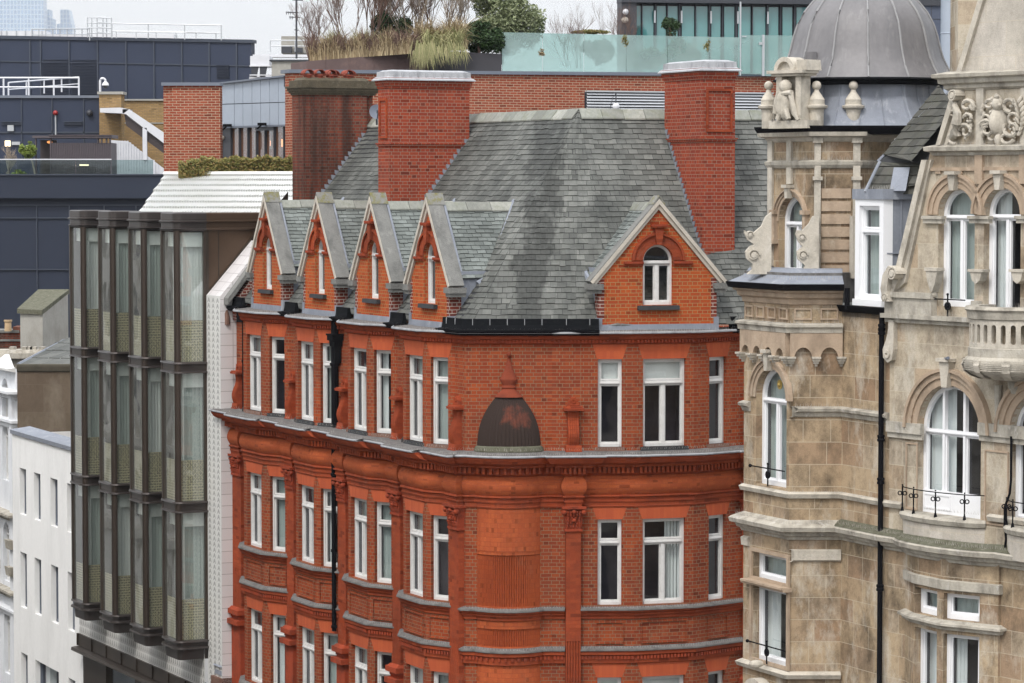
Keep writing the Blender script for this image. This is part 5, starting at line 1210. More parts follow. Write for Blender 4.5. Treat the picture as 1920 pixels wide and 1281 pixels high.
# slatted plum pavilion
pv = thing('slatted_pavilion', 'plum coloured slatted pavilion on the navy roof terrace', 'pavilion', (-18, 131, 0))
g7 = Bg(68, 212, 131); U, Zg = g7.u, g7.z; m = MB(); m.box(g7.f, U(100), U(211), -2, 0, Zg(330), Zg(268)); m.build('body', M['purple'], pv)
m = MB(); x = 101
while x < 211: m.box(g7.f, U(x), U(x)+.055, 0, .05, Zg(329), Zg(268)); x += 3.3
m.build('slats', M['purple'], pv)
m = MB(); m.box(g7.f, U(66), U(214), -2, .2, Zg(259), Zg(254.5)); m.box(g7.f, U(97), U(214), -2, .25, Zg(254.5), Zg(253)); m.build('roof', M['purple'], pv)
m = MB()
for a in (70, 98, 186, 193, 202, 209): m.box(g7.f, U(a), U(a+2.5), -.1, .1, Zg(330 if a < 99 else 268), Zg(259))
m.build('post', M['purple'], pv); m = MB(); m.box(g7.f, U(70), U(100), -1.6, -1.4, Zg(330), Zg(262)); m.build('door', M['brownm'], pv)
m = MB(); m.blob(g7.f.pt(U(95), -.3, Zg(266.5)), (.12, .1, .06), 8, 5); lp_ = m.build('lamp', M['lampo'], pv)
m = MB(); m.box(g7.f, U(153), U(170), .06, .09, Zg(311), Zg(308.5)); m.build('strip_lamp', M['lampw'], pv)
def small(name, lab, cat, mb, mat, smooth=False, group=None):
    o = mb.build(name, M[mat], None, smooth); tag(o, lab, cat, group); return o
gl_ = g2.f
m = MB(); m.box(gl_, g2.u(14.5), g2.u(24), 0, .14, g2.z(274.5), g2.z(264)); small('wall_lamp', 'square lit wall lamp on the navy cladding', 'lamp', m, 'lampw')
m = MB(); m.box(gl_, g2.u(19.5), g2.u(31), 0, .16, g2.z(246), g2.z(235)); small('wall_lamp', 'square unlit grey wall lamp above the lit one', 'lamp', m, 'galv')
m = MB(); m.box(gl_, g2.u(27), g2.u(42.5), 0, .12, g2.z(272), g2.z(266)); small('wall_light', 'small white rectangular wall light beside the lit lamp', 'lamp', m, 'galv')
m = MB(); m.blob(gl_.pt(g2.u(109), .12, g2.z(212)), .12, 10, 8); m.blob(gl_.pt(g2.u(110.5), .25, g2.z(212)), .06, 6, 5); a_ = small('alarm_bell', 'red alarm bell on the navy wall with a thin conduit below', 'alarm', m, 'red', True)
m = MB(); m.tube([gl_.pt(g2.u(109), .08, g2.z(214)), gl_.pt(g2.u(109), .08, g2.z(254))], .035, 6); m.build('conduit', M['galv'], a_)
m = MB(); m.blob(gl_.pt(g2.u(172.5), .12, g2.z(212)), .15, 10, 8); m.box(gl_, g2.u(169), g2.u(176), 0, .05, g2.z(216), g2.z(208)); small('dome_camera', 'dark dome camera on the navy wall beside the brick pier', 'camera', m, 'framed', True)
def cctv(Bk, x0, y0, x1, y1, r=.035, lab='', w=0):
    f = Bk.f; m = MB(); pts = [f.pt(Bk.u(x0), w, Bk.z(y1))]; n = 8; cx = (x0+x1)/2; rx = (x1-x0)/2
    for i in range(n+1): t = pi*i/n; pts.append(f.pt(Bk.u(cx-rx*cos(t)), w, Bk.z(y0+rx*1.0-rx*sin(t))))
    pts.append(f.pt(Bk.u(x1), w, Bk.z(y0+rx*1.3))); m.tube(pts, r*1.6, 6); c = pts[-1]
    m.lathe((c.x, c.y), [(.05, c.z+.02), (.13, c.z-.05), (.17, c.z-.16), (.14, c.z-.18)], 12); o = small('security_camera', lab, 'camera', m, 'whitem', True)
    m = MB(); m.blob(c-Vector((0, 0, .2)), .11, 10, 6); m.build('camera_dome', M['framed'], o, True)
cctv(g4, 192, 147, 202, 172, .035, 'white swan-neck camera on top of the yellow brick pier')
# railings on roofs
def rail(name, lab, pts, h, post, mid=1, mat='galv', r=.03):
    "pts: world points on the roof; posts every `post` metres"
    root = thing(name, lab, 'railing', tuple(pts[0]), 'railings on the rooftops')
    m = MB(); up = Vector((0, 0, h))
    for a, b in zip(pts, pts[1:]):
        m.tube([a+up, b+up], r, 6); 
        for k in range(1, mid+1): m.tube([a+up*(k/(mid+1)), b+up*(k/(mid+1))], r*.85, 6)
    m.build('rail', M[mat], root, True); 
    for a, b in zip(pts, pts[1:]):
        n = max(1, round((b-a).length/post))
        for i in range(n+1):
            c = a.lerp(b, i/n); q = MB(); q.tube([c, c+up], r, 6); q.build('post', M[mat], root, True)
    return root
rail('roof_railing', 'pale galvanised railing on the lower navy roof, behind the yellow pier', [at(-40, 181, 141), at(148, 181, 141)], zof(146, 141)-zof(181, 141), 1.3, 1, 'whitem', .045)
rail('roof_railing', 'pale galvanised railing rising across the lower navy roof', [at(16, 181, 143.5), at(148, 170, 147)], zof(155, 143)-zof(181, 143), 1.15, 1, 'whitem', .04)
rail('roof_railing', 'thin grey railing sloping up along the far edge of the high navy roof', [at(60, 76, 156), at(168, 76, 148)], zof(48, 148)-zof(70, 148), 1.1, 1, 'galv', .03)
rail('roof_railing', 'thin grey railing along the near edge of the high navy roof', [at(210, 72, 148), at(415, 76, 147)], zof(44, 148)-zof(72, 148), 1.6, 1, 'galv', .03)
rail('roof_railing', 'low grey railing crossing in front on the high navy roof', [at(218, 72, 147.6), at(405, 74, 147.2)], zof(60, 147)-zof(72, 147), 1.1, 0, 'galv', .025)
cg = thing('ladder_cage', 'grey steel access ladder cage standing on the high navy roof', 'ladder', tuple(at(186, 70, 148)))
m = MB()
for x in (164, 172, 182, 193, 200, 209): m.tube([at(x, 71, 148+(x % 3)*.3), at(x, 33, 148+(x % 3)*.3)], .03, 5)
for y in (33, 43, 52, 62): m.tube([at(164, y, 148), at(209, y+1, 148)], .025, 5); m.tube([at(182, y-1.5, 148.6), at(200, y, 148.4)], .025, 5)
m.build('cage', M['galv'], cg)
# glass balustrade of the terrace
gb = thing('glass_balustrade', 'clear glass balustrade with a white handrail on the navy terrace at the left', 'balustrade', (-18, 129, 0))
g8 = Bg(-50, 292, 129)
for a, b in ((-50, 34), (35, 72), (73, 145), (146, 211), (212, 291)): m = MB(); g8.box(m, a, b, 300, 330, -.02, 0); m.build('glass_panel', M['glassc'], gb)
m = MB(); g8.box(m, -50, 212, 298, 300, -.05, .04); m.build('handrail', M['whitem'], gb)
m = MB(); p_ = g8.f.pt(g8.u(291.5), 0, g8.z(300)); m.tube([p_, Vector((p_.x, p_.y, g8.z(330)))], .03, 5); m.build('end_rail', M['whitem'], gb)

# red block, blue-grey panels and bar with hedge
rk = thing('rooftop_brick_block', 'plain red brick block with a grey metal cap, left of the blue-grey panels', 'building', (-9, 88, 0))
g9 = Bg(309, 417, 86.5); m = MB(); g9.box(m, 310, 327, 161, 335, -.6, .0); g9.box(m, 327, 416, 161, 335, -.6, .06); m.build('wall', M['brickbg'], rk); m = MB(); g9.box(m, 307, 417, 155, 161, -.7, .14); m.build('metal_cap', M['zincd'], rk)
zk = thing('metal_clad_extension', 'blue-grey metal panelled roof storey with a glazed bar below it', 'building', (-7, 88, 0))
ga = Bg(416, 572, 90.5, 86); m = MB(); fz = ga.f
npx = [417, 442, 458, 475, 491, 508, 524, 540, 556, 572]
def zl(px, ya, yb): return zof(ya+(yb-ya)*(px-417)/155, ga.f.xy(ga.u(px))[1])
for a, b in zip(npx, npx[1:]):
    for (ya0, ya1), (yb0, yb1) in (((158, 140), (195, 190)), ((196.5, 191.5), (238, 234))):
        m.prism(fz, [(ga.u(a)+.015, zl(a, yb0, yb1)), (ga.u(b)-.01, zl(b, yb0, yb1)), (ga.u(b)-.01, zl(b, ya0, ya1)), (ga.u(a)+.015, zl(a, ya0, ya1))], -.1, 0)
m.build('panel', M['zinc'], zk)
m = MB(); m.prism(fz, [(0, zl(417, 340, 340)), (fz.L, zl(572, 340, 340)), (fz.L, zl(572, 143, 143)), (0, zl(417, 160, 160))], -.16, -.08); 
m.build('backing', M['framed'], zk); m = MB(); m.prism(fz, [(0, zl(417, 158, 158)), (fz.L, zl(572, 141, 141)), (fz.L, zl(572, 137.5, 137.5)), (0, zl(417, 155, 155))], -.4, .12); m.prism(fz, [(0, zl(417, 241, 241)), (fz.L, zl(572, 236, 236)), (fz.L, zl(572, 232.5, 232.5)), (0, zl(417, 237.5, 237.5))], -.1, .05); m.build('edge_trim', M['zincd'], zk)
m = MB()
for px in (418, 434, 450, 466, 482, 498, 515, 533, 549): m.box(fz, ga.u(px)-.022, ga.u(px)+.022, -.08, .0, ga.z(345), ga.z(237))
m.box(fz, 0, ga.u(434), -.08, -.02, ga.z(345), ga.z(238)); m.box(fz, ga.u(482), ga.u(515), -.08, .01, ga.z(245), ga.z(239)); m.build('window_frame', M['framed'], zk)
m = MB(); m.box(fz, ga.u(434), fz.L, -.075, -.07, ga.z(345), ga.z(238)); wg = m.build('bar_window', M['glass'], zk)
m = MB()
for px in (482, 513): m.box(fz, ga.u(px)-.015, ga.u(px)+.015, 0.01, .05, ga.z(280), ga.z(248))
m.build('door_handle', M['galv'], wg)
m = MB(); m.box(fz, ga.u(434), fz.L, -.079, -.077, ga.z(345), ga.z(238)); m.build('bar_interior', plain('bar_timber', (.20, .080, .035), .6, var=.7, scale=3, dark=(.03, .018, .014), sx=(3, 3, .5)), wg)
m = MB()
for a, b, y0, y1 in ((525, 531, 262, 276), (504, 507, 264, 274), (543, 547, 262, 274)): m.box(fz, ga.u(a), ga.u(b), -.0765, -.0755, ga.z(y1), ga.z(y0))
m.build('bar_lamp', M['lampo'], wg)
for x, lab in ((426, 'white bullet camera under the blue-grey panels beside the red brick block'),):
    m = MB(); c = fz.pt(ga.u(x), .15, ga.z(233)); m.blob(c, (.08, .12, .12), 8, 6); m.tube([c+Vector((0, .15, .1)), c], .03, 5); small('bullet_camera', lab, 'camera', m, 'whitem', True)
for x, lab in ((438, 'left black floodlight under the blue-grey panels'), (503, 'right black floodlight under the blue-grey panels')):
    m = MB(); c = fz.pt(ga.u(x), .2, ga.z(234)); m.box(frh((c.x-.1, c.y), R(90)), 0, .26, -.06, .06, c.z-.03, c.z+.05); m.tube([c+Vector((0, 0, -.03)), c+Vector((-.12, .1, -.12))], .025, 5); small('floodlight', lab, 'floodlight', m, 'black')
m = MB(); c = fz.pt(ga.u(419), .12, ga.z(260)); m.blob(c, (.1, .1, .09), 8, 6); m.blob(c+Vector((.13, 0, .05)), .07, 8, 6); small('siren', 'small cream sounder on the corner of the bar window', 'siren', m, 'copl', True)

# long brick parapet wall with terrace above
lw = thing('brick_parapet_wall', 'long flat red brick wall with a grey coping behind the slate roof ridge', 'wall', (2, 87, 0))
gw = Bg(546, 1480, 85, 91.5); m = MB(); wf2 = gw.f
m.prism(wf2, [(0, 12), (wf2.L, 12), (wf2.L, zof(143, 91.5)), (0, zof(136, 85))], -.5, 0); m.build('wall', M['brickbg'], lw)
m = MB(); m.prism(wf2, [(-.1, zof(137, 85)), (wf2.L, zof(144, 91.5)), (wf2.L, zof(138, 91.5)), (-.1, zof(130.5, 85))], -.6, .08)
m.build('metal_coping', M['zincd'], lw);
tb = thing('roof_terrace', 'roof terrace slab behind the brick parapet wall', 'terrace', (3, 92, 0)); m = MB(); _a, _b = wf2.xy(0, -.6), wf2.xy(wf2.L, -.6); m.hprism([_a, _b, (_b[0]+1, _b[1]+4.5), (_a[0]+.4, _a[1]+9)], zof(140, 90)-.5, zof(140, 90)-.2); m.build('slab', M['zincd'], tb)
gv = thing('louvre_screen', 'bright aluminium louvres below the brick parapet, left of the right-hand chimney', 'louvres', (3, 84, 0), 'louvre screens below the parapet')
gx = Bg(1098, 1445, 86.2, 88.2)
def louv(root, a, b):
    m = MB()
    for i in range(7):
        y = 176+i*5.4; z1 = gx.z(y); h = .085; P = gx.f.pt; u0, u1 = gx.u(a), gx.u(b)
        m.poly([P(u0, 0, z1), P(u1, 0, z1), P(u1, .05, z1-.01), P(u0, .05, z1-.01)]); m.poly([P(u0, .05, z1-.01), P(u1, .05, z1-.01), P(u1, .09, z1-.055), P(u0, .09, z1-.055)]); m.poly([P(u0, .09, z1-.055), P(u1, .09, z1-.055), P(u1, .03, z1-.06), P(u0, .03, z1-.06)])
    m.build('blades', M['alum'], root)
    m = MB(); m.box(gx.f, gx.u(a), gx.u(b), -.12, -.08, gx.z(222), gx.z(174)); m.build('backing', M['framed'], root); m = MB(); m.box(gx.f, gx.u(a), gx.u(b), -.1, .1, gx.z(174.5), gx.z(172)); m.build('top_trim', M['galv'], root)
louv(gv, 1098, 1300); gv2 = thing('louvre_screen', 'bright aluminium louvres below the brick parapet, right of the right-hand chimney', 'louvres', (6, 84, 0), 'louvre screens below the parapet'); louv(gv2, 1340, 1445)
# dishes
def dish(px, py, Y, r, az, lab, mat, tilt=.3, pole=.3):
    c = at(px, py, Y); root = thing('satellite_dish', lab, 'dish', tuple(c)); m = MB(); Rm = Matrix.Rotation(az, 3, 'Z') @ Matrix.Rotation(R(90)-tilt, 3, 'X')
    rows = [[c+Rm @ Vector((r*q*cos(t), r*q*sin(t), r*.25*q*q)) for t in [2*pi*i/20 for i in range(20)]] for q in (.02, .4, .7, 1)]
    m.grid(rows, 0, True); m.build('reflector', M[mat], root, True)
    m = MB(); m.tube([c+Rm @ Vector((0, -r, .0)), c+Rm @ Vector((0, -.2*r, r*1.1))], .015, 5); m.blob(c+Rm @ Vector((0, -.2*r, r*1.1)), .05, 6, 5); m.tube([c, c+Vector((0, .12, -.1)), c+Vector((0, .12, -pole))], .025, 5); m.build('bracket', M['framed'], root, True)
dish(706, 211, 72.5, .19, R(15), 'dark grey satellite dish between the sooty and the clean chimney', 'zincd')
m = MB(); c = at(1155, 200, 69.5); m.blob(c, (.085, .04, .085), 12, 8); a_ = small('aerial_disc', 'small white round aerial above the slate ridge in front of the louvres', 'aerial', m, 'whitem', True); m = MB(); m.tube([c+Vector((0, .05, -.3)), c+Vector((0, .05, .32))], .014, 5); m.tube([c+Vector((-.12, .02, -.3)), c+Vector((-.13, .02, 0)), c+Vector((-.08, .02, .2)), c+Vector((0, .03, .3))], .007, 5); m.build('mast', M['framed'], a_, True)
# planters
pl1 = thing('steel_planter', 'long brown steel planter full of dry grasses on the roof terrace', 'planter', (-4, 88, 0)); gp = Bg(575, 810, 86.5, 88); m = MB()
m.prism(gp.f, [(0, gp.z(140, 575)), (gp.f.L, gp.z(140, 810)), (gp.f.L, gp.z(96, 810)), (0, gp.z(115, 575))], -1.4, 0)
for px in (613, 657, 703, 745): m.box(gp.f, gp.u(px)-.012, gp.u(px)+.012, 0, .012, gp.z(140), gp.z(108))
m.build('box', M['corten'], pl1)
pl2 = thing('charcoal_planter', 'charcoal metal planter with a pine bush beside the green glass balustrade', 'planter', (-1, 88, 0)); gp2 = Bg(807, 940, 87.9, 88.2); m = MB(); m.prism(gp2.f, [(0, gp2.z(140)), (gp2.f.L, gp2.z(140)), (gp2.f.L, gp2.z(101)), (0, gp2.z(95))], -1.2, .04); m.build('box', M['plantd'], pl2)
# frosted green balustrade
gg = thing('green_glass_balustrade', 'frosted green glass balustrade along the roof terrace on top of the brick wall', 'balustrade', (3, 88, 0)); gq = Bg(940, 1500, 88.2, 91.2)
edges = [941, 1017, 1094, 1173, 1250, 1328, 1385]
for a, b in zip(edges, edges[1:]): m = MB(); m.box(gq.f, gq.u(a)+.008, gq.u(b)-.008, -.025, 0, gq.z(140, a), zof(60+(a-940)*.006, 88)); m.build('glass_panel', M['glassgrn'], gg)
m = MB(); m.box(gq.f, gq.u(1387), gq.u(1426), -.035, -.01, gq.z(137), gq.z(63)); gt = m.build('glass_gate', M['glassgrn'], gg); m = MB(); m.box(gq.f, gq.u(1384.5), gq.u(1386.5), -.03, .02, gq.z(140), gq.z(0)); m.box(gq.f, gq.u(1426), gq.u(1430), -.03, .03, gq.z(140), gq.z(62)); m.box(gq.f, gq.u(1420), gq.u(1427), 0, .03, gq.z(81), gq.z(76)); m.box(gq.f, gq.u(1388), gq.u(1396), 0, .03, gq.z(67), gq.z(65)); m.build('gate_post', M['galv'], gg)
m = MB(); m.box(gq.f, gq.u(1431), gq.u(1500), -.025, 0, gq.z(140), gq.z(62.5)); m.build('glass_panel', M['glassgrn'], gg)
# glazed building
zb2 = thing('glazed_building', 'modern building with teal glazing and charcoal frames, behind the green balustrade', 'building', (8, 100, 0)); gz = Bg(1162, 1800, 98, 100); U, Zg = gz.u, gz.z
m = MB(); m.box(gz.f, U(1164), U(1192), -.7, 0, 0, Zg(8)); m.box(gz.f, U(1163), U(1800), -.7, .1, Zg(8), Zg(-120)); m.box(gz.f, U(1192), U(1800), -.7, -.35, 0, Zg(8)); m.build('wall', M['framed'], zb2)
m = MB()
for a, b in ((1195, 1203), (1206, 1227), (1233, 1250), (1254, 1272), (1280, 1303), (1306, 1328), (1335, 1352), (1359, 1378), (1385, 1408), (1412, 1436), (1442, 1460), (1468, 1486), (1494, 1515), (1518, 1540)):
    m = MB(); m.box(gz.f, U(a), U(b), -.34, -.28, Zg(160), Zg(13)); m.build('window', M['glasst'], zb2)
m = MB()
for a in (1193, 1204, 1228, 1251, 1273, 1304, 1329, 1354, 1379, 1410, 1437, 1462, 1488): m.box(gz.f, U(a), U(a+(3 if a in (1228, 1273, 1329, 1379, 1437, 1488) else 1.5)), -.34, -.18, Zg(160), Zg(10))
m.build('window_frame', M['framed'], zb2)
m = MB()
for a in (1226, 1276, 1331, 1381, 1437): m.box(gz.f, U(a), U(a)+.05, -.15, -.1, Zg(45), Zg(22))
m.build('door_handle', M['galv'], zb2)
m = MB(); m.box(gz.f, U(1725), U(1765), -.28, 0.02, 0, Zg(-120)); m.build('panel', plain('slate_blue_panel', (.085, .10, .14), .5, .1, var=.1), zb2)
m = MB()
for y in (33, 78, 120): m.box(gz.f, U(1725), U(1765), 0, .03, Zg(y+1), Zg(y))
m.box(gz.f, U(1740), U(1741), 0, .03, Zg(150), Zg(-120)); m.build('panel_joint', M['framed'], zb2)
c = at(1780, 60, 92); m = MB(); m.lathe((c.x, c.y), [(.27, 0), (.27, zof(64, 92)), (.285, zof(63.5, 92)), (.285, zof(62, 92)), (.27, zof(61.5, 92)), (.27, zof(-90, 92))], 24); dq = m.build('flue', M['zinc'], None, True); tag(dq, 'tall round blue-grey metal flue between the lead dome and the stone gable', 'flue')
m = MB(); c = gz.f.pt(U(1170), .12, Zg(26)); m.blob(c, .1, 10, 7); small('dome_camera', 'white dome camera on the corner of the glazed building', 'camera', m, 'whitem', True)
m = MB(); c = gz.f.pt(U(1169), .12, Zg(41)); m.blob(c, (.12, .1, .1), 10, 7); small('lamp_globe', 'small amber globe below the dome camera', 'lamp', m, 'copl', True)
# roof plant
ac = thing('cooling_unit', 'white rooftop cooling unit with dark coil openings, right of the navy building', 'cooling unit', (-9, 140, 0)); g1 = Bg(470, 512, 140); m = MB(); g1.box(m, 472, 508, 105, 124, -2, 0); m.build('casing', M['whitem'], ac)
m = MB()
for a in (474, 490): m.prism(g1.f, [(g1.u(a), g1.z(144)), (g1.u(a+10), g1.z(144)), (g1.u(a+14), g1.z(124)), (g1.u(a), g1.z(124))], -.1, .05)
m.build('coil', M['framed'], ac); m = MB(); g1.box(m, 471, 512, 123, 125, -2, .1); g1.box(m, 471, 512, 140, 142, -.1, .1); m.build('frame', M['whitem'], ac)
wp = thing('concrete_parapet', 'pale stained concrete roof block with a dark top, behind the cooling unit', 'roof block', (-8, 138, 0)); g1 = Bg(505, 600, 138); m = MB(); g1.box(m, 512, 600, 115, 160, -3, 0); m.build('block', M['cem'], wp); m = MB(); g1.box(m, 508, 600, 112, 115, -3, .1); m.build('top', M['framed'], wp)
pr = thing('white_parapet', 'long low white parapet behind the cooling unit', 'parapet', (-9, 141, 0)); m = MB(); Bg(470, 600, 141).box(m, 470, 600, 144, 175, -1, 0); Bg(470, 600, 141).box(m, 470, 600, 99, 104, -3, -2); m.build('wall', M['whitem'], pr)
sh = thing('roof_shed', 'weathered grey rooftop tank room with pipes, beside the aerial mast', 'shed', (-8, 146, 0)); g1 = Bg(525, 600, 146); m = MB(); g1.box(m, 530, 575, 68, 100, -3, 0); m.build('wall', M['cem'], sh); m = MB()
for a, b, y0, y1 in ((531, 550, 86, 100), (555, 570, 90, 99)): g1.box(m, a, b, y0, y1, 0, .3)
m.build('pipework', M['framed'], sh)
rail('roof_railing', 'small grey railing beside the rooftop tank room', [at(507, 97, 143), at(600, 97, 143)], zof(76, 143)-zof(97, 143), 1.2, 1, 'galv', .03)
an = thing('aerial_mast', 'tall thin television aerial mast with side arms', 'aerial', tuple(at(556, 110, 143))); m = MB(); m.tube([at(556, 110, 143), at(555.5, -20, 143)], .05, 6)
for y, a, b in ((24, 536, 560), (33, 542, 562), (57, 552, 560), (1, 548, 568)): m.tube([at(a, y-1, 143), at(b, y, 143)], .025, 5)
for x in (537, 541, 545, 549): m.tube([at(x, 22, 142.7), at(x, 27, 143.3)], .018, 4)
for x in (544, 548): m.tube([at(x, 31, 142.7), at(x, 36, 143.3)], .018, 4)
m.build('mast', M['framed'], an)
fw2 = thing('far_white_parapet', 'far off pale roof parapet with posts below the hazy towers', 'parapet', (-30, 190, 0)); m = MB(); Bg(-60, 100, 190).box(m, -60, 92, 58, 75, -2, 0); Bg(-60, 330, 190).box(m, 92, 330, 64, 90, -2, 0); m.build('wall', M['whitem'], fw2)
m = MB()
for x in (8, 18, 36, 53, 66, 84): Bg(-60, 100, 190).box(m, x, x+1.2, 58, 70, 0, .1)
m.build('post', M['galv'], fw2)
# far towers
def tower(name, lab, px0, px1, top, Y, depth, seams, mat):
    t = thing(name, lab, 'skyscraper', tuple(at((px0+px1)/2, 342, Y)), 'hazy towers on the skyline'); g = Bg(px0, px1, Y); m = MB(); m.prism(g.f, [(0, 0), (g.f.L, 0)]+[(g.u(x), zof(y, Y)) for x, y in top], -depth, 0); m.build('facade', mat, t)
k_ = Nd('curtain_wall'); bb_ = k_.n('ShaderNodeTexBrick', offset=0); bb_.inputs['Scale'].default_value = 1; bb_.inputs['Brick Width'].default_value = 9.0; bb_.inputs['Row Height'].default_value = 12.0; bb_.inputs['Mortar Size'].default_value = 1.5
bb_.inputs['Color1'].default_value = (.12, .24, .42, 1); bb_.inputs['Color2'].default_value = (.20, .34, .52, 1); bb_.inputs['Mortar'].default_value = (.42, .52, .62, 1); k_.l(k_.uv, bb_.inputs['Vector']); M['tower'] = k_.done(bb_.outputs[0], .3, .2, .5)
tower('glass_tower', 'broad hazy blue glass skyscraper at the top left, cut by the frame', -120, 86, [(86, -200), (-120, -200)], 7800, 60, 0, M['tower'])
tower('glass_tower', 'low stepped hazy block standing right beside the broad skyscraper', 84, 104, [(104, 34), (100, 34), (100, 24), (95, 24), (95, -200), (84, -200)] if False else [(104, 35), (98, 35), (98, 18), (84, 18)], 7900, 60, 0, M['tower'])
tower('glass_tower', 'small hazy wedge-topped tower, right of the broad skyscraper', 112, 141, [(141, 52), (134, 18), (119, 18), (119, 44), (112, 46)], 8000, 60, 0, M['tower'])

# ------------------------------------------------------------------ planting
def leaves(mb, c, r, n, size, shell=.55, rr=None, flat=0):
    rr = rr or rnd; lobes = [(Vector((rr.gauss(0, .45), rr.gauss(0, .45), rr.gauss(0, .40))), rr.uniform(.35, .6)) for _ in range(14)]
    for i in range(n):
        lc, lr = lobes[rr.randrange(14)]; d = Vector((rr.gauss(0, 1), rr.gauss(0, 1), rr.gauss(0, 1))).normalized()*lr*rr.uniform(shell, 1)+lc
        if d.length > 1.08: d *= 1.0/d.length*rr.uniform(.85, 1.05)
        p = Vector((c[0]+d.x*r[0], c[1]+d.y*r[1], c[2]+d.z*r[2])); a = Vector((rr.gauss(0, 1), rr.gauss(0, 1), rr.gauss(0, .7))).normalized(); b = a.cross(Vector((rr.gauss(0, 1), rr.gauss(0, 1), rr.gauss(0, 1)))).normalized(); s = size*rr.uniform(.6, 1.3)
        mb.poly([p-a*s, p+b*s*.42, p+a*s, p-b*s*.42])
def branches(mb, p, d, L, r, depth, spread=.5, rr=rnd, up=.15):
    n = 3; pts = [p]; q = p.copy(); dd = d.copy()
    for i in range(n):
        dd = (dd+Vector((rr.gauss(0, .12), rr.gauss(0, .12), rr.gauss(0, .08)+up*.3))).normalized(); q = q+dd*(L/n); pts.append(q.copy())
    mb.tube(pts, [r*(1-.25*i/n) for i in range(n+1)], 4 if depth > 1 else 3, cap=False)
    if depth <= 0: return
    for i in range(rr.choice((3, 4, 4))):
        t = rr.uniform(.35, 1); j = min(int(t*n), n-1); base_ = pts[j].lerp(pts[j+1], t*n-j)
        nd = (dd+Vector((rr.gauss(0, spread), rr.gauss(0, spread), rr.gauss(0, spread*.5)+up))).normalized(); branches(mb, base_, nd, L*rr.uniform(.5, .75), r*.64, depth-1, spread, rr, up)
def baretree(px, py, Y, h, lab, dep=4, r=.03, mat='twig', lean=0, spread=.5, seed=1, group='bare shrubs on the roof terrace'):
    p = at(px, py, Y); root = thing('bare_tree', lab, 'tree', tuple(p), group); rr = random.Random(seed)
    m = MB()
    for k_ in range(5): branches(m, p+Vector((rr.uniform(-.12, .12), rr.uniform(-.1, .1), 0)), Vector((lean+rr.gauss(0, .22), rr.gauss(0, .2), 1)).normalized(), h*rr.uniform(.42, .62), r*.52, min(dep, 4), spread*.62, rr, .25)
    m.build('branches', M[mat], root)
    return root
zp = 108
baretree(655, 108, 88.5, 2.9, 'slender bare shrub at the left end of the brown steel planter', 5, .024, 'twig', -.25, .5, 3)
baretree(690, 108, 88.8, 3.2, 'taller dark bare shrub rising behind the left grasses', 5, .034, 'twig', .12, .45, 5)
baretree(725, 106, 89.5, 3.0, 'bare shrub standing just left of the small pine', 5, .026, 'twig', -.05, .5, 19)
baretree(765, 106, 89.2, 3.2, 'bare shrub with orange-brown stems behind the small pine', 5, .036, 'twigl', .05, .45, 8)
baretree(800, 104, 89.8, 2.9, 'thin many-stemmed bare shrub above the tall pale grass', 5, .024, 'twig', .1, .55, 29)
baretree(830, 100, 89.4, 2.9, 'dense bare shrub between the grasses and the olive bush', 5, .030, 'twig', .0, .55, 11)
baretree(860, 100, 89.0, 2.5, 'short bare shrub leaning against the olive bush', 5, .026, 'twigl', .2, .55, 14)
baretree(600, 110, 88.0, 1.6, 'low twiggy bare bush at the far left end of the planter', 5, .022, 'twig', -.2, .6, 41)
baretree(780, 104, 90.0, 3.4, 'tall orange-stemmed bare shrub in the middle of the planters', 5, .030, 'twigl', -.05, .5, 43)
baretree(710, 106, 90.2, 3.2, 'brown many-stemmed bare shrub behind the pine', 5, .026, 'twig', .05, .55, 47)
baretree(1172, 130, 92.5, 1.9, 'fine bare sapling behind the green glass near the glazed building', 4, .016, 'twig', .0, .5, 21)
baretree(1085, 128, 90.5, 1.5, 'wide low bare shrub behind the third green glass panel', 4, .015, 'twig', -.2, .7, 24)
baretree(1063, 125, 91.0, 1.5, 'thin bare stems left of the clipped hedge behind the green glass', 3, .014, 'twig', -.3, .6, 27)
def bush(px, py, Y, r, n, s, mat, lab, name='bush', stem=True, seed=2, shell=.5):
    c = at(px, py, Y); root = thing(name, lab, 'bush', (c.x, c.y, c.z-r[2]), 'bushes on the roof terrace' if px > 100 else None); rr = random.Random(seed); m = MB(); leaves(m, c, r, n, s, shell, rr); m.build('foliage', M[mat], root)
    if stem: m = MB(); m.tube([c-Vector((0, 0, r[2]*1.15)), c-Vector((.05, 0, 0)), c+Vector((0, 0, r[2]*.5))], [.06, .04, .02], 6); m.build('stem', M['twig'], root)
    return root
bush(942, 34, 89.3, (1.22, .9, 1.20), 19000, .055, 'leafo', 'large grey-green olive bush beside the green glass balustrade', 'olive_bush', True, 4)
bush(900, 76, 88.2, (.70, .5, .52), 9000, .05, 'leafd', 'dark green pine bush spilling over the charcoal planter', 'pine_bush', True, 5)
bush(735, 58, 89.3, (.62, .5, .66), 6500, .05, 'leafd', 'small dark pine between bare stems in the brown planter', 'pine_bush', True, 6)
bush(1108, 60, 91.5, (.62, .4, .10), 2200, .035, 'leafh', 'low clipped hedge top showing above the green glass', 'clipped_bush', False, 7)
bush(1258, 50, 96.0, (.30, .3, .35), 1500, .05, 'leafd', 'small conifer in front of the teal glazing, left one', 'potted_conifer', True, 9)
bush(1275, 105, 92.5, (.60, .4, .62), 2500, .07, 'leafd', 'dark bush blurred behind the frosted green glass, fourth panel', 'terrace_bush', True, 10)
bush(1200, 112, 92.5, (.65, .4, .45), 2500, .07, 'leafd', 'dark low bush blurred behind the frosted green glass, third panel', 'terrace_bush', True, 12)
bush(1120, 95, 92.0, (.50, .4, .40), 1800, .06, 'leafd', 'dark bush behind the green glass below the clipped hedge', 'terrace_bush', True, 13)
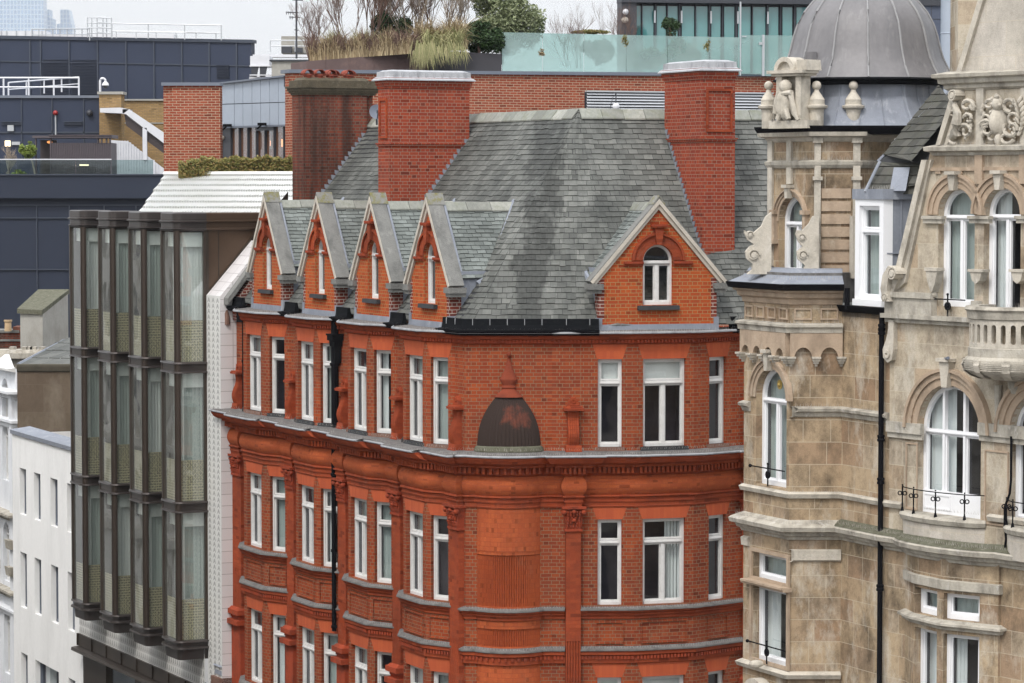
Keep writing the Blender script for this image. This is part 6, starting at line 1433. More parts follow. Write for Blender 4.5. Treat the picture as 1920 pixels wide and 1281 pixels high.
def grass(name, lab, px0, px1, py, Y, h, n, mat, droop=.5, seed=3, w=.010):
    a, b = at(px0, py, Y), at(px1, py, Y); rr = random.Random(seed); m = MB()
    for i in range(n):
        tt = rr.random(); p = a.lerp(b, tt)+Vector((0, rr.uniform(-.15, .45), 0)); xx = px0+(px1-px0)*tt; p.z = min(zof(113-(xx-575)*.072, p.y)-.03, p.z+9); hh = h*rr.uniform(.35, 1.2)*(.72+.38*sin(xx*.19+seed)*sin(xx*.07+seed*2)); d = Vector((rr.gauss(0, .5), rr.gauss(0, .5), 0)); d = d*droop*hh; q1 = p+d*.3+Vector((0, 0, hh*.6)); q2 = p+d+Vector((0, 0, hh*(1-.45*droop*rr.random()*2))); s = Vector((w, 0, 0))*rr.uniform(.6, 1.3)
        m.poly([p-s, p+s, q1+s*.8, q1-s*.8]); m.poly([q1-s*.8, q1+s*.8, q2])
    o = m.build(name, M[mat], None); tag(o, lab, 'grass', kind='stuff'); return o
grass('dry_grass', 'straw coloured dry grasses filling the brown steel planter', 582, 770, 116, 87.3, .78, 5200, 'straw', .45, 5)
grass('green_grass', 'greener upright grasses among the straw in the brown planter', 610, 720, 110, 87.6, .95, 1500, 'grassg', .4, 6)
grass('brown_heather', 'brown twiggy growth at the left end of the planter', 580, 790, 115, 87.4, .95, 5200, 'twig', .6, 7)
grass('tall_grass', 'tall pale feathery grass clump in the middle of the planters', 770, 875, 100, 87.8, 1.15, 3600, 'straw', .7, 8)
o_ = grass('arching_grass', 'arching green-gold grass at the joint of the brown and charcoal planters', 785, 860, 98, 87.4, .9, 1600, 'grassg', 1.0, 9)
rr = random.Random(17); m = MB(); 
for i in range(420):                 # blades hanging over the planter edge
    x = rr.choice((rr.gauss(795, 9), rr.uniform(780, 870))); p = at(x, rr.gauss(95, 6), 87.1); L_ = rr.uniform(.25, .62)*(1 if x < 812 else .75); dx = rr.gauss(-.02 if x < 800 else .1, .1); q = p+Vector((dx*.5, -.12, .10)); e_ = p+Vector((dx*1.3, -.2, -L_)); s = Vector((.008, 0, 0)); m.poly([p-s, p+s, q+s, q-s]); m.poly([q-s, q+s, e_])
tag(m.build('hanging_grass', M['grassg']), 'grass blades hanging down over the planter edge', 'grass', kind='stuff')
hd = thing('hedge', 'clipped green and russet hedge in front of the bar windows', 'hedge', tuple(at(440, 330, 85))); m = MB(); rr = random.Random(31)
for i in range(21000):
    x = rr.uniform(335, 556); top = 301+2.5*sin(x*.11)+1.5*sin(x*.31)-((x-335)*.02)+(6 if x < 350 else 0); y = rr.uniform(top, 334) if rr.random() > .25 else rr.gauss(top, 1.6); p = at(x, y, 85.2+rr.uniform(-.35, .4)); a = Vector((rr.gauss(0, 1), rr.gauss(0, 1), rr.gauss(0, 1))).normalized(); b = a.orthogonal().normalized(); s = .035*rr.uniform(.6, 1.3); m.poly([p-a*s, p+b*s*.5, p+a*s, p-b*s*.5])
m.build('foliage', M['leafh'], hd)
ft = thing('bay_tree', 'small round clipped bay tree on the navy terrace behind the clear balustrade', 'tree', tuple(at(60, 330, 131))); m = MB(); leaves(m, at(52, 281, 130.5), (.36, .34, .36), 1500, .06, .4, random.Random(8)); leaves(m, at(52, 289, 130.5), (.34, .3, .2), 700, .06, .4, random.Random(9)); m.build('crown', M['leafl'], ft); m = MB(); m.tube([at(66, 330, 130.5), at(61, 305, 130.5), at(55, 290, 130.5)], .04, 6); m.build('trunk', M['twigl'], ft)
bush(35, 327, 130.5, (.38, .3, .2), 700, .06, 'leafl', 'low yellow-green shrub at the foot of the bay tree', 'low_shrub', False, 15)
baretree(14, 332, 130.5, 1.3, 'pale bare shrub behind the clear balustrade at the left edge', 3, .05, 'twigl', .1, .45, 33, None)
for i_, (px, py, Y) in enumerate(((1016, 100, 87.9), (1172, 75, 88.2), (1325, 85, 89.4))):
    c = at(px, py, Y); m = MB(); leaves(m, (c.x, c.y-.15, c.z), (.10, .08, .12 if i_ == 0 else .22), 260, .03, .2, random.Random(40+i_)); m.build; o = m.build('climbing_plant', M['leafh' if i_ else 'straw']); o['group'] = 'small climbers on the green glass'; tag(o, ['dry brown tuft on the first joint of the green glass', 'green climber on a middle joint of the green glass', 'small climber beside the right-hand chimney cap'][i_], 'plant')

bo = thing('building_behind', 'pale stone building with windows behind the viewpoint, seen only in reflections', 'building', (0, -6, 0))
bf2 = Fr((45, -4), (-45, -4)); hs = [rectp(1+3.2*i, 2.7+3.2*i, z, z+2.3) for i in range(27) for z in (2, 5.6, 9.2, 12.8, 16.4)]
m = MB(); m.panel(bf2, rectp(0, 90, 0, 20-.9), hs, 0, .3); m.build('wall', plain('behind_stone', (.34, .30, .27), .9, var=.5), bo); m = MB(); m.panel(bf2, rectp(0, 90, 0, 19), w=-.3); m.build('windows', M['framed'], bo)
for z in (1.4, 5, 8.6, 12.2, 15.8, 18.7): m = MB(); m.box(bf2, 0, 90, 0, .4, z, z+.4); m.build('cornice', M['stonec'], bo)
# ------------------------------------------------------------------ ground, road, the terrace across the street
m = MB(); m.abox(-9000, 9000, -3000, 9500, -1, 0); tag(m.build('ground', plain('paving', (.20, .195, .185), .9, var=.3)), kind='structure')
m = MB(); ro = Fr(step(C0, LH, 120), C0); m.poly([ro.pt(-40, 3, .004), ro.pt(ro.L+20, 3, .004), ro.pt(ro.L+20, 14, .004), ro.pt(-40, 14, .004)]); tag(m.build('road', plain('asphalt', (.05, .05, .052), .9, var=.3)), kind='structure')
op = thing('terrace_opposite', 'pale stone terrace of arched windows across the street, seen only in reflections', 'building', (-30, 70, 0))
of2 = Fr(outw(step(C0, LH, 75), 19), outw(step(C0, LH, -12), 19)); of2 = Fr(of2.q, of2.p)
hs = []
for i in range(28):
    for z0 in (5, 9, 13, 16.6): hs.append(archp(1.2+3.1*i, 2.6+3.1*i, z0, z0+2.5))
m = MB(); m.panel(of2, rectp(0, of2.L, 0, 21), hs, 0, .3); m.build('wall', plain('opposite_stone', (.68, .64, .57), .9, var=.5), op); m = MB(); m.panel(of2, rectp(0, of2.L, 0, 21), w=-.3); m.build('windows', M['framed'], op)
for z in (4.4, 8.4, 12.4, 20.6): m = MB(); m.box(of2, 0, of2.L, 0, .4, z, z+.35); m.build('cornice', M['stonec'], op)
for i in range(27): m = MB(); m.box(of2, 3+3.1*i, 3.4+3.1*i, 0, .25, 0, 20.6); m.build('pilaster', M['stonec'], op)
# ------------------------------------------------------------------ STONE CORNER BUILDING
sb = thing('stone_building', 'ornate pale stone corner building with lead dome, gable and bowl balcony at the right', 'building', (8, 57, 0))
def sp_(mb, name, mat, par=None, smooth=False, lab=None, ang=35):
    o = mb.build(name, M[mat] if isinstance(mat, str) else mat, par or sb, smooth, ang)
    if lab: o['label'] = lab
    return o
SH = R(155); DHd = R(146)
S1 = (at(1480, 800, 56).x, 56.0); S0 = hit(1395, S1, SH); SB = (S0[0]+1.1, S0[1]+1.7); S2 = (at(1578, 800, 56).x, 56.0); S3 = hit(1668, S2, SH); S4 = hit(2130, S3, DHd)
class Wl(Bg):
    def __init__(s, p, q): s.f = Fr(p, q); s.px0 = 960+FPX*p[0]/p[1]; s.px1 = 960+FPX*q[0]/q[1]
WA, WB, WC, WD = Wl(S0, S1), Wl(S1, S2), Wl(S2, S3), Wl(S3, S4)
SP = [SB, S0, S1, S2, S3, S4]; SPA = [SB, S0, S1, S2]
zs = lambda y: zof(y, 56.0)
zG = zs(548)                                   # top of the turret's lower stage
def hole(W, a, b, y0, y1, arched=False):      # y0 top, y1 bottom in photo pixels at the middle of the opening
    u0, u1 = W.u(a), W.u(b); zt, zb = W.z(y0, (a+b)/2), W.z(y1, (a+b)/2)
    return (u0, u1, zb, zt, arched)
def hp(h): return archp(h[0], h[1], h[2], h[3]) if h[4] else rectp(h[0], h[1], h[2], h[3])
# --- lower turret stage, faces A and B, and the set-back wall C
hA = [hole(WA, 1418, 1475, 691, 912, True), hole(WA, 1414, 1478, 1040, 1092), hole(WA, 1414, 1478, 1104, 1246)]
m = MB()
m.panel(WA.f, rectp(0, WA.f.L, 0, zG), [hp(h) for h in hA], 0, .22); m.panel(WB.f, rectp(0, WB.f.L, 0, zG)); m.panel(WC.f, rectp(0, WC.f.L, 0, zs(583))); bfr = Fr(SB, S0); m.panel(bfr, rectp(0, bfr.L, 0, zG))
sp_(m, 'turret_wall', 'stone')
def stonewin(W, h, style, cur, bars=None, t=.3, par=sb, room='room', rev=.2, fw=.075): return window(par, W.f, h[0]+.004, h[1]-.004, h[2]+.004, h[3]-.004, rev, style, cur, 'whitep', h[4], bars=bars, t=t, room=room, fw=fw)
stonewin(WA, hA[0], 'double', 'leftg'); stonewin(WA, hA[1], 'plain', 'netg'); stonewin(WA, hA[2], 'single', 'left', t=.0+.02) if False else stonewin(WA, hA[2], 'plain', 'left')
def hood(W, h, wd=.17, w1=.06, mat='stoneb', key=.45, kw=.10, sub=2):
    m = MB(); c = (h[0]+h[1])/2; r = (h[1]-h[0])/2; z = h[3]-r
    m.arch(W.f, c, z, r, r+wd*.45, -.08, w1*.5, 18); m.arch(W.f, c, z, r+wd*.45, r+wd*.8, -.02, w1, 18); m.arch(W.f, c, z, r+wd*.8, r+wd, -.02, w1*1.7, 18)
    o = sp_(m, 'hood_mould', mat)
    if key: m = MB(); m.prism(W.f, [(c-kw*.55, h[3]-.04), (c+kw*.55, h[3]-.04), (c+kw, h[3]+key), (c-kw, h[3]+key)], -.02, .14); m.box(W.f, c-kw*1.3, c+kw*1.3, -.02, .19, h[3]+key, h[3]+key+.06); m.build('keystone', M['stonec'], o)
    return o
hood(WA, hA[0], .20, .05, key=.30, kw=.09)
# blind arcade with corbels under the turret's panelled frieze
zar0, zar1 = zs(676), zs(640)
def arcade(W, n):
    m = MB(); L_ = W.f.L; s = L_/n; r = s*.34; top = zs(622); zb = zs(672)
    pts = [(0, top), (L_, top)]; pts = []
    for i in range(n):
        c = s*(i+.5); pts.append((s*i, zb)) if i == 0 else None; pts += [(c-r, zb)]+[(c-r*cos(pi*k/10), zb+r*sin(pi*k/10)*1.25) for k in range(1, 10)]+[(c+r, zb)]
    pts += [(L_, zb), (L_, top), (0, top)]
    m.prism(W.f, pts, -.01, .10); o = sp_(m, 'blind_arcade', 'stoneb')
    m = MB()
    for i in range(n+1):
        c = min(max(s*i, .02), L_-.02)
        for k, (hw, zz0, zz1, ww) in enumerate(((.085, 0, .035, .17), (.07, -.05, 0, .14), (.05, -.10, -.05, .10), (.025, -.15, -.10, .06))): m.box(W.f, c-hw, c+hw, -.01, ww, zb+zz0, zb+zz1)
    m.build('corbel', M['stonec'], o)
arcade(WA, 4); arcade(WB, 2)
m = MB(); m.sweep(SPA, [(0, zs(625)), (.11, zs(624)), (.12, zs(616)), (.16, zs(613)), (.16, zs(609)), (.05, zs(606)), (0, zs(606))]); sp_(m, 'frieze_moulding', 'stoned')
m = MB()
for W, n in ((WA, 4), (WB, 2)):
    s = W.f.L/n
    for i in range(n): framebox(m, W.f, s*i+s*.16, s*(i+1)-s*.16, zs(600), zs(578), .0, .03, .03)
sp_(m, 'frieze_panel', 'stoneb')
m = MB(); m.sweep(SPA, [(0, zs(572)), (.03, zs(571)), (.05, zs(562)), (.12, zs(558)), (.13, zs(550)), (.20, zs(548)), (.20, zs(543)), (0, zs(541))]); sp_(m, 'turret_cornice', 'stoneb')
m = MB(); m.sweep(SPA, [(.18, zs(545)), (.28, zs(543)), (.32, zs(533)), (.30, zs(532)), (.28, zs(538)), (0, zs(536))]); sp_(m, 'black_gutter', 'black')
m = MB(); m.sweep(SPA, [(.29, zs(533)), (.14, zs(526)), (.02, zs(520)), (-.08, zs(506)), (-.3, zs(504))]); sp_(m, 'lead_apron', 'lead')
q = MB(); spikes(q, SPA, .10, zs(524), .10, .035, .02); sp_(q, 'bird_spikes', 'spike')['kind'] = 'stuff'; q = MB(); spikes(q, SPA, .10, zs(608), .11, .03, .04); sp_(q, 'bird_spikes', 'spike')['kind'] = 'stuff'
# --- strings and main cornice across the whole front
def cutpath(path, W, a, b): return path
impA = [SB, S0, WA.f.xy(hA[0][0]-.20)]; impB = [WA.f.xy(hA[0][1]+.20), S1, S2, S3]
zi = zs(766)
prof_i = [(0, zi-.16), (.03, zi-.15), (.05, zi-.08), (.10, zi-.05), (.11, zi+.0), (.02, zi+.04), (0, zi+.04)]
m = MB(); m.sweep(impA, prof_i); m.sweep(impB, prof_i); sp_(m, 'impost_band', 'stoned')
zsl = zs(925)
UB0, UB1 = WD.u(1695), WD.u(1858)
m = MB(); m.sweep([SB, S0, S1, S2, S3, WD.f.xy(UB0)], [(0, zsl-.10), (.06, zsl-.09), (.09, zsl-.01), (.02, zsl+.03), (0, zsl+.03)]); m.sweep([WD.f.xy(UB1), S4], [(0, zsl-.10), (.06, zsl-.09), (.09, zsl-.01), (.02, zsl+.03), (0, zsl+.03)]); sp_(m, 'sill_string', 'stonec')
# bow of the lower floors in wall D
UK0, UK2 = WD.u(1700), WD.u(1880); nb_ = 8
def bow(proj, u0=UK0, u1=UK2, n=nb_): return [WD.f.xy(u0+(u1-u0)*i/n, proj*sin(pi*i/n)**.6) for i in range(n+1)]
BW = bow(.34); zc1 = zs(987)
CP = [SB, S0, S1, S2, S3]+BW+[S4]
m = MB(); m.sweep(CP, [(0, zc1-.26), (.04, zc1-.25), (.06, zc1-.20), (.12, zc1-.17), (.14, zc1-.11), (.24, zc1-.08), (.26, zc1-.0), (.22, zc1+.03), (.0, zc1+.12)]); sp_(m, 'main_cornice', 'stoned')
m = MB(); m.sweep(CP[3:], [(.23, zc1+.03), (.20, zc1+.05), (.0, zc1+.14)]); sp_(m, 'moss_growth', 'moss')
q = MB(); spikes(q, CP, .14, zc1+.05, .12, .025, .07); spikes(q, CP, .05, zsl+.02, .08, .04, .05); spikes(q, impB, .05, zi+.03, .10, .035, .05); sp_(q, 'bird_spikes', 'spike')['kind'] = 'stuff'
zl = zs(1262); m = MB(); m.sweep([SB, S0, S1, S2], [(0, zl-.12), (.10, zl-.10), (.14, zl-.02), (.03, zl+.03), (0, zl+.03)]); m.sweep([SB, S0, WA.f.xy(hA[1][0]-.15)], [(0, zs(1035)-.06), (.04, zs(1035)-.05), (.05, zs(1025)), (0, zs(1022))]); m.sweep([WA.f.xy(hA[1][1]+.14), S1, S2], [(0, zs(1050)-.03), (.05, zs(1050)), (.05, zs(1032)), (0, zs(1030))]); sp_(m, 'lower_string', 'stonec')
m = MB()
for h in hA[1:]: framebox(m, WA.f, h[0]-.09, h[1]+.09, h[2]-.02, h[3]+.07, 0, .07, .04)
m.box(WA.f, hA[1][0]-.22, hA[1][1]+.14, -.02, .16, hA[2][3]+.03, hA[1][2]-.02); m.box(WA.f, hA[1][0]-.17, hA[1][1]+.10, -.02, .20, hA[1][2]-.05, hA[1][2]-.01); sp_(m, 'window_surround', 'stoneb')
# segmental pediment with a round boss just below the bottom string
m = MB(); c = WA.f.L*.45; m.arch(WA.f, c, zs(1330), .36, .46, -.02, .22, 16); m.blob(WA.f.pt(c, .14, zs(1258)), (.16, .10, .08), 10, 6); m.arch(WA.f, c, zs(1330), .22, .30, -.02, .12, 16); sp_(m, 'segmental_pediment', 'stonec')
# --- wall D with its openings
hD = [hole(WD, 1722, 1840, 722, 968, True), hole(WD, 1757, 1825, 353, 576, True), hole(WD, 1842, 1911, 352, 600, True)]
hD3 = hole(WD, 1895, 2004, 740, 985, True)
gz0 = zc1+.1
def pD(px, py): return (WD.u(px), WD.z(py, px))
out = [pD(1668, 1004)[0:1]+(gz0-.3,), (WD.f.L, gz0-.3), (WD.f.L, WD.z(283, 2000)), pD(1741, 283), pD(1690, 520), pD(1668, 583)]
out[0] = (0, gz0-.3)
m = MB(); m.panel(WD.f, out, [hp(h) for h in hD+[hD3]], 0, .22); wD = sp_(m, 'front_wall', 'stonep')
stonewin(WD, hD[0], 'triple', 'left', (.33, .66)); stonewin(WD, hD[1], 'double', 'netg'); stonewin(WD, hD[2], 'double', 'left'); stonewin(WD, hD3, 'triple', '', (.33, .66))
hood(WD, hD[0], .30, .07, key=.42, kw=.13); hood(WD, hD[1], .26, .05, key=.24, kw=.10); hood(WD, hD[2], .26, .05, key=.24, kw=.10); hood(WD, hD3, .30, .07, key=.42, kw=.13)
# washed plaster above the big window, beside the black pipe
zb_D = WD.z(590, 1680)
m = MB(); f = WD.f
for a, b, (y0, y1) in ((1672, 1690, (790, 812)), (1840, 2010, (800, 826))):
    za, zb = WD.z(y1, (a+b)/2), WD.z(y0, (a+b)/2)
    m.box(f, WD.u(a) if a > 1680 else 0, WD.u(b if a > 1680 else 1733), 0, .09, za+.02, zb)
    m.box(f, WD.u(a) if a > 1680 else 0, WD.u(b if a > 1680 else 1733), 0, .05, za-.08, za+.02)
sp_(m, 'impost_band', 'stoned')
# panelled piers either side of the big window
m = MB(); framebox(m, f, WD.u(1700), WD.u(1722), WD.z(955, 1710), WD.z(830, 1710), 0, .03, .02); framebox(m, f, WD.u(1848), WD.u(1893), WD.z(985, 1870), WD.z(845, 1870), 0, .03, .02); sp_(m, 'pier_panel', 'stoneb')
# base string of the gable
zg_ = WD.z(592, 1720)
m = MB(); m.box(f, -.10, WD.f.L, 0, .16, zg_-.06, zg_+.02); m.box(f, -.06, WD.f.L, 0, .08, zg_-.14, zg_-.06); m.box(f, 0, hD[1][0]-.02, 0, .14, zg_+.02, zg_+.32); m.box(f, -.02, hD[1][0], 0, .18, zg_+.32, zg_+.42); m.box(f, hD[1][1]+.02, hD[2][0]-.02, 0, .10, zg_+.02, zg_+.32); sp_(m, 'gable_base', 'stoned')
q = MB(); spikes(q, [WD.f.p, S4], .10, zg_+.03, .10, .03, .05); spikes(q, [WD.f.xy(0), WD.f.xy(hD[1][0])], .12, zg_+.43, .10, .03, .05); sp_(q, 'bird_spikes', 'spike')['kind'] = 'stuff'
# gable rake coping
m = MB()
m.prism(f, [pD(1672, 545), pD(1684, 520), pD(1735, 300), pD(1745, 300), pD(1693, 525), pD(1684, 548)], -.25, .14); m.prism(f, [pD(1684, 545), pD(1693, 525), pD(1743, 300), pD(1748, 300), pD(1700, 530)], 0, .07); sp_(m, 'gable_coping', 'stonec')
def volute(mb, W, px, py, r, w0, w1, turns=1.6, t0=0, dirn=1):
    u, z = W.u(px), W.z(py, px); n = 22; A = []; B = []
    mb.arch(W.f, u, z, 0.0, r*.42, w0, w1+.01, 12, 0, 2*pi)
    for i in range(n):
        a0, a1 = t0+turns*2*pi*i/n, t0+turns*2*pi*(i+1)/n; r0, r1 = r*(1-.55*i/n), r*(1-.55*(i+1)/n); th = r*.20
        mb.prism(W.f, [(u+dirn*(r0-th)*cos(a0), z+(r0-th)*sin(a0)), (u+dirn*r0*cos(a0), z+r0*sin(a0)), (u+dirn*r1*cos(a1), z+r1*sin(a1)), (u+dirn*(r1-th)*cos(a1), z+(r1-th)*sin(a1))], w0, w1)
m = MB(); volute(m, WD, 1693, 513, .14, -.1, .30); volute(m, WD, 1676, 558, .09, -.1, .26); m.prism(f, [pD(1672, 565), pD(1668, 540), pD(1672, 515), pD(1682, 498), pD(1692, 502), pD(1682, 520), pD(1680, 545), pD(1684, 565)], -.1, .24); sp_(m, 'gable_scroll', 'stonec')
m = MB(); m.prism(f, [pD(1746, 505), pD(1768, 505), pD(1764, 530), pD(1758, 548), pD(1755, 545), pD(1749, 525)], 0, .16); m.box(f, WD.u(1745), WD.u(1769), 0, .18, WD.z(508, 1757), WD.z(502, 1757)); m.blob(f.pt(WD.u(1756), .08, WD.z(553, 1757)), .06, 8, 6)
for px in (1840, 1917): m.prism(f, [(WD.u(px-11), WD.z(510, px)), (WD.u(px+11), WD.z(510, px)), (WD.u(px+7), WD.z(526, px)), (WD.u(px), WD.z(532, px)), (WD.u(px-7), WD.z(526, px))], 0, .16); m.box(f, WD.u(px-14), WD.u(px+14), 0, .18, WD.z(510, px), WD.z(505, px))
sp_(m, 'small_bracket', 'stonec')
# imposts of the upper pair and pilaster strips
m = MB()
for a, b in ((1735, 1770), (1818, 1858), (1906, 1960)):
    if a == 1735: a = 1732
    m.box(f, WD.u(a), WD.u(b), -.02, .10, WD.z(411, (a+b)/2), WD.z(405, (a+b)/2)); m.box(f, WD.u(a)+.02, WD.u(b)-.02, -.02, .07, WD.z(419, (a+b)/2), WD.z(411, (a+b)/2))
sp_(m, 'window_impost', 'stoned')
zf0, zf1, zf2 = WD.z(318, 1830), WD.z(300, 1830), WD.z(291, 1830)
m = MB(); m.box(f, WD.u(1744), WD.f.L, 0, .04, zf0-.02, zf0+.04)
for px in (1835, 1918): m.box(f, WD.u(px-7), WD.u(px+7), 0, .06, WD.z(345, px), zf2)
for px in (1757, 1798, 1880): m.box(f, WD.u(px-5), WD.u(px+5), 0, .03, WD.z(326, px), zf0)
sp_(m, 'gable_strip', 'stoneb')
# cornice below the carved attic, the attic and its top cornice
def dcorn(a, y, prof, name, mat, b=2010, back=-.3):
    z = WD.z(y, 1830); m = MB(); p = [WD.f.xy(WD.u(a), back), WD.f.xy(WD.u(a), 0), WD.f.xy(WD.f.L, 0)]; m.sweep(p, [(o, z+d) for o, d in prof]); return sp_(m, name, mat)
dcorn(1752, 292, [(0, 0), (.05, .01), (.07, .06), (.16, .09), (.17, .16), (.02, .20), (-.2, .20)], 'attic_cornice', 'stoned')
WE = Wl(WD.f.xy(0, -.02), WD.f.xy(WD.f.L, -.02)); E = lambda px, py: (WE.u(px), WE.z(py, px))
m = MB(); m.prism(WE.f, [E(1767, 272), (WE.f.L, E(2000, 268)[1]), (WE.f.L, E(2000, 150)[1]), E(1794, 160), E(1788, 172)], -.6, 0); sp_(m, 'attic_wall', 'stonep')
m = MB()
for a, b in ((1829, 1843), (1912, 1924)): m.prism(WE.f, [E(a, 272), E(b, 272), E(b, 165), E(a, 165)], 0, .05)
m.prism(WE.f, [E(1760, 272), E(1768, 272), E(1797, 178), E(1789, 172)], -.3, .12); m.prism(WE.f, [E(1770, 272), E(1776, 272), E(1802, 185), E(1797, 180)], -.1, .05); sp_(m, 'attic_pilaster', 'stonec')
m = MB(); volute(m, WE, 1797, 180, .12, -.3, .22); sp_(m, 'attic_scroll', 'stonec', smooth=False)
# carved panels: scrolling beast-and-leaf panel and cartouche with foliage
def carving(cx, cy, kind):
    m = MB(); fE = WE.f; rr = random.Random(50+int(cx)); u0, z0 = E(cx, cy); S = .0098
    def P(dx, dy, w): return fE.pt(u0+dx*S*1.75, w, z0-dy*S)
    def curl(dx, dy, r, a0, turns, th=.030, sgn=1, w=.07, shrink=.8):
        n = 16; pts = []; rs = []
        for i in range(n+1): a = a0+turns*2*pi*i/n*sgn; q = r*(1-shrink*i/n); pts.append(P(dx+q*cos(a)*.8, dy+q*sin(a), w+.03*sin(pi*i/n))); rs.append(th*(1-.5*i/n))
        m.tube(pts, rs, 6)
    if kind == 'shield':
        m.blob(P(0, 8, .08), (.20, .10, .26), 12, 8); m.blob(P(0, -24, .13), (.11, .10, .13), 10, 7); m.blob(P(0, 12, .16), (.13, .06, .17), 10, 7)
        for i in range(9): m.blob(P(rr.uniform(-7, 7), -30+rr.uniform(-9, 9), .19), .035, 6, 4)
        for sg in (-1, 1):
            curl(sg*15, -22, 14, 1.5, 1.1, .045, sg); curl(sg*18, 20, 17, 3.6, 1.2, .045, -sg); curl(sg*10, 36, 13, 0.3, .9, .04, sg); curl(sg*21, 2, 12, 2.2, 1.0, .035, sg)
        for i in range(16): t = i/15; x = 24+6*sin(t*3); y = 32-62*t; m.blob(P(x+(4 if i % 2 else -4), y, .09), (.035, .04, .075), 6, 5, M=Matrix.Rotation(.5 if i % 2 else -.5, 3, 'Y'))
        for i in range(8): m.blob(P(-26+rr.uniform(-3, 3), 30-7*i, .07), (.04, .04, .06), 6, 5)
        m.blob(P(0, 40, .12), (.07, .06, .12), 8, 6)
    else:
        m.tube([P(-16, 34, .08), P(-8, 26, .12), P(-4, 10, .14), P(-3, -8, .14), P(-8, -24, .12), P(-14, -34, .09)], [.05, .09, .10, .08, .06, .03], 8)
        curl(6, 24, 16, 2.6, 1.2, .045, 1); curl(8, -22, 13, .6, 1.1, .045, -1); curl(-12, 34, 12, 1.2, .9, .04, 1); curl(10, 2, 11, 3.4, 1, .035, 1); curl(-14, -8, 9, 1, .9, .03, -1)
        for i in range(14): m.blob(P(rr.uniform(-16, 16), rr.uniform(-38, 36), .08), (.035, .035, .05), 6, 5)
    sp_(m, 'carved_panel', 'stonec', smooth=True, lab='carved cartouche with foliage' if kind == 'shield' else 'carved scrolling leaf panel')
carving(1806, 222, 'leaf'); carving(1877, 220, 'shield')
dcorn(1772, 158, [(0, -.10), (.02, -.08), (.05, -.06), (.05, .0), (.12, .03), (.13, .10), (.20, .13), (.21, .19), (.0, .24), (-.3, .24)], 'top_cornice', 'stoned')
q = MB(); spikes(q, [WE.f.xy(WE.u(1775)), S4], .1, WE.z(133, 1830), .12, .02, .06); spikes(q, [WE.f.xy(WE.u(1760)), S4], .1, WE.z(274, 1830), .12, .02, .06); sp_(q, 'bird_spikes', 'spike')['kind'] = 'stuff'
m = MB(); m.prism(WE.f, [E(1796, 134), (WE.f.L, E(2000, 126)[1]), (WE.f.L, E(2000, -60)[1]), E(1850, -60)], -1.6, -.05); sp_(m, 'gable_apex_wall', 'stonew')
m = MB(); m.prism(WE.f, [E(1790, 134), E(1799, 134), E(1856, -60), E(1846, -60)], -1.6, .02); sp_(m, 'apex_coping', 'stonec')
c0, c1_ = at(1796, 100, 56.2), at(1850, 100, 56.2); m = MB(); cf = Fr((c0.x, c0.y), (c1_.x, c1_.y)); m.box(cf, 0, cf.L, -1, 0, 15, 25); sp_(m, 'stone_shaft', 'stonep')
# --- projecting balcony bowl
BC = WD.f.xy(WD.u(1905), .02); Rb_ = .80
zr0, zr1 = zof(590, 52.6), zof(572, 52.6); zd0 = zof(645, 52.6)
bk = MB(); n = 16; a_0 = math.atan2(WD.f.n[1], WD.f.n[0])
m = MB()
for i in range(n):
    t0, t1 = a_0-pi*.55+1.1*pi*i/n, a_0-pi*.55+1.1*pi*(i+1)/n
    p = (BC[0]+Rb_*cos(t0), BC[1]+Rb_*sin(t0)); q_ = (BC[0]+Rb_*cos(t1), BC[1]+Rb_*sin(t1)); ff = Fr(p, q_)
    if ff.n[0]*(p[0]-BC[0])+ff.n[1]*(p[1]-BC[1]) < 0: ff = Fr(q_, p)
    c = ff.L/2; rr_ = .044; zt_2, zb_2 = zof(602, 52.6)-.0, zof(638, 52.6)
    hol = [(c+rr_*cos(t), (zt_2-rr_)+rr_*sin(t)) for t in [pi*k/6 for k in range(7)]]+[(c-rr_*cos(t), (zb_2+rr_)-rr_*sin(t)) for t in [pi*k/6 for k in range(7)]]
    m.panel(ff, rectp(0, ff.L, zd0, zr0), [hol], 0, .12); m.panel(ff, rectp(0, ff.L, zd0, zr0), [hol], -.12, 0)
bal = sp_(m, 'balcony', 'stonec')
m = MB(); m.lathe(BC, [(Rb_-.16, zr1+.02), (Rb_+.06, zr1+.02), (Rb_+.09, zr1-.03), (Rb_+.05, zr1-.07), (Rb_+.03, zr0-.02), (Rb_-.0, zr0-.04), (Rb_-.14, zr0-.03), (Rb_-.16, zr1+.02)], 40, a_0-pi*.56, a_0+pi*.56); m.build('balcony_rim', M['stoned'], bal)
zz_ = zd0; m = MB(); m.lathe(BC, [(Rb_, zz_), (Rb_+.02, zz_-.01), (Rb_+.02, zz_-.16), (Rb_+.06, zz_-.19), (Rb_+.09, zz_-.24), (Rb_+.10, zz_-.32), (Rb_+.06, zz_-.40), (Rb_-.03, zz_-.47), (Rb_-.18, zz_-.53), (Rb_-.4, zz_-.57), (.14, zz_-.60), (.12, zz_-.72), (.07, zz_-.82), (0, zz_-.84)], 40, a_0-pi*.56, a_0+pi*.56); m.build('balcony_bowl', M['stoned'], bal, True)
m = MB()
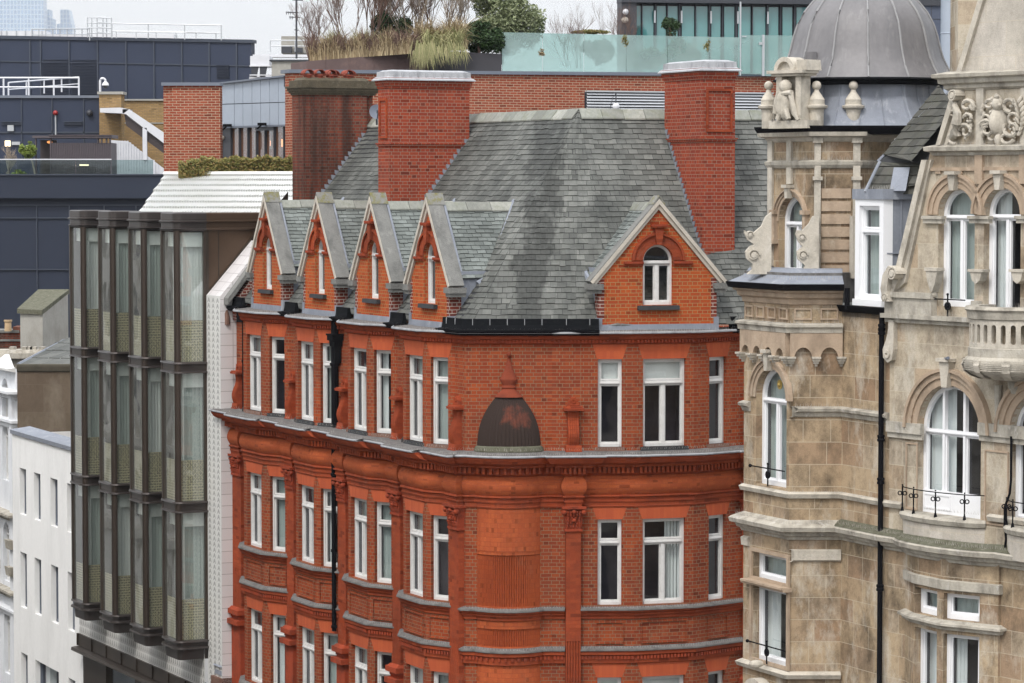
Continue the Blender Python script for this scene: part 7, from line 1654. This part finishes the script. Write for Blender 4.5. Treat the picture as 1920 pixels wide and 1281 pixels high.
for i in range(5):
    t = a_0-pi*.4+.8*pi*i/4; pts = [(Rb_+.09, zz_-.20), (Rb_+.13, zz_-.30), (Rb_+.09, zz_-.42), (Rb_-.02, zz_-.50), (Rb_-.2, zz_-.56)]
    for j in range(len(pts)-1):
        (r0, z0), (r1, z1) = pts[j], pts[j+1]; tv = (-sin(t)*.07, cos(t)*.07); A_ = [Vector((BC[0]+r*cos(t)+s*tv[0], BC[1]+r*sin(t)+s*tv[1], z)) for r, z, s in ((r0, z0, -1), (r0, z0, 1), (r1, z1, 1), (r1, z1, -1))]
        m.poly(A_); m.poly([A_[0], A_[3], Vector((BC[0]+(r1-.1)*cos(t)-tv[0], BC[1]+(r1-.1)*sin(t)-tv[1], z1)), Vector((BC[0]+(r0-.1)*cos(t)-tv[0], BC[1]+(r0-.1)*sin(t)-tv[1], z0))])
m.build('strap', M['stonec'], bal)
m = MB()
for k in range(9): r_ = Rb_+.105-.004*k*k*.2; m.lathe(BC, [(r_+.012-max(0, k-5)*.05, zz_-.21-k*.033), (r_+.012-max(0, k-5)*.05, zz_-.225-k*.033)], 40, a_0-pi*.56, a_0+pi*.56)
m.build('reeding', M['stonec'], bal)
m = MB(); fl_ = [Vector((BC[0]+(Rb_-.02)*cos(t), BC[1]+(Rb_-.02)*sin(t), zd0+.02)) for t in [a_0-pi*.55+1.1*pi*i/20 for i in range(21)]]; m.poly(fl_); m.build('balcony_floor', M['stoned'], bal)
m = MB(); px = 1876; c = WD.f.pt(WD.u(px), .06, 0); m.tube([Vector((c.x, c.y, WD.z(722, px))), Vector((c.x, c.y, WD.z(805, px)))], [.07, .045], 8); sp_(m, 'drain_shaft', 'stoned')
q = MB(); spikes(q, [(BC[0]+Rb_*cos(t), BC[1]+Rb_*sin(t)) for t in [a_0+pi*.5-pi*i/12 for i in range(13)]][::-1], 0, zr1+.02, .09, .03, .05); sp_(q, 'bird_spikes', 'spike')['kind'] = 'stuff'
m = MB(); rw = Fr(S4, step(S4, R(56), 7)); m.panel(rw, rectp(0, 7, 0, WD.z(283, 2000)), w=0); m.panel(Fr(S4, step(S4, R(56), 1.5)), rectp(0, 1.5, WD.z(283, 2000), WD.z(-60, 2000))); sp_(m, 'party_wall', 'stone')
# --- bowed balconette with iron rail in front of the big arched window
def balconette(ua, ub, proj, label):
    n = 14; P_ = [WD.f.xy(ua+(ub-ua)*i/n, proj*sin(pi*i/n)**.55) for i in range(n+1)]; z = WD.z(968, 1765)
    m = MB(); m.sweep(P_, [(-.02, z-.12), (.03, z-.10), (.06, z-.02), (.02, z+.03), (-.9, z+.03)], caps=False); o = sp_(m, 'balconette', 'moss' if False else 'stoned'); o['label'] = label
    m = MB(); m.sweep(P_, [(-.01, z-.12), (-.03, z-.55)], caps=False); m.build('balconette_apron', M['stonew'], o)
    m = MB(); h = .47; m.tube([Vector((p[0], p[1], z+h)) for p in P_], .010, 6); rl = m.build('iron_rail', M['black'], o, True)
    for i in (1, 4, 8, 12):
        p = P_[i]; m = MB(); m.tube([Vector((*p, z+.02)), Vector((*p, z+h+.01))], .014, 6); ff = frh(p, R(110))
        for cx in (-.045, .045): m.arch(ff, cx, z+h-.12, .026, .044, -.008, .008, 12, 0, 2*pi)
        m.blob(Vector((*p, z+h-.12)), .028, 8, 6); m.blob(Vector((*p, z+h+.03)), .016, 6, 5); m.tube([Vector((*p, z+.02)), Vector((*p, z+.1))], [.035, .02], 6); m.build('iron_baluster', M['black'], rl)
    return o
balconette(WD.u(1694), WD.u(1850), .34, 'bowed stone balconette with a thin iron rail in front of the big arched window'); balconette(WD.u(1893), WD.u(2005), .34, 'bowed balconette cut by the right edge of the frame')
m = MB(); c0_ = hD[0]; zz2 = WD.z(945, 1786); m.box(f, c0_[0]+.04, c0_[1]-.04, -.16, -.09, c0_[2], c0_[2]+.42); framebox(m, f, c0_[0]+.08, (c0_[0]+c0_[1])/2-.04, c0_[2]+.08, c0_[2]+.36, -.09, .03, .012); sp_(m, 'door_panel', 'whitep')
# iron guards at the turret windows
def guard(W, h, y, lab, u=.5):
    z = W.z(y, 1455); m = MB(); m.tube([W.f.pt(h[0]-.10, .06, z), W.f.pt(h[1]+.03, .06, z)], .013, 6); m.blob(W.f.pt(h[0]-.10, .07, z), .035, 8, 6); c = W.f.pt(h[0]+(h[1]-h[0])*u, .07, 0)
    m.tube([Vector((c.x, c.y, z-.34)), Vector((c.x, c.y, z+.08))], .016, 6); m.arch(W.f, h[0]+(h[1]-h[0])*u, z-.12, .03, .075, .055, .085, 12, 0, 2*pi); m.blob(Vector((c.x, c.y, z-.12)), .035, 8, 6); m.blob(Vector((c.x, c.y, z+.09)), .024, 6, 5); o = sp_(m, 'iron_guard', 'black'); return o
guard(WA, hA[0], 880, ''); guard(WA, hA[2], 1214, ''); guard(WD, (hD[1][0], hD[1][1]-.2, 0, 0), 546, '', .45)
# gilt disc in the arched window of the turret
m = MB(); m.arch(WA.f, (hA[0][0]+hA[0][1])/2+.05, WA.z(723, 1460), .03, .095, -.16, -.15, 16, 0, 2*pi); m.blob(WA.f.pt((hA[0][0]+hA[0][1])/2+.05, -.15, WA.z(723, 1460)), .045, 8, 6); sp_(m, 'gilt_roundel', plain('gilt', (.42, .30, .09), .4, .4))
# --- lower floors of wall D: bowed window
zlo = zc1-.2
m = MB(); plainrun(m, [S3, BW[0]], 0, zlo); plainrun(m, [BW[-1], S4], 0, zlo)
tri = [BW[0], hit(1714, WD.f.xy(0, .26), DHd, 1150), hit(1768, WD.f.xy(0, .40), DHd, 1150), hit(1872, WD.f.xy(0, .06), DHd, 1150), BW[-1]]
T1, T2, T3 = Wl(tri[0], tri[1]), Wl(tri[1], tri[2]), Wl(tri[2], tri[3])
def frac(W, a, b, y0, y1, px): return (W.f.L*a, W.f.L*b, WD.z(y1, px), WD.z(y0, px), False)
h1 = [frac(T2, .06, .40, 1098, 1143, 1742), frac(T2, .60, .97, 1106, 1158, 1805)]
h1l = [frac(T2, .06, .40, 1172, 1400, 1742), frac(T2, .60, .97, 1184, 1400, 1805)]
h2 = [frac(T3, .03, .40, 1110, 1160, 1810)]; h2l = [frac(T3, .03, .40, 1186, 1400, 1810)]
m.panel(T1.f, rectp(0, T1.f.L, 0, zlo)); wide1 = []
rows2 = ((WD.z(1152, 1770), WD.z(1103, 1770)), (WD.z(1400, 1770), WD.z(1178, 1770)))
holes2 = [(T2.u(1718), T2.u(1760), z0, z1, False) for z0, z1 in rows2]; holes3 = [(T3.u(1772), T3.u(1840), z0, z1, False) for z0, z1 in rows2]; T4 = Wl(tri[3], tri[4]); m.panel(T4.f, rectp(0, T4.f.L, 0, zlo))
m.panel(T2.f, rectp(0, T2.f.L, 0, zlo), [hp(h) for h in holes2], 0, .22); m.panel(T3.f, rectp(0, T3.f.L, 0, zlo), [hp(h) for h in holes3], 0, .22); sp_(m, 'front_wall', 'stone')
for W_, hh in ((T2, holes2), (T3, holes3)):
    for i, h in enumerate(hh): stonewin(W_, h, 'plain', 'netg' if i % 2 == 0 else 'left', rev=.2)
bwp = tri; zt3 = WD.z(1163, 1770)
m = MB(); m.sweep(bwp, [(0, zt3-.08), (.06, zt3-.07), (.08, zt3-.02), (.15, zt3+.01), (.15, zt3+.05), (0, zt3+.10)]); m.sweep(bwp, [(0, WD.z(1098, 1770)), (.05, WD.z(1098, 1770)+.02), (.05, WD.z(1080, 1770)), (0, WD.z(1078, 1770))]); sp_(m, 'transom_moulding', 'stoned')
q = MB(); spikes(q, bwp, .08, zt3+.07, .07, .03, .06); sp_(q, 'bird_spikes', 'spike')['kind'] = 'stuff'
# --- black rainwater pipes of the stone building
def spipe(px, W, w, y0, y1, r, cols=()):
    c = W.f.pt(W.u(px), w, 0); m = MB(); m.tube([Vector((c.x, c.y, W.z(y0, px))), Vector((c.x, c.y, W.z(y1, px)))], r, 10)
    for y in cols: z = W.z(y, px); m.lathe((c.x, c.y), [(r, z-.08), (r*1.4, z-.07), (r*1.4, z-.03), (r*1.15, z-.02), (r*1.4, z+.01), (r*1.4, z+.04), (r, z+.05)], 12)
    return sp_(m, 'rainwater_pipe', 'black', smooth=True)
spipe(1661, WC, .10, 585, 1500, .050, (612, 620, 820, 900, 1100)); m = MB(); m.sweep([WC.f.xy(.02), S3], [(.0, zs(585)), (.08, zs(583)), (.14, zs(572)), (.12, zs(571)), (0, zs(575))]); sp_(m, 'black_gutter', 'black'); spipe(1596, WC, .10, 540, 580, .05)
m = MB(); pts = [(1904, 818), (1904, 900), (1902, 925), (1893, 950), (1893, 985), (1896, 1010), (1894, 1026)]; m.tube([WD.f.pt(WD.u(x), .09, WD.z(y, x)) for x, y in pts], .022, 8); sp_(m, 'cable', 'black', smooth=True)
m = MB(); m.tube([WD.f.pt(WD.u(1779), .10, WD.z(673, 1779)), WD.f.pt(WD.u(1797), .25, WD.z(670, 1790))], .03, 8); sp_(m, 'spout', 'zincd', smooth=True)
# console bracket hanging beside the pipe under the gable
m = MB(); cb = Fr(WD.f.xy(-.02, -.05), WD.f.xy(.2, -.05)); 
def Qc(px, py): return (WD.u(px), WD.z(py, px))
m.prism(WD.f, [Qc(1673, 600), Qc(1682, 600), Qc(1682, 655), Qc(1679, 675), Qc(1671, 680), Qc(1663, 670), Qc(1662, 655), Qc(1667, 640), Qc(1671, 625)], -.05, .10); m.arch(WD.f, WD.u(1671), WD.z(664, 1671), .03, .075, .10, .13, 14, 0, 2*pi); sp_(m, 'console_bracket', 'stonec')
# --- upper turret stage
U1 = (at(1528, 400, 56.55).x, 56.55); U0 = hit(1441, U1, SH); U2 = (at(1612, 400, 56.55).x, 56.55); U3 = (U2[0]+.7, U2[1]+.9); UB_ = (U0[0]+.8, U0[1]+1.3)
XA, XB = Wl(U0, U1), Wl(U1, U2); UPt = [UB_, U0, U1, U2, U3]
zu = lambda y: zof(y, 56.6)
hU = hole(XA, 1459, 1507, 368, 516, True)
m = MB(); m.panel(XA.f, rectp(0, XA.f.L, zu(530), zu(240)), [hp(hU)], 0, .2); m.panel(XB.f, rectp(0, XB.f.L, zu(530), zu(240))); plainrun(m, [UB_, U0], zu(530), zu(240)); plainrun(m, [U2, U3], zu(590), zu(240)); sp_(m, 'upper_turret_wall', 'stone')
stonewin(XA, hU, 'double', 'netg'); hood(XA, hU, .14, .05, mat='stoneb', key=.16, kw=.07)
m = MB()
for y, d in ((383, .14), (398, .10)): pass
for sg in (0, 1):
    u = hU[0]-.10 if sg == 0 else hU[1]+.10; m.box(XA.f, min(u, u+.0)-.09, u+.09, -.01, .12, XA.z(402, 1480), XA.z(394, 1480)); m.box(XA.f, u-.05, u+.05, -.01, .09, XA.z(455, 1480), XA.z(402, 1480)); m.box(XA.f, u-.08, u+.08, -.01, .12, XA.z(458, 1480), XA.z(450, 1480))
sp_(m, 'window_ears', 'stoneb')
m = MB()                                      # rusticated blocks between pilasters on the frontal face
y = 352
while y < 500: m.box(XB.f, XB.f.L*.14, XB.f.L*.80, -.01, .035, zu(y+20), zu(y+1.5)); y += 24
sp_(m, 'rusticated_block', 'stoneb')
m = MB()
for a, b in ((-.02, .12), (.84, 1.0)):
    m.box(XB.f, XB.f.L*a, XB.f.L*b, -.02, .07, zu(515), zu(262)); m.box(XB.f, XB.f.L*a-.03, XB.f.L*b+.03, -.02, .11, zu(338), zu(331)); m.box(XB.f, XB.f.L*a-.03, XB.f.L*b+.03, -.02, .12, zu(268), zu(258))
for a, b in ((.0, .10), (.42, .52)): m.box(XA.f, XA.f.L*a, XA.f.L*b, -.02, .05, zu(345 if a else 515), zu(262))
sp_(m, 'turret_pilaster', 'stonec')
m = MB(); m.sweep(UPt, [(0, zu(316)), (.04, zu(315)), (.08, zu(309)), (.09, zu(303)), (0, zu(300))]); sp_(m, 'architrave_band', 'stoned')
m = MB(); m.sweep(UPt, [(0, zu(266)), (.04, zu(264)), (.08, zu(258)), (.20, zu(255)), (.22, zu(247)), (0, zu(244))]); sp_(m, 'turret_cornice', 'stonec')
GPt = [UB_, U0, U1, (U2[0]+.85, U2[1]), (U2[0]+1.4, U2[1]+.9)]
m = MB(); m.sweep(GPt, [(.05, zu(253)), (.20, zu(251)), (.26, zu(240)), (.27, zu(236)), (.24, zu(236)), (0, zu(238))]); sp_(m, 'black_gutter', 'black')
q = MB(); spikes(q, UPt, .03, zu(300), .10, .03, .03); sp_(q, 'bird_spikes', 'spike')['kind'] = 'stuff'
# side scrolls of the upper stage
def sidescroll(W, pts, w0, w1, vols):
    m = MB(); m.prism(W.f, [(W.u(x), W.z(y, x)) for x, y in pts], w0, w1)
    for x, y, r in vols: volute(m, W, x, y, r, w0-.03, w1+.04, 1.3)
    return sp_(m, 'side_scroll', 'stonec')
fc = Wl(*(lambda a, b: ((a.x, a.y), (b.x, b.y)))(at(1390, 450, 56.9), at(1450, 450, 56.9)))
sidescroll(fc, [(1444, 398), (1444, 514), (1399, 514), (1408, 506), (1410, 495), (1398, 485), (1396, 472), (1404, 462), (1412, 458), (1400, 450), (1394, 438), (1394, 432), (1400, 436), (1412, 436), (1426, 424), (1434, 406)], -.12, .12, [(1411, 478, .13), (1404, 440, .08)])
fx = Wl(*(lambda a, b: ((a.x, a.y), (b.x, b.y)))(at(1490, 450, 56.35), at(1540, 450, 56.35)))
sidescroll(fx, [(1533, 405), (1533, 515), (1494, 515), (1504, 505), (1508, 498), (1494, 486), (1492, 472), (1503, 462), (1494, 452), (1490, 440), (1492, 432), (1502, 432), (1514, 420), (1522, 405)], -.08, .08, [(1503, 478, .10), (1501, 445, .08)])
fg = Wl(*(lambda a, b: ((a.x, a.y), (b.x, b.y)))(at(1590, 450, 56.2), at(1640, 450, 56.3)))
sidescroll(fg, [(1594, 405), (1606, 405), (1610, 430), (1604, 455), (1606, 480), (1612, 500), (1610, 522), (1594, 522)], -.1, .1, [])
# pinnacles with balls
def pinnacle(px, Y, s=1.0, cut=False):
    c = at(px, 200, Y); zb = zu(240); h = zof(153, Y)-zb; m = MB(); r = .155*s; k_ = h/.92
    m.lathe((c.x, c.y), [(0, zb), (r*.86, zb), (r*.92, zb+.36*k_), (r*1.35, zb+.40*k_), (r*1.4, zb+.44*k_), (r*1.0, zb+.46*k_), (r*.98, zb+.55*k_), (r*1.0, zb+.56*k_), (r*.6, zb+.66*k_), (r*.35, zb+.72*k_), (r*.30, zb+.76*k_)], 16)
    m.blob((c.x, c.y, zb+.84*k_), r*.58, 14, 10); return sp_(m, 'ball_pinnacle', 'stonec', smooth=True)
pinnacle(1441, 57.2, .95); pinnacle(1531, 56.6); pinnacle(1600, 56.7)
# aedicule with a shell-backed carved figure and segmental pediment
ae = Wl(*(lambda a, b: ((a.x, a.y), (b.x, b.y)))(at(1448, 200, 57.0), at(1508, 200, 56.4)))
def A_(x, y): return (ae.u(x), ae.z(y, x))
m = MB(); m.box(ae.f, ae.u(1444), ae.u(1516), -.35, .08, ae.z(241, 1480), ae.z(226, 1480)); m.box(ae.f, ae.u(1456), ae.u(1466), -.2, .05, ae.z(228, 1480), ae.z(140, 1480)); m.box(ae.f, ae.u(1492), ae.u(1502), -.2, .05, ae.z(228, 1480), ae.z(140, 1480)); m.box(ae.f, ae.u(1445), ae.u(1512), -.3, .16, ae.z(138, 1480), ae.z(132, 1480)); m.box(ae.f, ae.u(1450), ae.u(1508), -.3, .10, ae.z(143, 1480), ae.z(138, 1480)); m.box(ae.f, ae.u(1460), ae.u(1500), -.25, -.12, ae.z(228, 1480), ae.z(142, 1480))
uc = (ae.u(1455)+ae.u(1494))/2; r_ = (ae.u(1494)-ae.u(1455))/2; m.arch(ae.f, uc, ae.z(132, 1480), r_*.62, r_*.95, -.3, .12, 14); m.arch(ae.f, uc, ae.z(132, 1480), 0, r_*.64, -.3, .04, 14); m.box(ae.f, ae.u(1492), ae.u(1514), -.35, .06, ae.z(132, 1500), ae.z(112, 1500), top=.03); ad_ = sp_(m, 'aedicule', 'stonec')
m = MB(); m.blob(ae.f.pt(uc, .05, ae.z(198, 1478)), (.15, .10, .30), 12, 9); m.blob(ae.f.pt(uc-.06, .14, ae.z(196, 1478)), (.10, .05, .22), 10, 8); m.blob(ae.f.pt(uc, .06, ae.z(162, 1478)), (.13, .10, .13), 10, 7)
for sg in (-1, 1): m.tube([ae.f.pt(uc+sg*.14, .08, ae.z(172, 1478)), ae.f.pt(uc+sg*.20, .10, ae.z(190, 1478)), ae.f.pt(uc+sg*.24, .08, ae.z(212, 1478)), ae.f.pt(uc+sg*.32, .06, ae.z(226, 1478))], [.06, .05, .06, .04], 8); m.tube([ae.f.pt(uc+sg*.06, .12, ae.z(206, 1478)), ae.f.pt(uc+sg*.14, .13, ae.z(224, 1478))], [.06, .05], 8)
m.tube([ae.f.pt(uc-.1, .1, ae.z(176, 1478)), ae.f.pt(uc+.2, .12, ae.z(174, 1478))], .05, 8); m.build('carved_figure', M['stonec'], ad_, True)
# dome
DC = at(1621, 150, 58.3); dk = 58.3/FPX
prof = [(y, r) for y, r in ((150, 166), (141, 160), (130, 153), (112, 144), (92, 138), (70, 133), (48, 126), (25, 114), (5, 98), (-15, 77), (-32, 52), (-45, 24), (-50, 0))]
m = MB(); nf = 14
def fac(a): x = ((a-.15)*nf/(2*pi)) % 1.0; return cos(pi/nf)/cos((x-.5)*2*pi/nf)*.995+.005
m.lathe((DC.x, DC.y), [(r*dk*1.02, zof(y, 58.3)) for y, r in prof], nf*6, mod=fac); dm_ = sp_(m, 'lead_dome', 'leadd', smooth=True, ang=60)
m = MB()
for i in range(nf):
    a = .15+2*pi*i/nf; m.tube([Vector((DC.x+(r*dk*1.02+.004)*cos(a), DC.y+(r*dk*1.02+.004)*sin(a), zof(y, 58.3))) for y, r in prof[:-1]], .022, 6)
m.build('dome_rib', M['rib'], dm_, True)
m = MB(); m.lathe((DC.x, DC.y), [(158*dk, zof(150, 58.3)), (170*dk, zof(150, 58.3)), (172*dk, zof(153, 58.3)), (162*dk, zof(156, 58.3)), (160*dk, zof(161, 58.3)), (150*dk, zof(163, 58.3))], 16); m.build('dome_ring', M['blackm'], dm_)
m = MB(); m.lathe((DC.x, DC.y), [(150*dk, zof(160, 58.3)), (152*dk, zof(185, 58.3)), (165*dk, zof(210, 58.3)), (190*dk, zof(242, 58.3))], 8, R(22.5), R(22.5)+2*pi); m.build('lead_drum', M['lead'], dm_)
m = MB()
for i in range(24):
    a = 2*pi*i/24+.1; cc_ = cos(pi/8)/cos(((a-R(22.5)) % (pi/4))-pi/8); m.tube([Vector((DC.x+r*dk*cc_*cos(a), DC.y+r*dk*cc_*sin(a), zof(y, 58.3))) for y, r in ((160, 151), (185, 153), (210, 166), (242, 191))], .014, 5)
m.build('drum_seam', M['lead'], dm_)
c = at(1520, 100, 57.2); m = MB(); m.box(frh((c.x-.12, c.y), R(90)), 0, .26, -.8, 0, zof(135, 57.2), zof(97, 57.2), top=.03); m.build('lead_box', M['leadd'], dm_)
# mansard slope, lead work and white dormer between turret and gable
a, b, c, d, e_ = at(1646, 303, 55.9), at(1743, 303, 54.6), at(1792, 200, 54.9), at(1792, 160, 56.6), at(1700, 250, 56.6)
m = MB(); slates(m, [a, b, c, d], .14, .30); m.poly([p-Vector((0, -.03, .02)) for p in (a, b, c, d)], 1); ms = m.build('mansard_roof', [M['slated'], M['silldk']], sb)
m = MB(); m.tube([a, d], .03, 6); m.tube([at(1650, 303, 55.4), at(1622, 360, 55.2)], .03, 6); m.build('hip_lead', M['lead'], ms, True)
m = MB(); a2, b2, c2, d2 = at(1620, 362, 55.3), at(1728, 362, 54.5), at(1743, 303, 54.9), at(1650, 303, 55.8); slates(m, [a2, b2, c2, d2], .16, .30); m.poly([p-Vector((0, -.03, .02)) for p in (a2, b2, c2, d2)], 1); sp_(m, 'mansard_lower', 'slated')
m = MB(); m.poly([at(1668, 358, 54.75), at(1698, 358, 54.55), at(1706, 314, 54.95), at(1676, 314, 55.2)]); sp_(m, 'lead_patch', 'lead')
G1 = (at(1664, 450, 54.75).x, 54.75); G0 = hit(1611, G1, SH); G2 = hit(1730, G1, R(70)); XG, XC = Wl(G0, G1), Wl(G1, G2)
m = MB(); zt_d, zb_d = XG.z(374, 1640), XG.z(572, 1640)
m.box(XG.f, 0, XG.f.L, -.2, .02, zb_d-.05, zt_d); 
wd_ = MB(); wd_.box(XG.f, -.02, .13, -.10, .10, zb_d, zt_d); wd_.box(XG.f, XG.f.L-.12, XG.f.L+.02, -.10, .10, zb_d, zt_d); wd_.box(XG.f, .13, XG.f.L-.12, -.1, .10, zt_d-.12, zt_d); wd_.box(XG.f, -.04, XG.f.L+.03, -.1, .14, zb_d-.02, zb_d+.10); dor = wd_.build('white_dormer', M['whitep'], sb)
window(dor, XG.f, .13, XG.f.L-.12, zb_d+.10, zt_d-.12, .03, 'single', 'netg', 'whitep', room='room', fw=.05)
m = MB(); m.panel(XC.f, rectp(0, XC.f.L+.6, zb_d-.1, zt_d), w=.0); m.box(XC.f, -.02, XC.f.L+.3, -.01, .03, XC.z(475, 1695)-.01, XC.z(475, 1695)+.01); m.box(XC.f, .26, .28, 0, .03, zb_d, zt_d); m.build('lead_cheek', M['lead'], dor)
m = MB(); m.hprism([XG.f.xy(-.1, .12), XG.f.xy(XG.f.L+.06, .14), XC.f.xy(XC.f.L+.3, .06), XC.f.xy(XC.f.L+.3, -.8), XG.f.xy(-.1, -.8)], zt_d, zt_d+.19); m.build('lead_roof', M['lead'], dor)
q = MB(); spikes(q, [XG.f.xy(0), G1, G2], .05, zt_d+.19, .10, .03, .04); sp_(q, 'bird_spikes', 'spike')['kind'] = 'stuff'
m = MB(); m.hprism([S2, S3, (S3[0]+2, S3[1]+1), (S2[0]+2, S2[1]+2)], zs(583)-.1, zs(579)); sp_(m, 'roof_ledge', 'leadg')
m = MB(); m.hprism([S0, S1, S2, (S2[0]+1.5, S2[1]+2), (S0[0]+1, S0[1]+2)], zG-.2, zs(512)); sp_(m, 'turret_roof', 'leadg')
# ------------------------------------------------------------------ haze: one even, pale box of air round the whole scene
hz = MB(); hz.abox(-2500, 2500, -30, 9000, -2, 1400)
k = Nd('haze'); k.t.nodes.remove(k.b); pvn = k.n('ShaderNodeVolumePrincipled'); pvn.inputs['Color'].default_value = (.93, .96, 1, 1); pvn.inputs['Density'].default_value = 8.5e-5; k.l(pvn.outputs[0], k.out.inputs['Volume'])
ho = hz.build('haze', k.m); ho['kind'] = 'stuff'; ho.display_type = 'WIRE'
for o_ in list(COL.objects):
    if o_.type == 'EMPTY': keep(o_)
